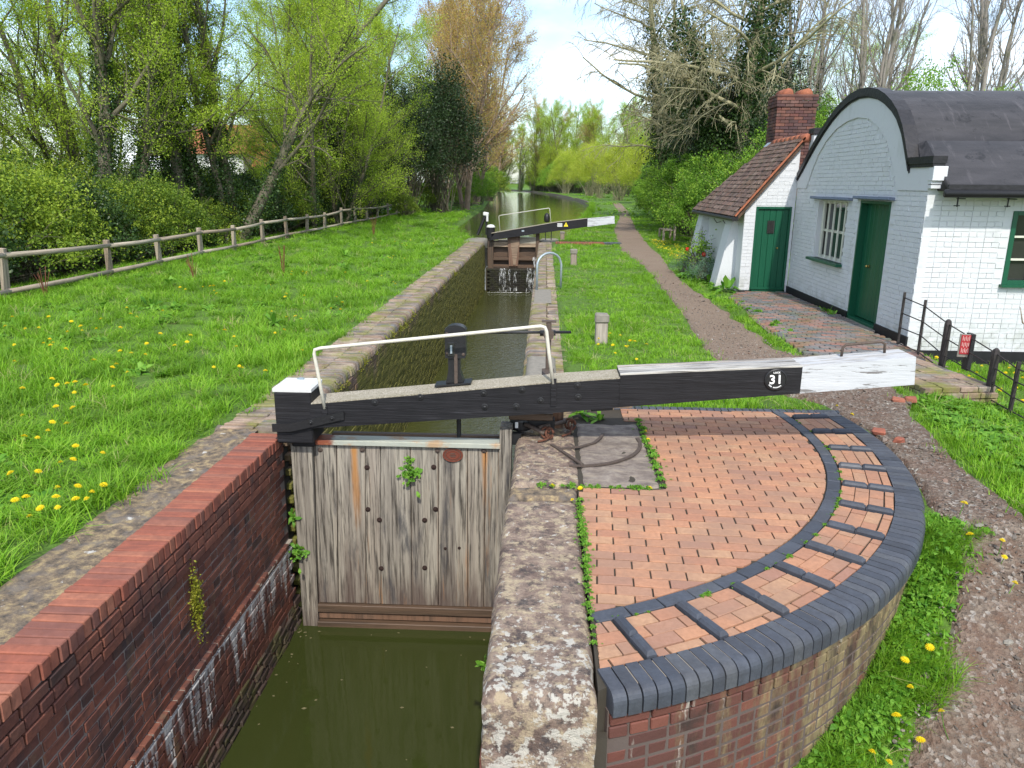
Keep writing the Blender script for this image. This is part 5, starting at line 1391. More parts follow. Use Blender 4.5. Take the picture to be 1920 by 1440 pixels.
# window in the side wall
b = MB(); b.box((7.33, SY + .14, 1.5), (1.1, .01, 1.0)); w2 = part(b, 'window', 'glass')
b = MB()
for (x, z, dx, dz) in ((6.79, 1.5, .07, 1.06), (7.87, 1.5, .07, 1.06), (7.33, 2.0, 1.01, .06), (7.33, 1.0, 1.01, .06)): b.box((x, SY + .04, z), (dx, .09, dz), ch=.004)
part(b, 'window_frame', 'green_paint', w2)
b = MB()
for z in (1.33, 1.66): b.box((7.33, SY + .10, z), (1.0, .03, .03))
for x in (6.85, 7.17, 7.5): b.box((x, SY + .102, 1.5), (.03, .028, .94))
part(b, 'glazing_bar', 'cream', w2)
b = MB(); b.box((7.33, SY - .01, .955), (1.22, .14, .04)); part(b, 'window_sill', 'green_paint')

# forecourt of old paving
fc = thing('forecourt', (4.4, 14, 0), 'uneven blue and red brick forecourt in front of the cottage doors', 'brick paving')
items = []
def in_fc(x, y): return x > float(np.interp(y, [10.6, 13.2, 16.3, 17.2], [3.66, 3.76, 3.98, 4.3])) and x < 5.46 and 10.4 < y < 17.3 - .0
ang = radians(-6)
for r in range(-5, 90):
    for c in range(-3, 12):
        u = c * .223 + (.111 if r % 2 else 0); v = r * .1085
        x = 3.5 + u * cos(ang) - v * sin(ang) * 0 + v * .02; y = 10.3 + v + u * sin(ang)
        if in_fc(x - .08, y - .04) and in_fc(x + .1, y + .04): items.append(((x, y, float(gz(x, y)) + .005 + random.uniform(-.006, .005)), ang + random.uniform(-.03, .03), (.213, .099, .09)))
pieces(fc, 'paving_brick', items, M['forecourt_brick'], 300, ch=.006, jit=.003)
b = MB(); b.add([(3.62, 10.4, -.0), (5.5, 10.2, .0), (5.5, 17.4, .012), (4.35, 17.4, .012), (3.8, 14, .012)], [(0, 1, 2, 3, 4)]); b.build('joint_soil', M['mortar'], fc)
# low brick stub by the beam end
st = thing('brick_stub', (4.75, 9.6, 0), 'low worn brick plinth beside the railing just beyond the white beam end', 'brick plinth')
b = MB(); b.box((4.78, 9.5, -.02), (.80, 1.5, .18), radians(8)); b.build('core', M['mortar'], st)
items = []
R8 = Matrix.Rotation(radians(8), 3, 'Z')
for i in range(4):
    for j in range(14):
        p = R8 @ Vector((-.34 + i * .222, -.72 + j * .108, 0)); items.append(((4.78 + p.x, 9.5 + p.y, .07 + random.uniform(-.008, .006)), radians(8), (.212, .098, .065)))
for j in range(7):
    for k in range(2): p = R8 @ Vector((-.415, -.64 + j * .222, 0)); items.append(((4.78 + p.x, 9.5 + p.y, 0.0 - .075 * k), radians(8), (.06, .212, .064)))
for i in range(4):
    for k in range(2): p = R8 @ Vector((-.32 + i * .222, -.77, 0)); items.append(((4.78 + p.x, 9.5 + p.y, 0.0 - .075 * k), radians(8), (.212, .06, .064)))
pieces(st, 'brick', items, M['old_coping'], 300, ch=.006, jit=.003)

# iron railing
rlg = thing('iron_railing', (5.3, 9.5, 0), 'old black iron railing of posts and four thin rods along the cottage garden', 'railing')
RPOST = [(5.32, 11.38, .80, .018), (5.31, 10.72, .78, .018), (5.28, 9.99, .74, .045), (5.26, 8.83, .66, .045), (5.24, 8.35, .60, .022), (5.20, 7.2, .60, .022)]
for x, y, h, r in RPOST:
    zb = float(gz(x, y)) - .1
    b = MB(); lean = .02 * random.uniform(-1, 1)
    if r > .03: b.lathe([(r, 0), (r * 1.02, h + .04), (r * .8, h + .09), (r * .3, h + .11)], (x, y, zb), 8); nm = 'thick_post'
    else: b.box((x, y, zb + (h + .12) / 2), (r * 2, r * 1.2, h + .14), ch=.003); nm = 'post'
    b.build(nm, M['rail_iron'], rlg)
for k, f in enumerate((.93, .66, .38, .10)):
    pth = []
    for x, y, h, r in RPOST:
        zb = float(gz(x, y)); pth.append((x, y, zb + h * f + random.uniform(-.012, .012)))
    b = MB(); b.tube(pth, .0085, 6); b.build('rod', M['rail_iron'], rlg, True)
sgn = thing('railing_notice', (5.28, 9.4, .3), 'small red notice on a dark board hung from the iron railing', 'notice')
b = MB(); b.box((5.29, 9.44, .38), (.05, .13, .46), ch=.004); b.build('dark_board', M['black_coping'], sgn)
b = MB(); b.box((5.225, 9.42, .46), (.15, .02, .29), radians(-12), ch=.003); b.build('grey_board', M['grey_board'], sgn)
b = MB(); b.box((5.215, 9.405, .475), (.105, .006, .24), radians(-12)); rs = b.build('red_plate', M['red_sign'], sgn)
b = MB()
for k in range(5):
    for j in range(3): b.box((5.181 + k * .017, 9.4075 - k * .0036, .555 - j * .075 - .01 * (k % 2)), (.006, .004, .055 - .01 * ((k + j) % 2)), radians(-12))
b.build('lettering', M['sign_text'], rs)

# wooden post-and-rail fence on the left
fn = thing('wooden_fence', (-10.6, 30, 0), 'long two-rail timber fence between the grass bank and the thicket', 'fence')
FY = [10.9, 14.5, 18.15, 20.6, 23.2, 25.8, 28.5, 31.2, 34.0, 36.8, 39.9, 42.8, 45.7, 48.6, 51.9, 55.0, 58.5]
FH = [1.0, .99, .90, .86, .88, .84, .90, .88, .86, .84, .95, .95, .92, .88, .90, .86, .86]
for i, (y, h) in enumerate(zip(FY, FH)):
    zb = float(gz(-10.6, y)) - .1
    b = MB(); b.box((-10.6, y, zb + (h + .1) / 2), (.12, .13, h + .1), Matrix.Rotation(random.uniform(-.05, .05), 3, 'Y') @ Matrix.Rotation(random.uniform(-.05, .05), 3, 'X'), ch=.012, jit=.006)
    b.build('post', M['grey_wood_z'], fn)
for i in range(len(FY) - 1):
    y0, y1 = FY[i], FY[i + 1]; h0, h1 = FH[i], FH[i + 1]
    for dz0, dz1 in ((h0 - .13, h1 - .13), (.16, .16)):
        b = MB(); z0 = float(gz(-10.6, y0)) + dz0; z1 = float(gz(-10.6, y1)) + dz1
        b.tube([(-10.50, y0 - .1, z0), (-10.48, (y0 + y1) / 2, (z0 + z1) / 2 - .015), (-10.50, y1 + .1, z1)], [.052, .056, .05], 7); b.build('rail', M['grey_wood'], fn, True)
fn2 = thing('wooden_fence', (-14, 45, -.4), 'short darker fence seen dimly beyond the long timber fence', 'fence')
for i in range(9):
    t = i / 8; x, y = -12.6 - 2.2 * t, 30 + 22 * t; zb = float(gz(x, y))
    b = MB(); b.box((x, y, zb + .45), (.10, .10, 1.0), ch=.01); b.build('post', M['grey_wood_z'], fn2)
for z in (.35, .8):
    b = MB(); b.tube([(-12.6, 30, z - .45), (-14.8, 52, z - .45)], .045, 6); b.build('rail', M['grey_wood'], fn2, True)

# bench under the hedge
bn = thing('park_bench', (5.3, 34.3, 0), 'weathered wooden bench under the hedge beyond the yellow flowers', 'bench')
for k in range(3):
    b = MB(); b.box((5.2 + k * .13, 34.3, .44), (.11, 1.5, .035)); b.build('seat_slat', M['grey_wood'], bn)
for k in range(2):
    b = MB(); b.box((5.62, 34.3, .62 + k * .2), (.035, 1.5, .14)); b.build('back_slat', M['grey_wood'], bn)
for y in (33.7, 34.9):
    for x, h in ((5.15, .44), (5.62, .95)):
        b = MB(); b.box((x, y, h / 2), (.09, .09, h)); b.build('leg', M['grey_wood_z'], bn)

# distant white house beyond the trees on the left
fh = thing('white_house', (-24, 60, 0), 'distant white house with orange tiled roof and chimney glimpsed between the trunks', 'house')
b = MB(); b.box((-25.3, 62, 2.2), (4.6, 6, 4.6)); b.box((-21.2, 62.5, 1.6), (3.6, 5, 3.4)); b.build('wall', M['white_paint'], fh)
b = MB(); yprism(b, [(58.7, 4.3), (65.3, 4.3), (62, 6.6)], -27.9, -22.8); yprism(b, [(59.7, 3.2), (65.3, 3.2), (62.5, 5.3)], -22.79, -19.2); rf = b.build('roof', M['orange_tile'], fh)
b = MB(); b.box((-22.6, 61.6, 6.0), (.9, .8, 2.2), ch=.03); b.build('chimney', M['orange_tile'], rf)
b = MB(); b.box((-26.2, 58.98, 2.6), (.9, .06, 1.1)); w_ = b.build('window', M['glass'], fh)
b = MB(); b.box((-24.3, 58.98, 2.6), (.9, .06, 1.1)); b.build('window', M['glass'], fh)
b = MB(); b.box((-21.3, 59.97, 1.8), (.9, .06, 1.0)); b.build('window', M['glass'], fh)

# ------------------------------------------------------------------ trees and shrubs
rng = np.random.default_rng(11)
def unit(v): return v / np.maximum(np.linalg.norm(v, axis=-1, keepdims=True), 1e-9)
def lines(start, dirs, length, r0, r1, K, wig, upv):
    """grow n polylines of K points"""
    n = len(start); P = np.zeros((n, K, 3)); P[:, 0] = start; d = unit(dirs.copy()); step = (length / (K - 1))[:, None]
    for k in range(1, K):
        d = unit(d + rng.normal(0, wig, (n, 3)) + np.array([0, 0, 1.0]) * upv)
        P[:, k] = P[:, k - 1] + d * step
    t = np.linspace(0, 1, K)[None, :]
    R = r0[:, None] * (1 - t) + r1[:, None] * t
    return P, R
def kids(P, R, L, per, t0, t1, ang, lf, rf, K, wig, upv, tip=0.006, jl=.35):
    n, k0, _ = P.shape; N = n * per
    idx = np.repeat(np.arange(n), per); t = np.tile(np.linspace(t0, t1, per), n) + rng.uniform(-.5, .5, N) * (t1 - t0) / per
    t = np.clip(t, 0.02, .99); f = t * (k0 - 1); i = np.minimum(f.astype(int), k0 - 2); u = (f - i)[:, None]
    a = P[idx, i]; c = P[idx, i + 1]; s_ = a * (1 - u) + c * u; pd = unit(c - a)
    perp = unit(np.cross(pd, rng.normal(0, 1, (N, 3))))
    an = rng.normal(ang, .18, N)[:, None]
    d = pd * np.cos(an) + perp * np.sin(an)
    ln = L[idx] * lf * (1 - .45 * t) * rng.uniform(1 - jl, 1 + jl, N)
    rr = (R[idx, i] * (1 - u[:, 0]) + R[idx, i + 1] * u[:, 0]) * rf
    Pn, Rn = lines(s_, d, ln, rr, np.minimum(rr * .35, rr) + 0 * rr + tip * .3, K, wig, upv)
    return Pn, Rn, ln
def tubes(P, R, S):
    n, K, _ = P.shape
    T = np.zeros_like(P); T[:, 1:-1] = P[:, 2:] - P[:, :-2]; T[:, 0] = P[:, 1] - P[:, 0]; T[:, -1] = P[:, -1] - P[:, -2]; T = unit(T)
    ref = unit(rng.normal(0, 1, (n, 1, 3))); a = unit(np.cross(T, np.broadcast_to(ref, T.shape))); b_ = np.cross(T, a)
    an = np.arange(S) * 2 * pi / S
    V = P[:, :, None, :] + (a[:, :, None, :] * np.cos(an)[None, None, :, None] + b_[:, :, None, :] * np.sin(an)[None, None, :, None]) * R[:, :, None, None]
    V = V.reshape(-1, 3)
    base = (np.arange(n)[:, None, None] * K + np.arange(K - 1)[None, :, None]) * S; k = np.arange(S)[None, None, :]; k2 = (k + 1) % S
    F = np.stack([base + k, base + k2, base + S + k2, base + S + k], -1).reshape(-1, 4)
    return V, F
def join(parts_):
    Vs = []; Fs = []; n = 0
    for V, F in parts_: Vs.append(V); Fs.append(F + n); n += len(V)
    return np.concatenate(Vs), np.concatenate(Fs)
def leaves(C, size, aspect=.55, droop=0.0, rnd=None):
    """one four-sided leaf at each centre"""
    n = len(C); u = unit(rng.normal(0, 1, (n, 3)) + np.array([0, 0, -droop])); v = unit(np.cross(u, rng.normal(0, 1, (n, 3))))
    s_ = (size * rng.uniform(.6, 1.3, n))[:, None]
    V = np.stack([C - u * s_ * .5, C + v * s_ * aspect * .5, C + u * s_ * .5, C - v * s_ * aspect * .5], 1).reshape(-1, 3)
    F = np.arange(4 * n).reshape(-1, 4)
    r = np.repeat(rng.uniform(0, 1, n) if rnd is None else rnd, 4)
    return V, F, r
def on_lines(P, per, jit, t0=0.1):
    n, K, _ = P.shape; N = n * per; idx = np.repeat(np.arange(n), per); f = rng.uniform(t0, 1, N) * (K - 1); i = np.minimum(f.astype(int), K - 2); u = (f - i)[:, None]
    return P[idx, i] * (1 - u) + P[idx, i + 1] * u + rng.normal(0, jit, (N, 3))
PROTO = {}
def proto(key, meshes): PROTO[key] = meshes
def place(key, label, cat, group, loc, sc_=1.0, rz=0.0, name=None, zs=None, tilt=(0, 0)):
    root = bpy.data.objects.new(name or key, None); COL.objects.link(root); tag(root, label, cat, group)
    root.location = loc; root.rotation_euler = (tilt[0], tilt[1], rz); root.scale = (sc_, sc_, sc_ if zs is None else zs)
    for nm, me in PROTO[key]:
        o = bpy.data.objects.new(nm, me); COL.objects.link(o); o.parent = root
    return root
def tree_proto(key, stems, bark, leafmat, nL1=12, nL2=9, nL3=8, lf=(.42, .45, .45), ang=(.75, .7, .6), up=(.04, .05, .02), wig=(.05, .10, .14), leafper=5, leafsize=.05, leafjit=.05, t0=.25, tipr=.006, droop3=None, ivy=None, ivyn=0, ivyh=.6, zmin=None, ivl=.085, rf=(.45, .5, .5), leaf_on2=0, aspect=.45, K3=4, ivys=.16):
    st = np.array([s_[0] for s_ in stems], float); dr = np.array([s_[1] for s_ in stems], float); L = np.array([s_[2] for s_ in stems], float); r = np.array([s_[3] for s_ in stems], float)
    P0, R0 = lines(st, dr, L, r, r * .25, 12, wig[0], up[0])
    P1, R1, L1 = kids(P0, R0, L, nL1, t0, .97, ang[0], lf[0], rf[0], 8, wig[1], up[1])
    if zmin:
        k_ = P1[..., 2].min(1) > zmin; P1, R1, L1 = P1[k_], R1[k_], L1[k_]
    P2, R2, L2 = kids(P1, R1, L1, nL2, .15, .98, ang[1], lf[1], rf[1], 6, wig[2], up[2])
    P3, R3, L3 = kids(P2, R2, L2, nL3, .1, 1.0, ang[2], lf[2], rf[2], K3, wig[2], droop3 if droop3 is not None else up[2])
    if zmin:
        k_ = P3[..., 2].min(1) > zmin * .9; P3, R3, L3 = P3[k_], R3[k_], L3[k_]; k_ = P2[..., 2].min(1) > zmin * .9; P2, R2, L2 = P2[k_], R2[k_], L2[k_]
    R1 = np.maximum(R1, tipr * 1.4); R2 = np.maximum(R2, tipr); R3 = np.maximum(R3, tipr * .62)
    V, F = join([tubes(P0, R0, 10), tubes(P1, R1, 6)])
    ms = [('trunk', np_mesh(key + '_trunk', V, F, bark))]
    V, F = join([tubes(P2, R2, 4), tubes(P3, R3, 3)])
    ms.append(('twigs', np_mesh(key + '_twigs', V, F, bark)))
    if leafper:
        C = on_lines(P3, leafper, leafjit)
        if leaf_on2: C = np.concatenate([C, on_lines(P2, leaf_on2, leafjit)])
        V, F, r_ = leaves(C, leafsize, aspect)
        ms.append(('crown', np_mesh(key + '_crown', V, F, leafmat, r_, smooth=False)))
    if ivyn:
        n = len(P0); idx = rng.integers(0, n, ivyn); f = rng.beta(1.1, 1.6, ivyn) * ivyh * 11; i = np.minimum(f.astype(int), 10); u = (f - i)[:, None]
        c = P0[idx, i] * (1 - u) + P0[idx, i + 1] * u
        clump = np.array([.6 + 1.1 * mnoise.noise(Vector((q[0] * 1.5, q[1] * 1.5, q[2] * 1.2))) for q in c])
        rad = R0[idx, i] * 1.1 + .05 + np.abs(rng.normal(0, ivys, ivyn)) * np.clip(clump + .4, .2, 2)
        d = unit(rng.normal(0, 1, (ivyn, 3)) * np.array([1, 1, .25])); C = c + d * rad[:, None]
        V, F, r_ = leaves(C, ivl, .8, .4); ms.append(('ivy', np_mesh(key + '_ivy', V, F, ivy or M['ivy_leaf'], r_, smooth=False)))
    proto(key, ms); return P0, P1, P2, P3
def bush_proto(key, rx, ry, h, nclump, per, leafmat, bark, leafsize=.06, spread=.30, aspect=.6, stems=40, core=.2, seedv=0):
    """shrub: stems fan out of the ground and carry leaf clumps through an uneven volume"""
    d = unit(rng.normal(0, 1, (nclump, 3))); d[:, 2] = np.abs(d[:, 2]) * 1.0 - .25
    rad = (rng.uniform(core, 1, nclump) ** .45)
    lump = np.array([1 + .55 * mnoise.noise(Vector((q[0] * 2.2 + seedv, q[1] * 2.2, q[2] * 2.2))) for q in d])
    C = d * (rad * lump)[:, None] * np.array([rx, ry, h * .62]) + np.array([0, 0, h * .42]); C[:, 2] = np.maximum(C[:, 2], .05)
    idx = rng.integers(0, nclump, nclump * per); tone = rng.uniform(0, 1, nclump)
    off = rng.normal(0, spread, (nclump * per, 3)) * rng.uniform(.4, 1.2, nclump)[idx][:, None] * np.array([1, 1, .8])
    Q = C[idx] + off; Q[:, 2] = np.maximum(Q[:, 2], .02)
    r_ = np.clip(tone[idx] * .62 + rng.uniform(0, .38, len(idx)), 0, 1)
    V, F, r4 = leaves(Q, leafsize, aspect, rnd=r_)
    ms = [('foliage', np_mesh(key + '_foliage', V, F, leafmat, r4, smooth=False))]
    tgt = C[rng.integers(0, nclump, stems)]; s0 = rng.normal(0, .12, (stems, 3)) * np.array([rx, ry, 0])
    P = np.zeros((stems, 6, 3)); t = np.linspace(0, 1, 6)[None, :, None]
    P = s0[:, None, :] * (1 - t) + tgt[:, None, :] * 1.05 * t + np.array([0, 0, 1.0]) * (t * (1 - t)) * h * .15 + rng.normal(0, .04, (stems, 6, 3)) * t
    R = np.linspace(.03, .006, 6)[None, :] * rng.uniform(.5, 1.3, (stems, 1))
    P2, R2, _ = kids(P, R, np.linalg.norm(tgt - s0, axis=1), 5, .3, 1, .6, .35, .6, 4, .12, 0.03)
    V, F = join([tubes(P, R, 4), tubes(P2, np.maximum(R2, .004), 3)])
    ms.append(('stems', np_mesh(key + '_stems', V, F, bark)))
    proto(key, ms)

up_ = (0, 0, 1)
# willows with three or four leaning stems, thin fresh leaf, ivy up the stems
tree_proto('willow_tree', [((0, 0, 0), (.05, .0, 1), 14.5, .26), ((.5, .2, 0), (.35, .1, 1), 12.5, .17)], M['bark'], M['willow_leaf'], 15, 9, 8, lf=(.36, .42, .45), leafper=26, leafsize=.074, leafjit=.14, ivyn=13000, ivyh=.66, tipr=.007, up=(.02, .06, .03))
tree_proto('leaning_willow', [((0, 0, 0), (.55, .05, 1), 13.0, .24), ((-.4, .3, 0), (-.10, .1, 1), 13.5, .15)], M['bark'], M['willow_leaf'], 15, 9, 8, lf=(.38, .42, .45), leafper=26, leafsize=.074, leafjit=.14, ivyn=5500, ivyh=.42, tipr=.007, up=(.01, .05, .02))
tree_proto('hazy_tree', [((0, 0, 0), (.05, .0, 1), 14.0, .18), ((.5, .2, 0), (.32, .1, 1), 12.5, .14), ((-.5, .1, 0), (-.36, .0, 1), 12, .13)], M['bark'], M['willow_leaf'], 14, 9, 9, lf=(.40, .45, .45), leafper=26, leafsize=.078, leafjit=.16, t0=.05, tipr=.007, ivyn=2500, ivyh=.35)
tree_proto('bud_tree', [((0, 0, 0), (.03, .0, 1), 15, .22), ((.3, .2, 0), (.22, .1, 1), 13.5, .16)], M['bark_pink'], M['bud_leaf'], 17, 10, 8, lf=(.42, .42, .42), leafper=15, leafsize=.10, leafjit=.18, t0=.10, tipr=.010, ang=(.55, .6, .6))
tree_proto('bare_tree', [((0, 0, 0), (.02, .0, 1), 15, .17), ((.3, .2, 0), (.12, .0, 1), 13, .13)], M['bark_grey'], M['bud_leaf'], 13, 7, 7, lf=(.26, .42, .42), leafper=1, leafsize=.05, leafjit=.05, t0=.28, tipr=.009, ang=(.55, .6, .6), up=(.02, .10, .05))
# big old tree: heavy arching limbs with drooping bare twigs, dark ivy round the middle
tree_proto('old_tree', [((0, 0, 0), (.02, -.03, 1), 15.5, .34), ((.2, .2, 1.5), (-.30, -.1, 1), 12, .20), ((.1, -.1, 2.0), (.38, -.15, 1), 10, .18)], M['bark_olive'], M['bud_leaf'], 16, 11, 11, lf=(.46, .42, .48), ang=(1.15, .8, .65), up=(.02, -.03, -.09), wig=(.05, .12, .13), leafper=1, leafsize=.045, t0=.24, droop3=-.20, tipr=.013, ivyn=26000, ivyh=.85, rf=(.42, .5, .5), K3=6, ivys=.42, zmin=2.8, ivl=.13)
bush_proto('shrub', 1.9, 1.9, 3.6, 400, 62, M['bush_leaf'], M['bark'], .07, .16, core=.45)
bush_proto('shrub_b', 2.1, 1.7, 3.2, 360, 62, M['bush_leaf'], M['bark'], .07, .17, seedv=7, core=.45)
bush_proto('hawthorn', 2.0, 2.0, 3.9, 430, 58, M['haw_leaf'], M['bark'], .075, .15, seedv=3, core=.5)
bush_proto('hawthorn_b', 2.2, 1.8, 3.4, 400, 58, M['haw_leaf'], M['bark'], .075, .16, seedv=13, core=.5)
bush_proto('holly', 2.4, 2.4, 9.0, 420, 60, M['dark_leaf'], M['bark'], .11, .38, seedv=5)
bush_proto('ivy_bush', 2.2, 1.8, 3.2, 320, 52, M['ivy_leaf'], M['bark'], .09, .19, seedv=9, core=.4)
bush_proto('yellow_willow', 2.4, 2.4, 6.5, 460, 60, M['yellow_leaf'], M['bark_olive'], .085, .26, seedv=21, core=.4)
T = lambda x, y: (x, y, float(gz(x, y)) - .1)
WG = 'willows behind the left fence'
wl_ = [('willow_tree', -15.2, 26, 1.0, .3, 'ivy-clad willow with paired stems, farthest left beyond the fence with yellowish leaf'),
       ('willow_tree', -13.9, 29.5, 1.04, 1.9, 'ivy-clad willow whose thick green-wrapped stem stands left of the white house'),
       ('hazy_tree', -18.5, 31, 1.1, 4.0, 'spreading pale green tree behind the ivy-clad willows on the left'),
       ('willow_tree', -12.6, 31, .95, 3.4, 'slimmer willow standing right in front of the white house'),
       ('leaning_willow', -12.2, 30, 1.0, .1, 'willow leaning strongly right over the fence beside the white house'),
       ('hazy_tree', -11.3, 41.5, .9, 3.3, 'hazy pale green tree with fine drooping sprays over the timber fence'),
       
       ('hazy_tree', -17, 54, 1.1, 2.6, 'hazy pale green tree deep behind the shorter holly'),
       ('hazy_tree', -22, 38, 1.1, 1.6, 'hazy pale green tree left of the white house'),
       ('leaning_willow', -20.5, 24, 1.0, 2.6, 'willow leaning left near the left edge of the view'),
       ('hazy_tree', -11.6, 38.5, .92, 2.0, 'hazy pale green many-stemmed tree beyond the leaning willow'),
       ('hazy_tree', -11.8, 46, .95, 5.0, 'hazy pale green tree in the middle of the left bank thicket'),
       ('willow_tree', -14.5, 47, .95, 5.5, 'tall fresh-leaved willow behind the middle of the timber fence'),
       ('hazy_tree', -12.9, 57, 1.05, 1.0, 'light green tree rising beside the dark holly'),
       ('willow_tree', -11.5, 63, .95, 2.2, 'tall light willow behind the dark holly')]
for k, x, y, s_, rz, lab in wl_: place(k, lab, 'tree', 'trees on the left bank', T(x, y), s_, rz, 'willow_tree' if 'willow' in k else 'leafy_tree')
ORD = 'first second third fourth fifth sixth seventh eighth ninth tenth eleventh twelfth thirteenth fourteenth fifteenth sixteenth seventeenth eighteenth nineteenth twentieth'.split()
def nth(i): return ORD[i] if i < 20 else 'twenty-' + ORD[i - 20] if i < 29 else ('thirtieth' if i == 29 else 'thirty-' + ORD[i - 30])
FYX = [10.9, 13, 15.2, 17.3, 19.4, 21.5, 23.5, 25.6, 27.7, 29.8, 32, 34.3, 36.8, 39.4, 42.2, 45.2, 48.4, 51.8, 55.2, 58.5]
for i, y in enumerate(FYX):
    key = ('shrub', 'shrub_b', 'ivy_bush')[i % 3]; s_ = random.uniform(.9, 1.15)
    if 26.5 < y < 31: s_ *= .62
    place(key, ('dark ivy-leaved' if key == 'ivy_bush' else 'yellowish-green') + ' bush, ' + nth(i) + ' from the left directly behind the timber fence', 'bush', 'front bushes behind the left fence', T(-13.0 - random.uniform(0, .7), y), s_, random.uniform(0, 6), 'thicket_bush')
for i, y in enumerate(np.arange(12, 60, 3.0)):
    key = ('ivy_bush', 'shrub_b', 'shrub')[i % 3]; s_ = random.uniform(1.0, 1.25) * (.75 if 27 < y < 33 else 1)
    place(key, ('dark ivy-leaved' if key == 'ivy_bush' else 'yellowish-green') + ' bush, ' + nth(i) + ' from the left in the back row behind the fence', 'bush', 'rear bushes behind the left fence', T(-15.9 - random.uniform(0, .8), float(y)), s_, random.uniform(0, 6), 'thicket_bush')
for i, (x, y, s_) in enumerate(((-17.5, 20, 1.25), (-17.8, 26, 1.3), (-18.5, 34, 1.2), (-20, 16, 1.3), (-23, 22, 1.4), (-24, 29, 1.4), (-10.2, 60.5, .9), (-9.5, 52.5, .55))):
    place('shrub_b', ('small bush on the grass side of the timber fence end, ' + nth(i - 6) + ' of two') if i > 5 else 'big bush in the deepest row of the left thicket, ' + nth(i) + ' of six', 'bush', 'bushes behind the left fence', T(x, y), s_, random.uniform(0, 6), 'thicket_bush')
for x, y, s_, lab in ((-9.9, 56.5, 1.15, 'tall dark holly at the end of the timber fence'), (-8.0, 60.5, 1.35, 'tallest dark holly nearest the canal on the left bank'), (-11.8, 50, 1.0, 'shorter dark holly deep in the left thicket'), (-9.6, 66, 1.4, 'tall dark holly behind the one nearest the canal'), (-12.6, 43.5, .9, 'dark holly behind the middle bays of the timber fence'), (-13.5, 60, 1.3, 'tall dark holly at the back of the left thicket')):
    place('holly', lab, 'tree', 'dark hollies on the left bank', T(x, y), s_, random.uniform(0, 6), 'holly_tree')
for x, y, s_, key, lab in ((-7.9, 74, 1.3, 'bud_tree', 'pinkish budding tree nearest the canal on the left bank'), (-6.8, 67, 1.2, 'bud_tree', 'golden budding tree leaning over the water just past the dark hollies'), (-7.9, 86, 1.35, 'bud_tree', 'second pinkish budding tree along the left bank'), (-11.5, 80, 1.35, 'bud_tree', 'pinkish budding tree set back from the left bank'), (-10.0, 104, 1.5, 'bud_tree', 'farthest pinkish budding tree above the left bank')):
    place(key, lab, 'tree', 'budding trees on the left bank', T(x, y), s_, random.uniform(0, 6), 'budding_tree')
for x, y, s_, key, lab in ((-7.9, 80, .95, 'hawthorn', 'bright green bush leaning over the left water edge'), (-7.6, 88, 1.0, 'hawthorn_b', 'bright green bush at the far left water edge'), (-8.2, 72, .7, 'shrub', 'low dull bush between the holly and the water'), (-8.8, 99, 1.3, 'hawthorn', 'tall green bush past the budding trees at the left water edge'), (-7.6, 106, 1.35, 'shrub', 'dull green bush at the bend on the left bank'), (-9.5, 120, 1.7, 'hawthorn_b', 'large green bush farthest along the left bank')):
    place(key, lab, 'bush', 'bushes along the left water edge', T(x, y), s_, random.uniform(0, 6), 'waterside_bush')
bush_proto('garden', 3.0, 2.8, 6.0, 640, 62, M['haw_leaf'], M['bark'], .075, .20, seedv=31, core=.5)
place('old_tree', 'huge old tree with ivy-dark middle and drooping bare olive twigs behind the cottage hedge', 'tree', None, T(8.6, 37), 1.0, 3.6, 'old_tree')
place('old_tree', 'second spreading bare tree with drooping olive twigs, farther down the towpath hedge', 'tree', None, T(8.3, 53), 1.1, 1.2, 'old_tree')
k = 0
for (x, y, s_) in sorted(((6.5, 31, .95), (7.6, 34, 1.2), (7.0, 37.5, 1.0), (7.6, 40.5, 1.15), (7.3, 44.5, 1.0), (8.2, 49, 1.15), (8.6, 54, 1.1), (9.3, 60, 1.2), (10.2, 67, 1.2), (11.2, 75, 1.3), (12.2, 84, 1.3), (13.3, 94, 1.4), (9.2, 30, 1.3), (7.7, 27.3, 1.12), (10.5, 33, 1.35), (6.2, 26.0, .6)), key=lambda q: q[1]):
    place(('hawthorn', 'hawthorn_b')[k % 2], 'bright green hawthorn of the towpath hedge, ' + nth(k) + ' bush beyond the lean-to', 'bush', 'hawthorn hedge right of the towpath', T(x, y), s_, random.uniform(0, 6), 'hedge_bush'); k += 1
for (x, y, s_, lab) in ((9.6, 27.0, .92, 'bright green bush rising just behind the cottage chimney'), (12.6, 27.5, 1.06, 'bright green bush rising behind the crown of the white arch'), (15.8, 29.5, .98, 'bright green bush behind the middle of the black barrel roof'), (20.5, 31.0, .85, 'lowest bright green bush, behind the right part of the black roof')):
    place('garden', lab, 'bush', 'bushes behind the cottage', T(x, y), s_, random.uniform(0, 6), 'garden_bush')
for (x, y, s_, lab) in ((9.6, 31.5, .75, 'nearest dark evergreen, just left of the cottage chimney'), (8.6, 40.5, .95, 'tall dark ivied evergreen close behind the old tree'), (10.2, 39, 1.05, 'dark evergreen right of the old tree')):
    place('holly', lab, 'tree', 'dark evergreens by the old tree', T(x, y), s_, random.uniform(0, 6), 'evergreen_tree')
i = 0
for (x, y, s_) in sorted(((12.5, 44, 1.0), (15.5, 40, .9), (18.5, 46, 1.1), (21.5, 41, .95), (24.5, 47, 1.1), (27, 42, 1.0), (17, 52, 1.2), (22.5, 54, 1.15), (28, 53, 1.2), (12, 55, 1.1), (31, 48, 1.1), (14, 47, 1.1), (20, 50, 1.1), (25.5, 43, .9)), key=lambda q: q[0] / q[1]):
    key = 'bare_tree'; i += 1
    place(key, 'tall thin leafless tree, ' + nth(i - 1) + ' from the left beyond the cottage roof', 'tree', 'leafless trees beyond the cottage', T(x, y), s_, random.uniform(0, 6), 'bare_tree')
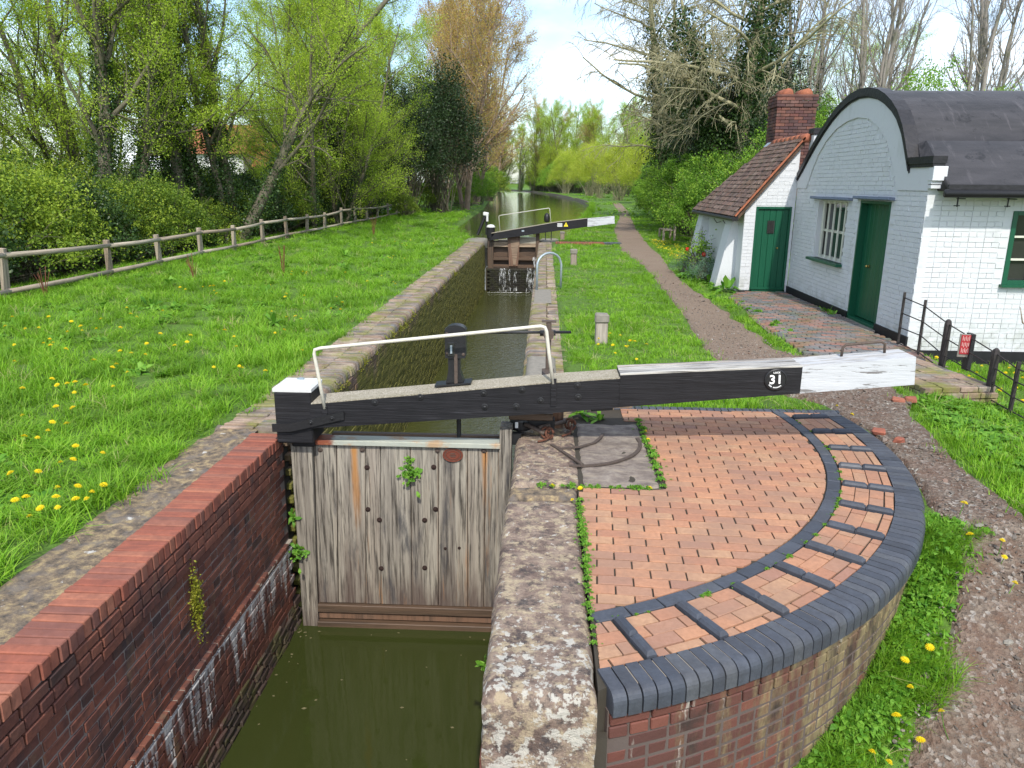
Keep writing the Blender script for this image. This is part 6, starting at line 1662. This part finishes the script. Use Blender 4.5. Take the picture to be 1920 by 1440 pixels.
for i, (x, y, s_) in enumerate(((12, 48, 1.2), (15.5, 42, 1.3), (20, 44, 1.4), (25, 44, 1.4), (30, 46, 1.4), (34, 44, 1.4))):
    place('shrub_b', 'dull green bush, ' + nth(i) + ' from the left under the leafless trees beyond the cottage', 'bush', 'bushes beyond the cottage', T(x, y), s_, random.uniform(0, 6), 'distant_bush')
for (x, y, s_, lab) in ((12.0, 98, 1.25, 'yellow-green willow beside the towpath in the distance'), (10.5, 114, 1.4, 'second yellow-green willow along the distant towpath'), (9.0, 132, 1.5, 'third yellow-green willow along the distant towpath'), (8.5, 152, 1.7, 'fourth yellow-green willow along the distant towpath'), (4.5, 176, 1.6, 'farthest yellow-green willow above the canal bend')):
    if s_: place('yellow_willow', lab, 'tree', 'yellow willows', T(x, y), s_, random.uniform(0, 6), 'yellow_willow')
place('yellow_willow', 'yellow-leaved willow at the left edge of the view', 'tree', 'yellow willows', T(-22.5, 27.5), 1.3, 1.0, 'yellow_willow')
for i in range(26):
    t = i / 25; x = -34 + 62 * t + random.uniform(-2, 2); y = 262 - 110 * t + random.uniform(0, 14)
    if xr(y) + 3 > x and y < 300: x = xr(y) + 4 + random.uniform(0, 3)
    key = ('hawthorn', 'shrub', 'yellow_willow', 'hawthorn_b')[i % 4]
    place(key, 'distant bush, ' + nth(i) + ' from the left on the far bank beyond the canal bend', 'bush', 'bushes beyond the canal bend', T(x, y), (1.9 if key != 'yellow_willow' else 2.0) * random.uniform(.85, 1.3), random.uniform(0, 6), 'distant_bush')
for i in range(34):
    t = i / 33; x = -60 + 100 * t + random.uniform(-3, 3); y = 285 - 115 * t + random.uniform(0, 30)
    key = ('hazy_tree', 'hazy_tree', 'willow_tree', 'hazy_tree', 'bud_tree')[i % 5]
    place(key, 'distant tree, ' + nth(i) + ' from the left in the wood beyond the bend', 'tree', 'distant trees beyond the canal bend', T(x, y), random.uniform(.9, 1.35) * (1.25 if key != 'bare_tree' else 1.1), random.uniform(0, 6), 'distant_tree')
for i in range(7):
    x = -38 - random.uniform(0, 40); y = 50 + i * 12
    place(('hazy_tree', 'willow_tree')[i % 2], 'pale green tree far behind the left thicket, ' + nth(i) + ' in distance', 'tree', 'trees far behind the left thicket', T(x, y), random.uniform(.8, 1.1), random.uniform(0, 6), 'distant_tree')
for i, (x, y) in enumerate(sorted(((16, 110), (19, 96), (22, 80), (24, 66), (17, 130), (24, 120), (30, 100), (14, 140), (20, 155)), key=lambda q: q[0] / q[1])):
    place('hazy_tree', 'distant pale green tree behind the towpath hedge, ' + nth(i) + ' from the left', 'tree', 'distant trees behind the towpath hedge', T(x, y), random.uniform(.75, 1.0), random.uniform(0, 6), 'budding_tree')

# ------------------------------------------------------------------ grass
def tuft(name, n, h, spread, lean, w, mat):
    V = []; F = []; r = []
    for _ in range(n):
        a = random.uniform(0, 2 * pi); q = abs(random.gauss(0, spread)); x0, y0 = q * cos(a), q * sin(a)
        b_ = random.uniform(0, 2 * pi); hh = h * random.uniform(.55, 1.25); ln = lean * random.uniform(.3, 1.5); dx, dy = cos(b_), sin(b_); px, py = -dy, dx
        s0 = len(V); rr = random.random()
        for t, ww in ((0, 1.0), (.5, .8), (.82, .45)):
            cx_ = x0 + dx * ln * hh * t * t; cy_ = y0 + dy * ln * hh * t * t; z = hh * t * (1 - .25 * ln * t)
            V += [(cx_ - px * w * ww, cy_ - py * w * ww, z), (cx_ + px * w * ww, cy_ + py * w * ww, z)]; r += [rr, rr]
        V.append((x0 + dx * ln * hh, y0 + dy * ln * hh, hh * (1 - .25 * ln))); r.append(rr)
        F += [(s0, s0 + 1, s0 + 3, s0 + 2), (s0 + 2, s0 + 3, s0 + 5, s0 + 4), (s0 + 4, s0 + 5, s0 + 6)]
    me = bpy.data.meshes.new(name); me.from_pydata(V, [], F); at = me.attributes.new('rnd', 'FLOAT', 'POINT'); at.data.foreach_set('value', r); me.materials.append(mat); me.update()
    return me
def scatter(name, pts, rot, scl, proto_obj, kind='stuff'):
    me = bpy.data.meshes.new(name); me.vertices.add(len(pts)); me.vertices.foreach_set('co', np.asarray(pts, np.float32).ravel())
    a = me.attributes.new('rot', 'FLOAT_VECTOR', 'POINT'); a.data.foreach_set('vector', np.asarray(rot, np.float32).ravel())
    a = me.attributes.new('scl', 'FLOAT_VECTOR', 'POINT'); a.data.foreach_set('vector', np.asarray(scl, np.float32).ravel())
    o = bpy.data.objects.new(name, me); COL.objects.link(o); o['kind'] = kind
    g = bpy.data.node_groups.new(name, 'GeometryNodeTree')
    g.interface.new_socket('Geometry', in_out='INPUT', socket_type='NodeSocketGeometry'); g.interface.new_socket('Geometry', in_out='OUTPUT', socket_type='NodeSocketGeometry')
    gi = g.nodes.new('NodeGroupInput'); go = g.nodes.new('NodeGroupOutput'); ip = g.nodes.new('GeometryNodeInstanceOnPoints'); oi = g.nodes.new('GeometryNodeObjectInfo')
    oi.inputs['Object'].default_value = proto_obj; oi.inputs['As Instance'].default_value = True
    r = g.nodes.new('GeometryNodeInputNamedAttribute'); r.data_type = 'FLOAT_VECTOR'; r.inputs['Name'].default_value = 'rot'
    s_ = g.nodes.new('GeometryNodeInputNamedAttribute'); s_.data_type = 'FLOAT_VECTOR'; s_.inputs['Name'].default_value = 'scl'
    g.links.new(gi.outputs[0], ip.inputs['Points']); g.links.new(oi.outputs['Geometry'], ip.inputs['Instance'])
    g.links.new(r.outputs['Attribute'], ip.inputs['Rotation']); g.links.new(s_.outputs['Attribute'], ip.inputs['Scale']); g.links.new(ip.outputs[0], go.inputs[0])
    md = o.modifiers.new('scatter', 'NODES'); md.node_group = g
    return o
def proto_at(name, me, loc):
    o = bpy.data.objects.new(name, me); COL.objects.link(o); o.location = loc; o['kind'] = 'stuff'; return o
_pl = np.array([(pathl(y), pathr(y)) for y in np.arange(-3, 131, .25)])
def pathlr(y): i = np.clip(((y + 3) * 4).astype(int), 0, len(_pl) - 1); return _pl[i, 0], _pl[i, 1]
_xr = np.array([xr(y) for y in np.arange(0, 345, .1)]); _xl = np.array([xl(y) for y in np.arange(0, 345, .1)])
def nz2d(x, y, f, s_=0.0): return np.array([mnoise.noise(Vector((a * f + s_, b_ * f, s_))) for a, b_ in zip(x, y)])
def grass_ok_left(x, y):
    e = np.where(y < 7.2, -3.24 - .10 * np.sin(y * 3.1) - .06 * np.sin(y * 7.7) - .03 * np.sin(y * 21), -3.12 - .10 * np.sin(y * 1.3) - .07 * np.sin(y * 4.1) - .04 * np.sin(y * 17))
    e = np.where(y > 33, _xl[np.clip((y * 10).astype(int), 0, 3449)] - .1, e)
    return x < e
def grass_ok_right(x, y):
    pl, pr = pathlr(y); e = np.where(y < 33, .36 + .05 * np.sin(y * 2.2) + .04 * np.sin(y * 7), _xr[np.clip((y * 10).astype(int), 0, 3449)] + .1)
    d2 = (x - CX) ** 2 + (y - CY) ** 2
    ok = (x > e) & ((x < pl + .04 * np.sin(y * 9)) | (x > pr + .04 * np.sin(y * 8 + 1)))
    ok &= ~((y < 8.07) & (d2 < 4.22 ** 2)) & ~((y < 3.2) & (x < .6))
    ok &= ~((y > 8.0) & (y < 9.0) & (x < .95)) & ~((y < 10) & (x < .62) & (y > 8)) & ~((y > 11.4) & (y < 22.6) & (x > 5.4)) & ~((y > 17.35) & (y < 22.5) & (x > 4.0))
    fx = np.interp(y, [10.6, 13.2, 16.3, 17.2], [3.70, 3.80, 4.02, 4.3])
    ok &= ~((y > 10.35) & (y < 17.4) & (x > fx) & (x < 5.5))
    ok &= ~((np.abs(x - 4.78) < .5) & (np.abs(y - 9.5) < .85)) & ~((x > .4) & (x < 3.0) & (np.abs(y - 31.15) < .4))
    return ok
def sow(n, x0, x1, y0, y1, dens, ok):
    x = rng.uniform(x0, x1, n); y = y0 + (y1 - y0) * rng.uniform(0, 1, n) ** 1.0; d = np.hypot(x, y)
    keep = rng.uniform(0, 1, n) < dens(d); keep &= (np.abs(np.arctan2(x, y) + radians(2.3)) < radians(39)); x, y, d = x[keep], y[keep], d[keep]
    m_ = ok(x, y); return x[m_], y[m_], d[m_]
dens = lambda d: np.minimum(1, (6.5 / d) ** 1.55)
lush = [tuft('grass_tuft', 26, .17, .055, .75, .0038, M['blade']), tuft('grass_tuft', 22, .23, .05, 1.05, .0042, M['blade'])]
short = [tuft('mown_grass', 30, .062, .07, .8, .0034, M['blade']), tuft('mown_grass', 26, .085, .07, .6, .0034, M['blade'])]
def sow_grass(label, me, n, box, ok, sz, kmin=.7):
    x, y, d = sow(n, *box, dens, ok)
    z = np.array([float(q) for q in gz(x, y)]) - .015
    wp = nz2d(x, y, .9, 17.0) + .35 * nz2d(x, y, 3.1, 5.0); kk = (wp > -.42) | (rng.uniform(0, 1, len(x)) < .35); x, y, z, d = x[kk], y[kk], z[kk], d[kk]
    v = nz2d(x, y, .55, 4.0); v2 = nz2d(x, y, 1.8, 9.0)
    s_ = (kmin + rng.uniform(0, .5, len(x))) * (1 + np.clip(d - 10, 0, 60) / 38); hs_ = s_ * sz * np.clip(1 + .75 * v + .45 * v2, .45, 2)
    rot = np.stack([rng.normal(0, .12, len(x)), rng.normal(0, .12, len(x)), rng.uniform(0, 6.28, len(x))], 1)
    p = proto_at('grass_tuft', me, (x[0], y[0], z[0]))
    scatter('grass', np.stack([x, y, z], 1), rot, np.stack([s_ * 1.1, s_ * 1.1, hs_ / (1 + np.clip(d - 10, 0, 60) / 55)], 1), p)
    return len(x)
ng = 0
ng += sow_grass('l1', lush[0], 150000, (-34, -3.1, 2.0, 60), grass_ok_left, .80)
ng += sow_grass('l2', lush[1], 60000, (-34, -3.3, 2.0, 60), grass_ok_left, .85)
ng += sow_grass('r1', short[0], 70000, (.3, 9, 2.6, 60), grass_ok_right, 1.0)
ng += sow_grass('r2', short[1], 40000, (.3, 9, 2.6, 60), grass_ok_right, 1.1)
M['dry_blade'] = m_grass_leaf('dry_grass_blade', [(0.38, 0.34, 0.14), (0.46, 0.42, 0.20), (0.30, 0.34, 0.10)], 0.3)
dry = tuft('dry_grass_tuft', 12, .16, .07, 1.1, .003, M['dry_blade'])
ng += sow_grass('d1', dry, 9000, (-34, -3.2, 2.0, 60), grass_ok_left, .9)
ng += sow_grass('d2', dry, 5000, (.3, 9, 2.6, 60), grass_ok_right, .45)
far_t = tuft('far_grass', 24, .40, .30, .8, .02, M['blade'])
ng += sow_grass('f', far_t, 60000, (-20, 30, 55, 230), lambda x, y: (grass_ok_left(x, y) & (x < 0)) | (grass_ok_right(x, y) & (x > _xr[np.clip((y * 10).astype(int), 0, 3449)]) & ((y > 130) | True)), .5)
# long grass along the foot of the platform wall and beside the garden path
def near_wall(x, y):
    d = np.hypot(x - CX, y - CY); return (d > 4.19) & (d < 4.50 + .08 * np.sin(y * 5)) & (y < 5.25) & (y > 2.6) & (x > .8)
x = rng.uniform(.5, 4.4, 14000); y = rng.uniform(2.4, 6.0, 14000); k_ = near_wall(x, y); x, y = x[k_], y[k_]; z = np.array([float(q) for q in gz(x, y)]) - .02
sz_ = np.clip(.55 + .9 * nz2d(x, y, 1.7, 2.0), .3, 1.5)
p = proto_at('grass_tuft', lush[1], (x[0], y[0], z[0]))
keep = rng.uniform(0, 1, len(x)) < .5; x, y, z, sz_ = x[keep], y[keep], z[keep], sz_[keep]
scatter('long_grass', np.stack([x, y, z], 1), np.stack([x * 0, x * 0, rng.uniform(0, 6.28, len(x))], 1), np.stack([sz_, sz_, sz_ * 1.1], 1), p)

# loose stones on the path
def stone_mesh(name, s_, mat):
    me_b = MB(); me_b.lathe([(.3 * s_, -.25 * s_), (.62 * s_, -.1 * s_), (.6 * s_, .15 * s_), (.28 * s_, .3 * s_)], sides=6)
    me = me_b.mesh(name, mat); 
    for v in me.vertices: v.co += Vector((random.uniform(-1, 1), random.uniform(-1, 1), random.uniform(-1, 1))) * .12 * s_
    return me
M['pebble'] = m_brick('path_pebble', [(.16, .135, .11), (.26, .22, .18), (.11, .09, .075), (.38, .35, .30), (.20, .105, .07)], stain=.1)
x = rng.uniform(2.0, 7, 90000); y = rng.uniform(2.2, 20, 90000); pl, pr = pathlr(y); d = np.hypot(x, y)
k_ = (x > pl + .02) & (x < pr - .02) & (rng.uniform(0, 1, len(x)) < np.minimum(1, (5 / d) ** 1.6)); x, y = x[k_], y[k_]; z = np.array([float(q) for q in gz(x, y)]) + .042
s_ = np.exp(rng.normal(-.35, .5, len(x)))
p = proto_at('pebble', stone_mesh('pebble', .016, M['pebble']), (x[0], y[0], z[0]))
scatter('gravel', np.stack([x, y, z], 1), rng.uniform(0, 6, (len(x), 3)) * np.array([.15, .15, 1]), np.stack([s_, s_ * .8, s_ * .6], 1), p)
BR = [(4.00, 8.35, .10, 'broken red brick half set in the earth path beyond the beam'), (4.14, 8.38, .09, 'second broken red brick in the earth path beyond the beam'), (3.33, 7.25, .09, 'red brick fragment on the path by the blue kerb'), (3.42, 7.02, .07, 'smaller red brick fragment on the path by the blue kerb')]
for x, y, s_, lab in BR:
    b = MB(); b.box((x, y, float(gz(x, y)) + .05), (s_ * 1.4, s_, .06), radians(random.uniform(-40, 40)), ch=.012, jit=.01); b.build('brick_fragment', M['cap_brick'], None, label=lab, cat='brick', group='brick fragments on the path')
for x, y, s_, lab in ((3.42, 4.88, .09, 'long pale flat stone embedded in the near path'), (3.24, 5.27, .05, 'pale stone in the path level with the kerb'), (3.40, 4.55, .06, 'pale angular stone in the near path at the right edge'), (3.05, 4.45, .05, 'small pale stone in the near path')):
    me = stone_mesh('pale_stone', s_, M['stone_grey']); o = bpy.data.objects.new('pale_stone', me); COL.objects.link(o); o.location = (x, y, float(gz(x, y)) + .045); o.scale = (1.5, .7, .5); o.rotation_euler = (0, 0, .5)
    tag(o, lab, 'stone', 'pale stones on the path')

# ------------------------------------------------------------------ flowers and weeds
def head_mesh(r, mat):
    V = [(0, 0, .012)]; F = []; n = 0
    for ring, (rr, z, cnt) in enumerate(((r, .0, 14), (r * .8, .006, 12), (r * .5, .012, 8))):
        for i in range(cnt):
            a = 2 * pi * (i + .5 * ring) / cnt; w = .9 * pi / cnt; s0 = len(V)
            V += [(0, 0, z), (rr * .7 * cos(a - w), rr * .7 * sin(a - w), z + .004), (rr * cos(a), rr * sin(a), z + random.uniform(-.002, .004)), (rr * .7 * cos(a + w), rr * .7 * sin(a + w), z + .004)]; F.append((s0, s0 + 1, s0 + 2, s0 + 3))
    me = bpy.data.meshes.new('flower_head'); me.from_pydata(V, [], F); at = me.attributes.new('rnd', 'FLOAT', 'POINT'); at.data.foreach_set('value', [random.random() for _ in V]); me.materials.append(mat); me.update(); return me
heads = [head_mesh(.031, M['petal_yellow']), head_mesh(.024, M['petal_yellow'])]
sb_ = MB(); sb_.tube([(0, 0, -.16), (.008, 0, -.08), (0, 0, 0)], .0025, 5); stem_me = sb_.mesh('stem', M['weed_leaf'], True)
def dandelion(x, y, h, lab, grp, s_=1.0):
    z = float(gz(x, y)) + h
    root = bpy.data.objects.new('dandelion', heads[random.randrange(2)]); COL.objects.link(root); root.location = (x, y, z); root.rotation_euler = (random.uniform(-.1, .5), random.uniform(-.3, .3), random.uniform(0, 6)); root.scale = (s_,) * 3
    tag(root, lab, 'dandelion', grp)
    st_ = bpy.data.objects.new('stem', stem_me); COL.objects.link(st_); st_.parent = root
L1 = 'yellow dandelion flowering in the near corner of the left grass bank'
for x, y in ((-3.68, 4.95), (-3.49, 4.93), (-3.50, 4.80), (-3.36, 4.97), (-3.46, 5.17), (-3.35, 5.13), (-3.32, 5.25), (-3.38, 4.75), (-3.34, 5.05), (-3.78, 4.9), (-3.62, 5.2), (-3.55, 4.7), (-3.87, 5.81), (-3.97, 5.69), (-3.73, 5.88), (-4.7, 6.29), (-4.19, 5.44), (-3.99, 5.51)):
    dandelion(x + random.uniform(-.03, .03), y + random.uniform(-.05, .05), random.uniform(.12, .17), L1, 'dandelions in the near corner of the left bank', 1.05)
L2 = 'yellow dandelion flowering out on the left grass bank'
cl_ = [(-4.53, 6.73), (-5.27, 6.87), (-3.82, 9.15), (-4.9, 8.1), (-5.6, 8.6), (-6.4, 9.2), (-5.2, 10.2), (-4.3, 11.3), (-6.6, 11.5), (-7.4, 10.2), (-8.3, 11.3), (-4.0, 13.2), (-5.1, 14.8), (-7.0, 15.5), (-6.0, 18.5), (-4.1, 17.8), (-4.6, 23), (-5.5, 29)]
for x, y in cl_:
    for _ in range(random.randint(4, 9)): dandelion(x + random.gauss(0, .22 + y * .012), y + random.gauss(0, .3 + y * .02), random.uniform(.13, .20), L2, 'dandelions on the left bank', 1.1)
L3 = 'yellow dandelion in the grass at the foot of the curved wall'
for x, y in ((1.42, 3.42), (1.6, 3.5), (1.95, 3.78), (2.02, 3.72), (2.15, 3.95), (2.25, 3.86), (2.3, 4.12), (2.42, 4.0), (2.3, 4.25), (3.1, 5.15), (3.16, 5.35), (3.28, 5.05), (3.26, 4.98), (3.24, 4.75), (2.5, 4.35)):
    dandelion(x, y + random.uniform(-.03, .03), random.uniform(.09, .16), L3, 'dandelions below the curved wall')
L4 = 'yellow dandelion in the cottage garden grass behind the iron railing'
for _ in range(34):
    x = random.uniform(5.45, 7.0); y = random.uniform(9.0, 11.1); dandelion(x, y, random.uniform(.06, .12), L4, 'dandelions behind the railing', 1.05)
L5 = 'yellow dandelion in the mown grass by the timber bollard'
for _ in range(14): dandelion(1.1 + random.gauss(0, .18), 11.0 + random.gauss(0, .45), random.uniform(.06, .11), L5, 'dandelions by the bollard')
L6 = 'small yellow dandelion growing in a joint round the weathered slab'
for x, y in ((.10, 5.70), (.32, 5.66), (.88, 5.70), (.25, 5.42), (.33, 5.32), (1.02, 6.9), (1.03, 7.15), (3.25, 8.15), (3.3, 7.85)): dandelion(x, y, .045, L6, 'dandelions in the paving joints', .8)
# yellow primulas by the lean-to
b = MB()
for _ in range(420):
    x = 4.25 + abs(random.gauss(0, .55)) - .1; y = random.uniform(22.5, 33)
    if x < pathr(y) + .1: continue
    r = .035; z = float(gz(x, y)) + random.uniform(.06, .18); a = random.uniform(0, 2)
    b.add([(x + r * cos(a + q * pi / 2), y + r * sin(a + q * pi / 2), z + random.uniform(-.01, .01)) for q in range(4)], [(0, 1, 2, 3)])
tag(b.build('primula_blossom', M['petal_yellow']), kind='stuff')
# leafy weeds
def weed_mesh(name, n, L, mat, up_a=.6, w=.32, clump=.04):
    V = []; F = []; r = []
    for i in range(n):
        a = random.uniform(0, 2 * pi); l = L * random.uniform(.6, 1.2); e = random.uniform(.15, up_a * 1.5); x0, y0 = random.gauss(0, clump), random.gauss(0, clump); rr = random.random(); s0 = len(V); px, py = -sin(a), cos(a)
        for t, ww in ((0, .08), (.3, .75), (.65, 1), (1, .05)):
            h = l * (sin(e) * t - .45 * t * t * cos(e)) + .01; q = l * cos(e) * t
            V += [(x0 + q * cos(a) - px * w * l * ww * .5, y0 + q * sin(a) - py * w * l * ww * .5, h + .008 * ww), (x0 + q * cos(a) + px * w * l * ww * .5, y0 + q * sin(a) + py * w * l * ww * .5, h + .008 * ww)]; r += [rr, rr]
        for k in range(3): F.append((s0 + 2 * k, s0 + 2 * k + 1, s0 + 2 * k + 3, s0 + 2 * k + 2))
    me = bpy.data.meshes.new(name); me.from_pydata(V, [], F); at = me.attributes.new('rnd', 'FLOAT', 'POINT'); at.data.foreach_set('value', r); me.materials.append(mat); me.update(); return me
wm = [weed_mesh('weed', 26, .13, M['weed_leaf']), weed_mesh('weed', 18, .22, M['weed_leaf'], .9), weed_mesh('weed', 70, .07, M['weed_leaf'], 1.0, .5, .05)]
def weed(x, y, z, k, s_, lab, grp=None, rot=None, cat='weed'):
    o = bpy.data.objects.new('leafy_weed', wm[k]); COL.objects.link(o); o.location = (x, y, z); o.scale = (s_,) * 3; o.rotation_euler = rot or (0, 0, random.uniform(0, 6)); tag(o, lab, cat, grp); return o
weed(-1.275, 6.82, -.38, 2, 1.0, 'bright green fern growing from the middle joint of the gate planks', rot=(1.2, 0, 0), cat='fern')
weed(-1.27, 6.82, -.24, 2, .45, 'small fern sprig just above the larger one on the gate planks', rot=(1.2, 0, 0), cat='fern')
weed(-2.40, 6.76, -1.22, 2, .85, 'lower fern growing where the gate post meets the left brick wall', rot=(.9, .3, 0), cat='fern')
weed(-2.43, 6.78, -.84, 1, .45, 'upper leafy weed growing where the gate post meets the left brick wall', rot=(.8, .4, 0))
weed(-.36, 4.6, -.9, 1, .4, 'thin weed hanging from the channel wall below the coping', rot=(0, -1.2, 0))
weed(.18, 7.75, .02, 1, .9, 'bright weed between the hinge irons and the timber sleeper')
weed(.42, 7.62, .02, 1, .8, 'broad-leaved weed at the near edge of the timber sleeper')
weed(.60, 7.5, .0, 1, .6, 'second broad-leaved weed at the near edge of the timber sleeper')
for i in range(26):
    a = 5.2 + i * .1; weed(.302 + random.uniform(-.012, .012), 3.55 + i * .075, .0, 2, random.uniform(.16, .40), 'small green weed in the joint between stone coping and brick paving', 'weeds in the long coping joint')
for i in range(14): weed(1.0 + random.uniform(-.012, .012), 5.75 + i * .135, .0, 2, random.uniform(.28, .5), 'small green weed in the joint right of the weathered slab', 'weeds in the slab joint')
for i in range(12): weed(-.0 + i * .08 + random.uniform(-.02, .02), 5.70, .0, 2, random.uniform(.22, .42), 'small green weed along the near side of the weathered slab', 'weeds along the slab')
for i in range(36):
    a = radians(random.uniform(-70, 8)); x, y = pol(R_ARC1 + .004, a); weed(x, y, .0, 2, random.uniform(.10, .22), 'tiny weed in the joint of the blue brick arc', 'weeds along the blue arc')
def cover(name, k, x, y, s_):
    z = np.array([float(q) for q in gz(x, y)]); pr_ = proto_at('small_weed', wm[k], (x[0], y[0], z[0]))
    scatter(name, np.stack([x, y, z], 1), np.stack([rng.normal(0, .2, len(x)), rng.normal(0, .2, len(x)), rng.uniform(0, 6, len(x))], 1), np.stack([s_] * 3, 1), pr_)
a_ = np.radians(rng.uniform(-70, -24, 420)); r_ = 4.22 + np.abs(rng.normal(0, .09, 420)); cover('ground_cover', 0, CX + r_ * np.cos(a_), CY + r_ * np.sin(a_), rng.uniform(.25, .55, 420))
a_ = np.radians(rng.uniform(-70, -24, 300)); r_ = 4.22 + np.abs(rng.normal(0, .10, 300)); cover('ground_cover', 2, CX + r_ * np.cos(a_), CY + r_ * np.sin(a_), rng.uniform(.45, .9, 300))
x = rng.uniform(4.0, 7.5, 900); y = rng.uniform(6.2, 8.8, 900); k_ = x > pathlr(y)[1] + .15; cover('ground_cover', 0, x[k_], y[k_], rng.uniform(.4, .9, k_.sum()))
x = rng.uniform(-9.9, -3.5, 700); y = rng.uniform(4.5, 40, 700); k_ = nz2d(x, y, .5, 3.3) > .05; cover('ground_cover', 0, x[k_], y[k_], rng.uniform(.7, 1.3, k_.sum()))
for i in range(26): weed(4.25 + random.gauss(0, .2) if i % 2 else 4.0 + random.gauss(0, .15), random.uniform(17.3, 21.5), .02, random.choice((0, 1, 2)), random.uniform(1.2, 2.2), 'leafy plant in the bed at the foot of the lean-to', 'plants beside the lean-to')
weed(5.32, 14.3, .02, 1, 1.0, 'green weed at the foot of the gable wall under the window'); weed(5.30, 14.05, .02, 1, .8, 'smaller green weed near the gable door step')
for i in range(16): weed(random.uniform(3.6, 4.1), random.uniform(10.8, 16.5), .02, 2, random.uniform(.5, .9), 'low weed along the forecourt edge', 'weeds along the forecourt edge')
for i, (x, y) in enumerate(((-4.6, 12.5), (-5.8, 15.5), (-8.3, 16.5), (-7.2, 13.5), (-9.2, 21), (-6.3, 24))): weed(x, y, float(gz(x, y)) + .03, 1, 1.1 + .2 * (i % 2), 'broad-leaved dock in the left grass bank, ' + nth(i) + ' of six', 'dock plants')
# moss cushion on the tail wall and moss tufts on the chamber nosing
def clump_mesh(name, n, sx, sy, sz, size, mat, aspect=.5):
    C = rng.normal(0, 1, (n, 3)) * np.array([sx, sy, sz]) * .5; V, F, r = leaves(C, size, aspect); return np_mesh(name, V, F, mat, r, smooth=False)
o = bpy.data.objects.new('moss_cushion', clump_mesh('moss_cushion', 900, .03, .07, .24, .022, M['moss'])); COL.objects.link(o); o.location = (-2.485, 4.83, -.62); tag(o, 'yellow-green moss cushion on the dark brick wall left of the lower water', 'moss')
mm = clump_mesh('moss_tuft', 160, .05, .09, .05, .018, M['moss'])
for i in range(60):
    y = 7.3 + abs(random.gauss(0, 6)); o = bpy.data.objects.new('moss_tuft', mm); COL.objects.link(o); o.location = (-2.51 + random.uniform(-.08, .02), y, -.07 - random.random() * .08); o.scale = (random.uniform(.7, 1.6),) * 3
    tag(o, 'yellow-green moss tuft on the left chamber coping', 'moss', 'moss on the left chamber coping')
# shrubs and tulips at the lean-to
bush_proto('rose', .38, .38, 1.1, 46, 20, M['haw_leaf'], M['bark'], .05, .09, stems=16)
bush_proto('lavender', .5, .5, .6, 60, 60, M['blue_leaf'], M['bark'], .05, .09, stems=14, aspect=.2)
place('rose', 'sparse rose bush with small green leaves against the white buttress', 'rose bush', None, (4.02, 20.2, 0), 1.15, 1)
place('lavender', 'grey-green lavender mound nearest the lean-to buttress', 'lavender', 'lavender by the lean-to', (3.95, 19.2, 0), 1.0, 1)
place('lavender', 'grey-green lavender mound beyond the nearer one by the lean-to', 'lavender', 'lavender by the lean-to', (3.8, 20.9, 0), .85, 2)
th_ = head_mesh(.055, M['petal_red'])
for x, y, lab in ((3.98, 21.6, 'red tulip left of the rose by the lean-to'), (4.12, 20.0, 'red tulip in front of the rose by the lean-to')):
    r_ = thing('tulip', (x, y, 0), lab, 'tulip')
    b = MB(); b.lathe([(.01, 0), (.045, .02), (.055, .07), (.04, .11), (.03, .10)], (x, y, .55), 8); b.build('petals', M['petal_red'], r_, True)
    b = MB(); b.tube([(x, y, 0), (x, y, .56)], .006, 5); b.build('stem', M['weed_leaf'], r_)
# dead red stems in the left grass
for x, y, h, lab in ((-9.9, 14.6, .55, 'reddish dead stalk by the fence at the left edge'), (-8.2, 17.5, .6, 'reddish dead stalk in the grass before the third fence post'), (-6.6, 19, .7, 'reddish dead stalk standing alone in the left grass'), (-7.4, 33, .8, 'reddish dead stalk farther along the left bank')):
    b = MB()
    for _ in range(9):
        a = random.uniform(0, 6.28); q = random.uniform(.05, .16); z0 = float(gz(x, y)); b.tube([(x + .02 * cos(a), y + .02 * sin(a), z0), (x + q * .5 * cos(a), y + q * .5 * sin(a), z0 + h * .5), (x + q * cos(a), y + q * sin(a), z0 + h * random.uniform(.7, 1.1))], .006, 4)
    tag(b.build('dead_stalk', M['stem_red']), lab, 'dead stalk')
# bare twig reaching in from the right edge
b = MB(); b.tube([(5.7, 8.1, 1.3), (5.35, 8.05, .95), (5.12, 8.02, .93), (4.98, 8.0, 1.0), (4.93, 8.0, 1.16)], [.014, .012, .010, .008, .004], 6); b.tube([(5.12, 8.02, .93), (5.10, 8.0, 1.12), (5.02, 7.98, 1.3)], [.009, .006, .003], 5)
b.tube([(5.9, 8.1, -.2), (5.85, 8.1, .7), (5.7, 8.1, 1.3), (5.72, 8.1, 1.6)], .016, 6)
tag(b.build('bare_sapling', M['bark_pink'], None, True), 'bare reddish sapling whose twig reaches in from the right edge before the white wall', 'sapling')
# reeds at the far right water edge
V = []; 
x = rng.uniform(0, 1, 500); y = rng.uniform(42, 92, 500); xx = np.array([xr(q) for q in y]) + rng.uniform(-.25, .15, 500)
p = proto_at('reed_tuft', tuft('reed_tuft', 14, .7, .10, .3, .012, M['blade']), (xx[0], y[0], WATER_UP))
scatter('reeds', np.stack([xx, y, np.full(500, WATER_UP - .05)], 1), np.stack([x * 0, x * 0, x * 6.28], 1), np.stack([x * .5 + .7] * 3, 1), p)
# dark piling along the far bank
b = MB(); pts = [(xr(q) - .04, q) for q in list(np.arange(92, 335, 4))]
for i in range(len(pts) - 1):
    (xa, ya), (xb, yb) = pts[i], pts[i + 1]
    b.add([(xa, ya, WATER_UP - .2), (xb, yb, WATER_UP - .2), (xb, yb, .06), (xa, ya, .06), (xa + .25, ya, .06), (xb + .25, yb, .06)], [(0, 1, 2, 3), (3, 2, 5, 4)])
tag(b.build('bank_piling', M['wet_wood']), 'dark timber piling that edges the far right bank of the canal at the bend', 'bank piling')
print('grass instances', ng)
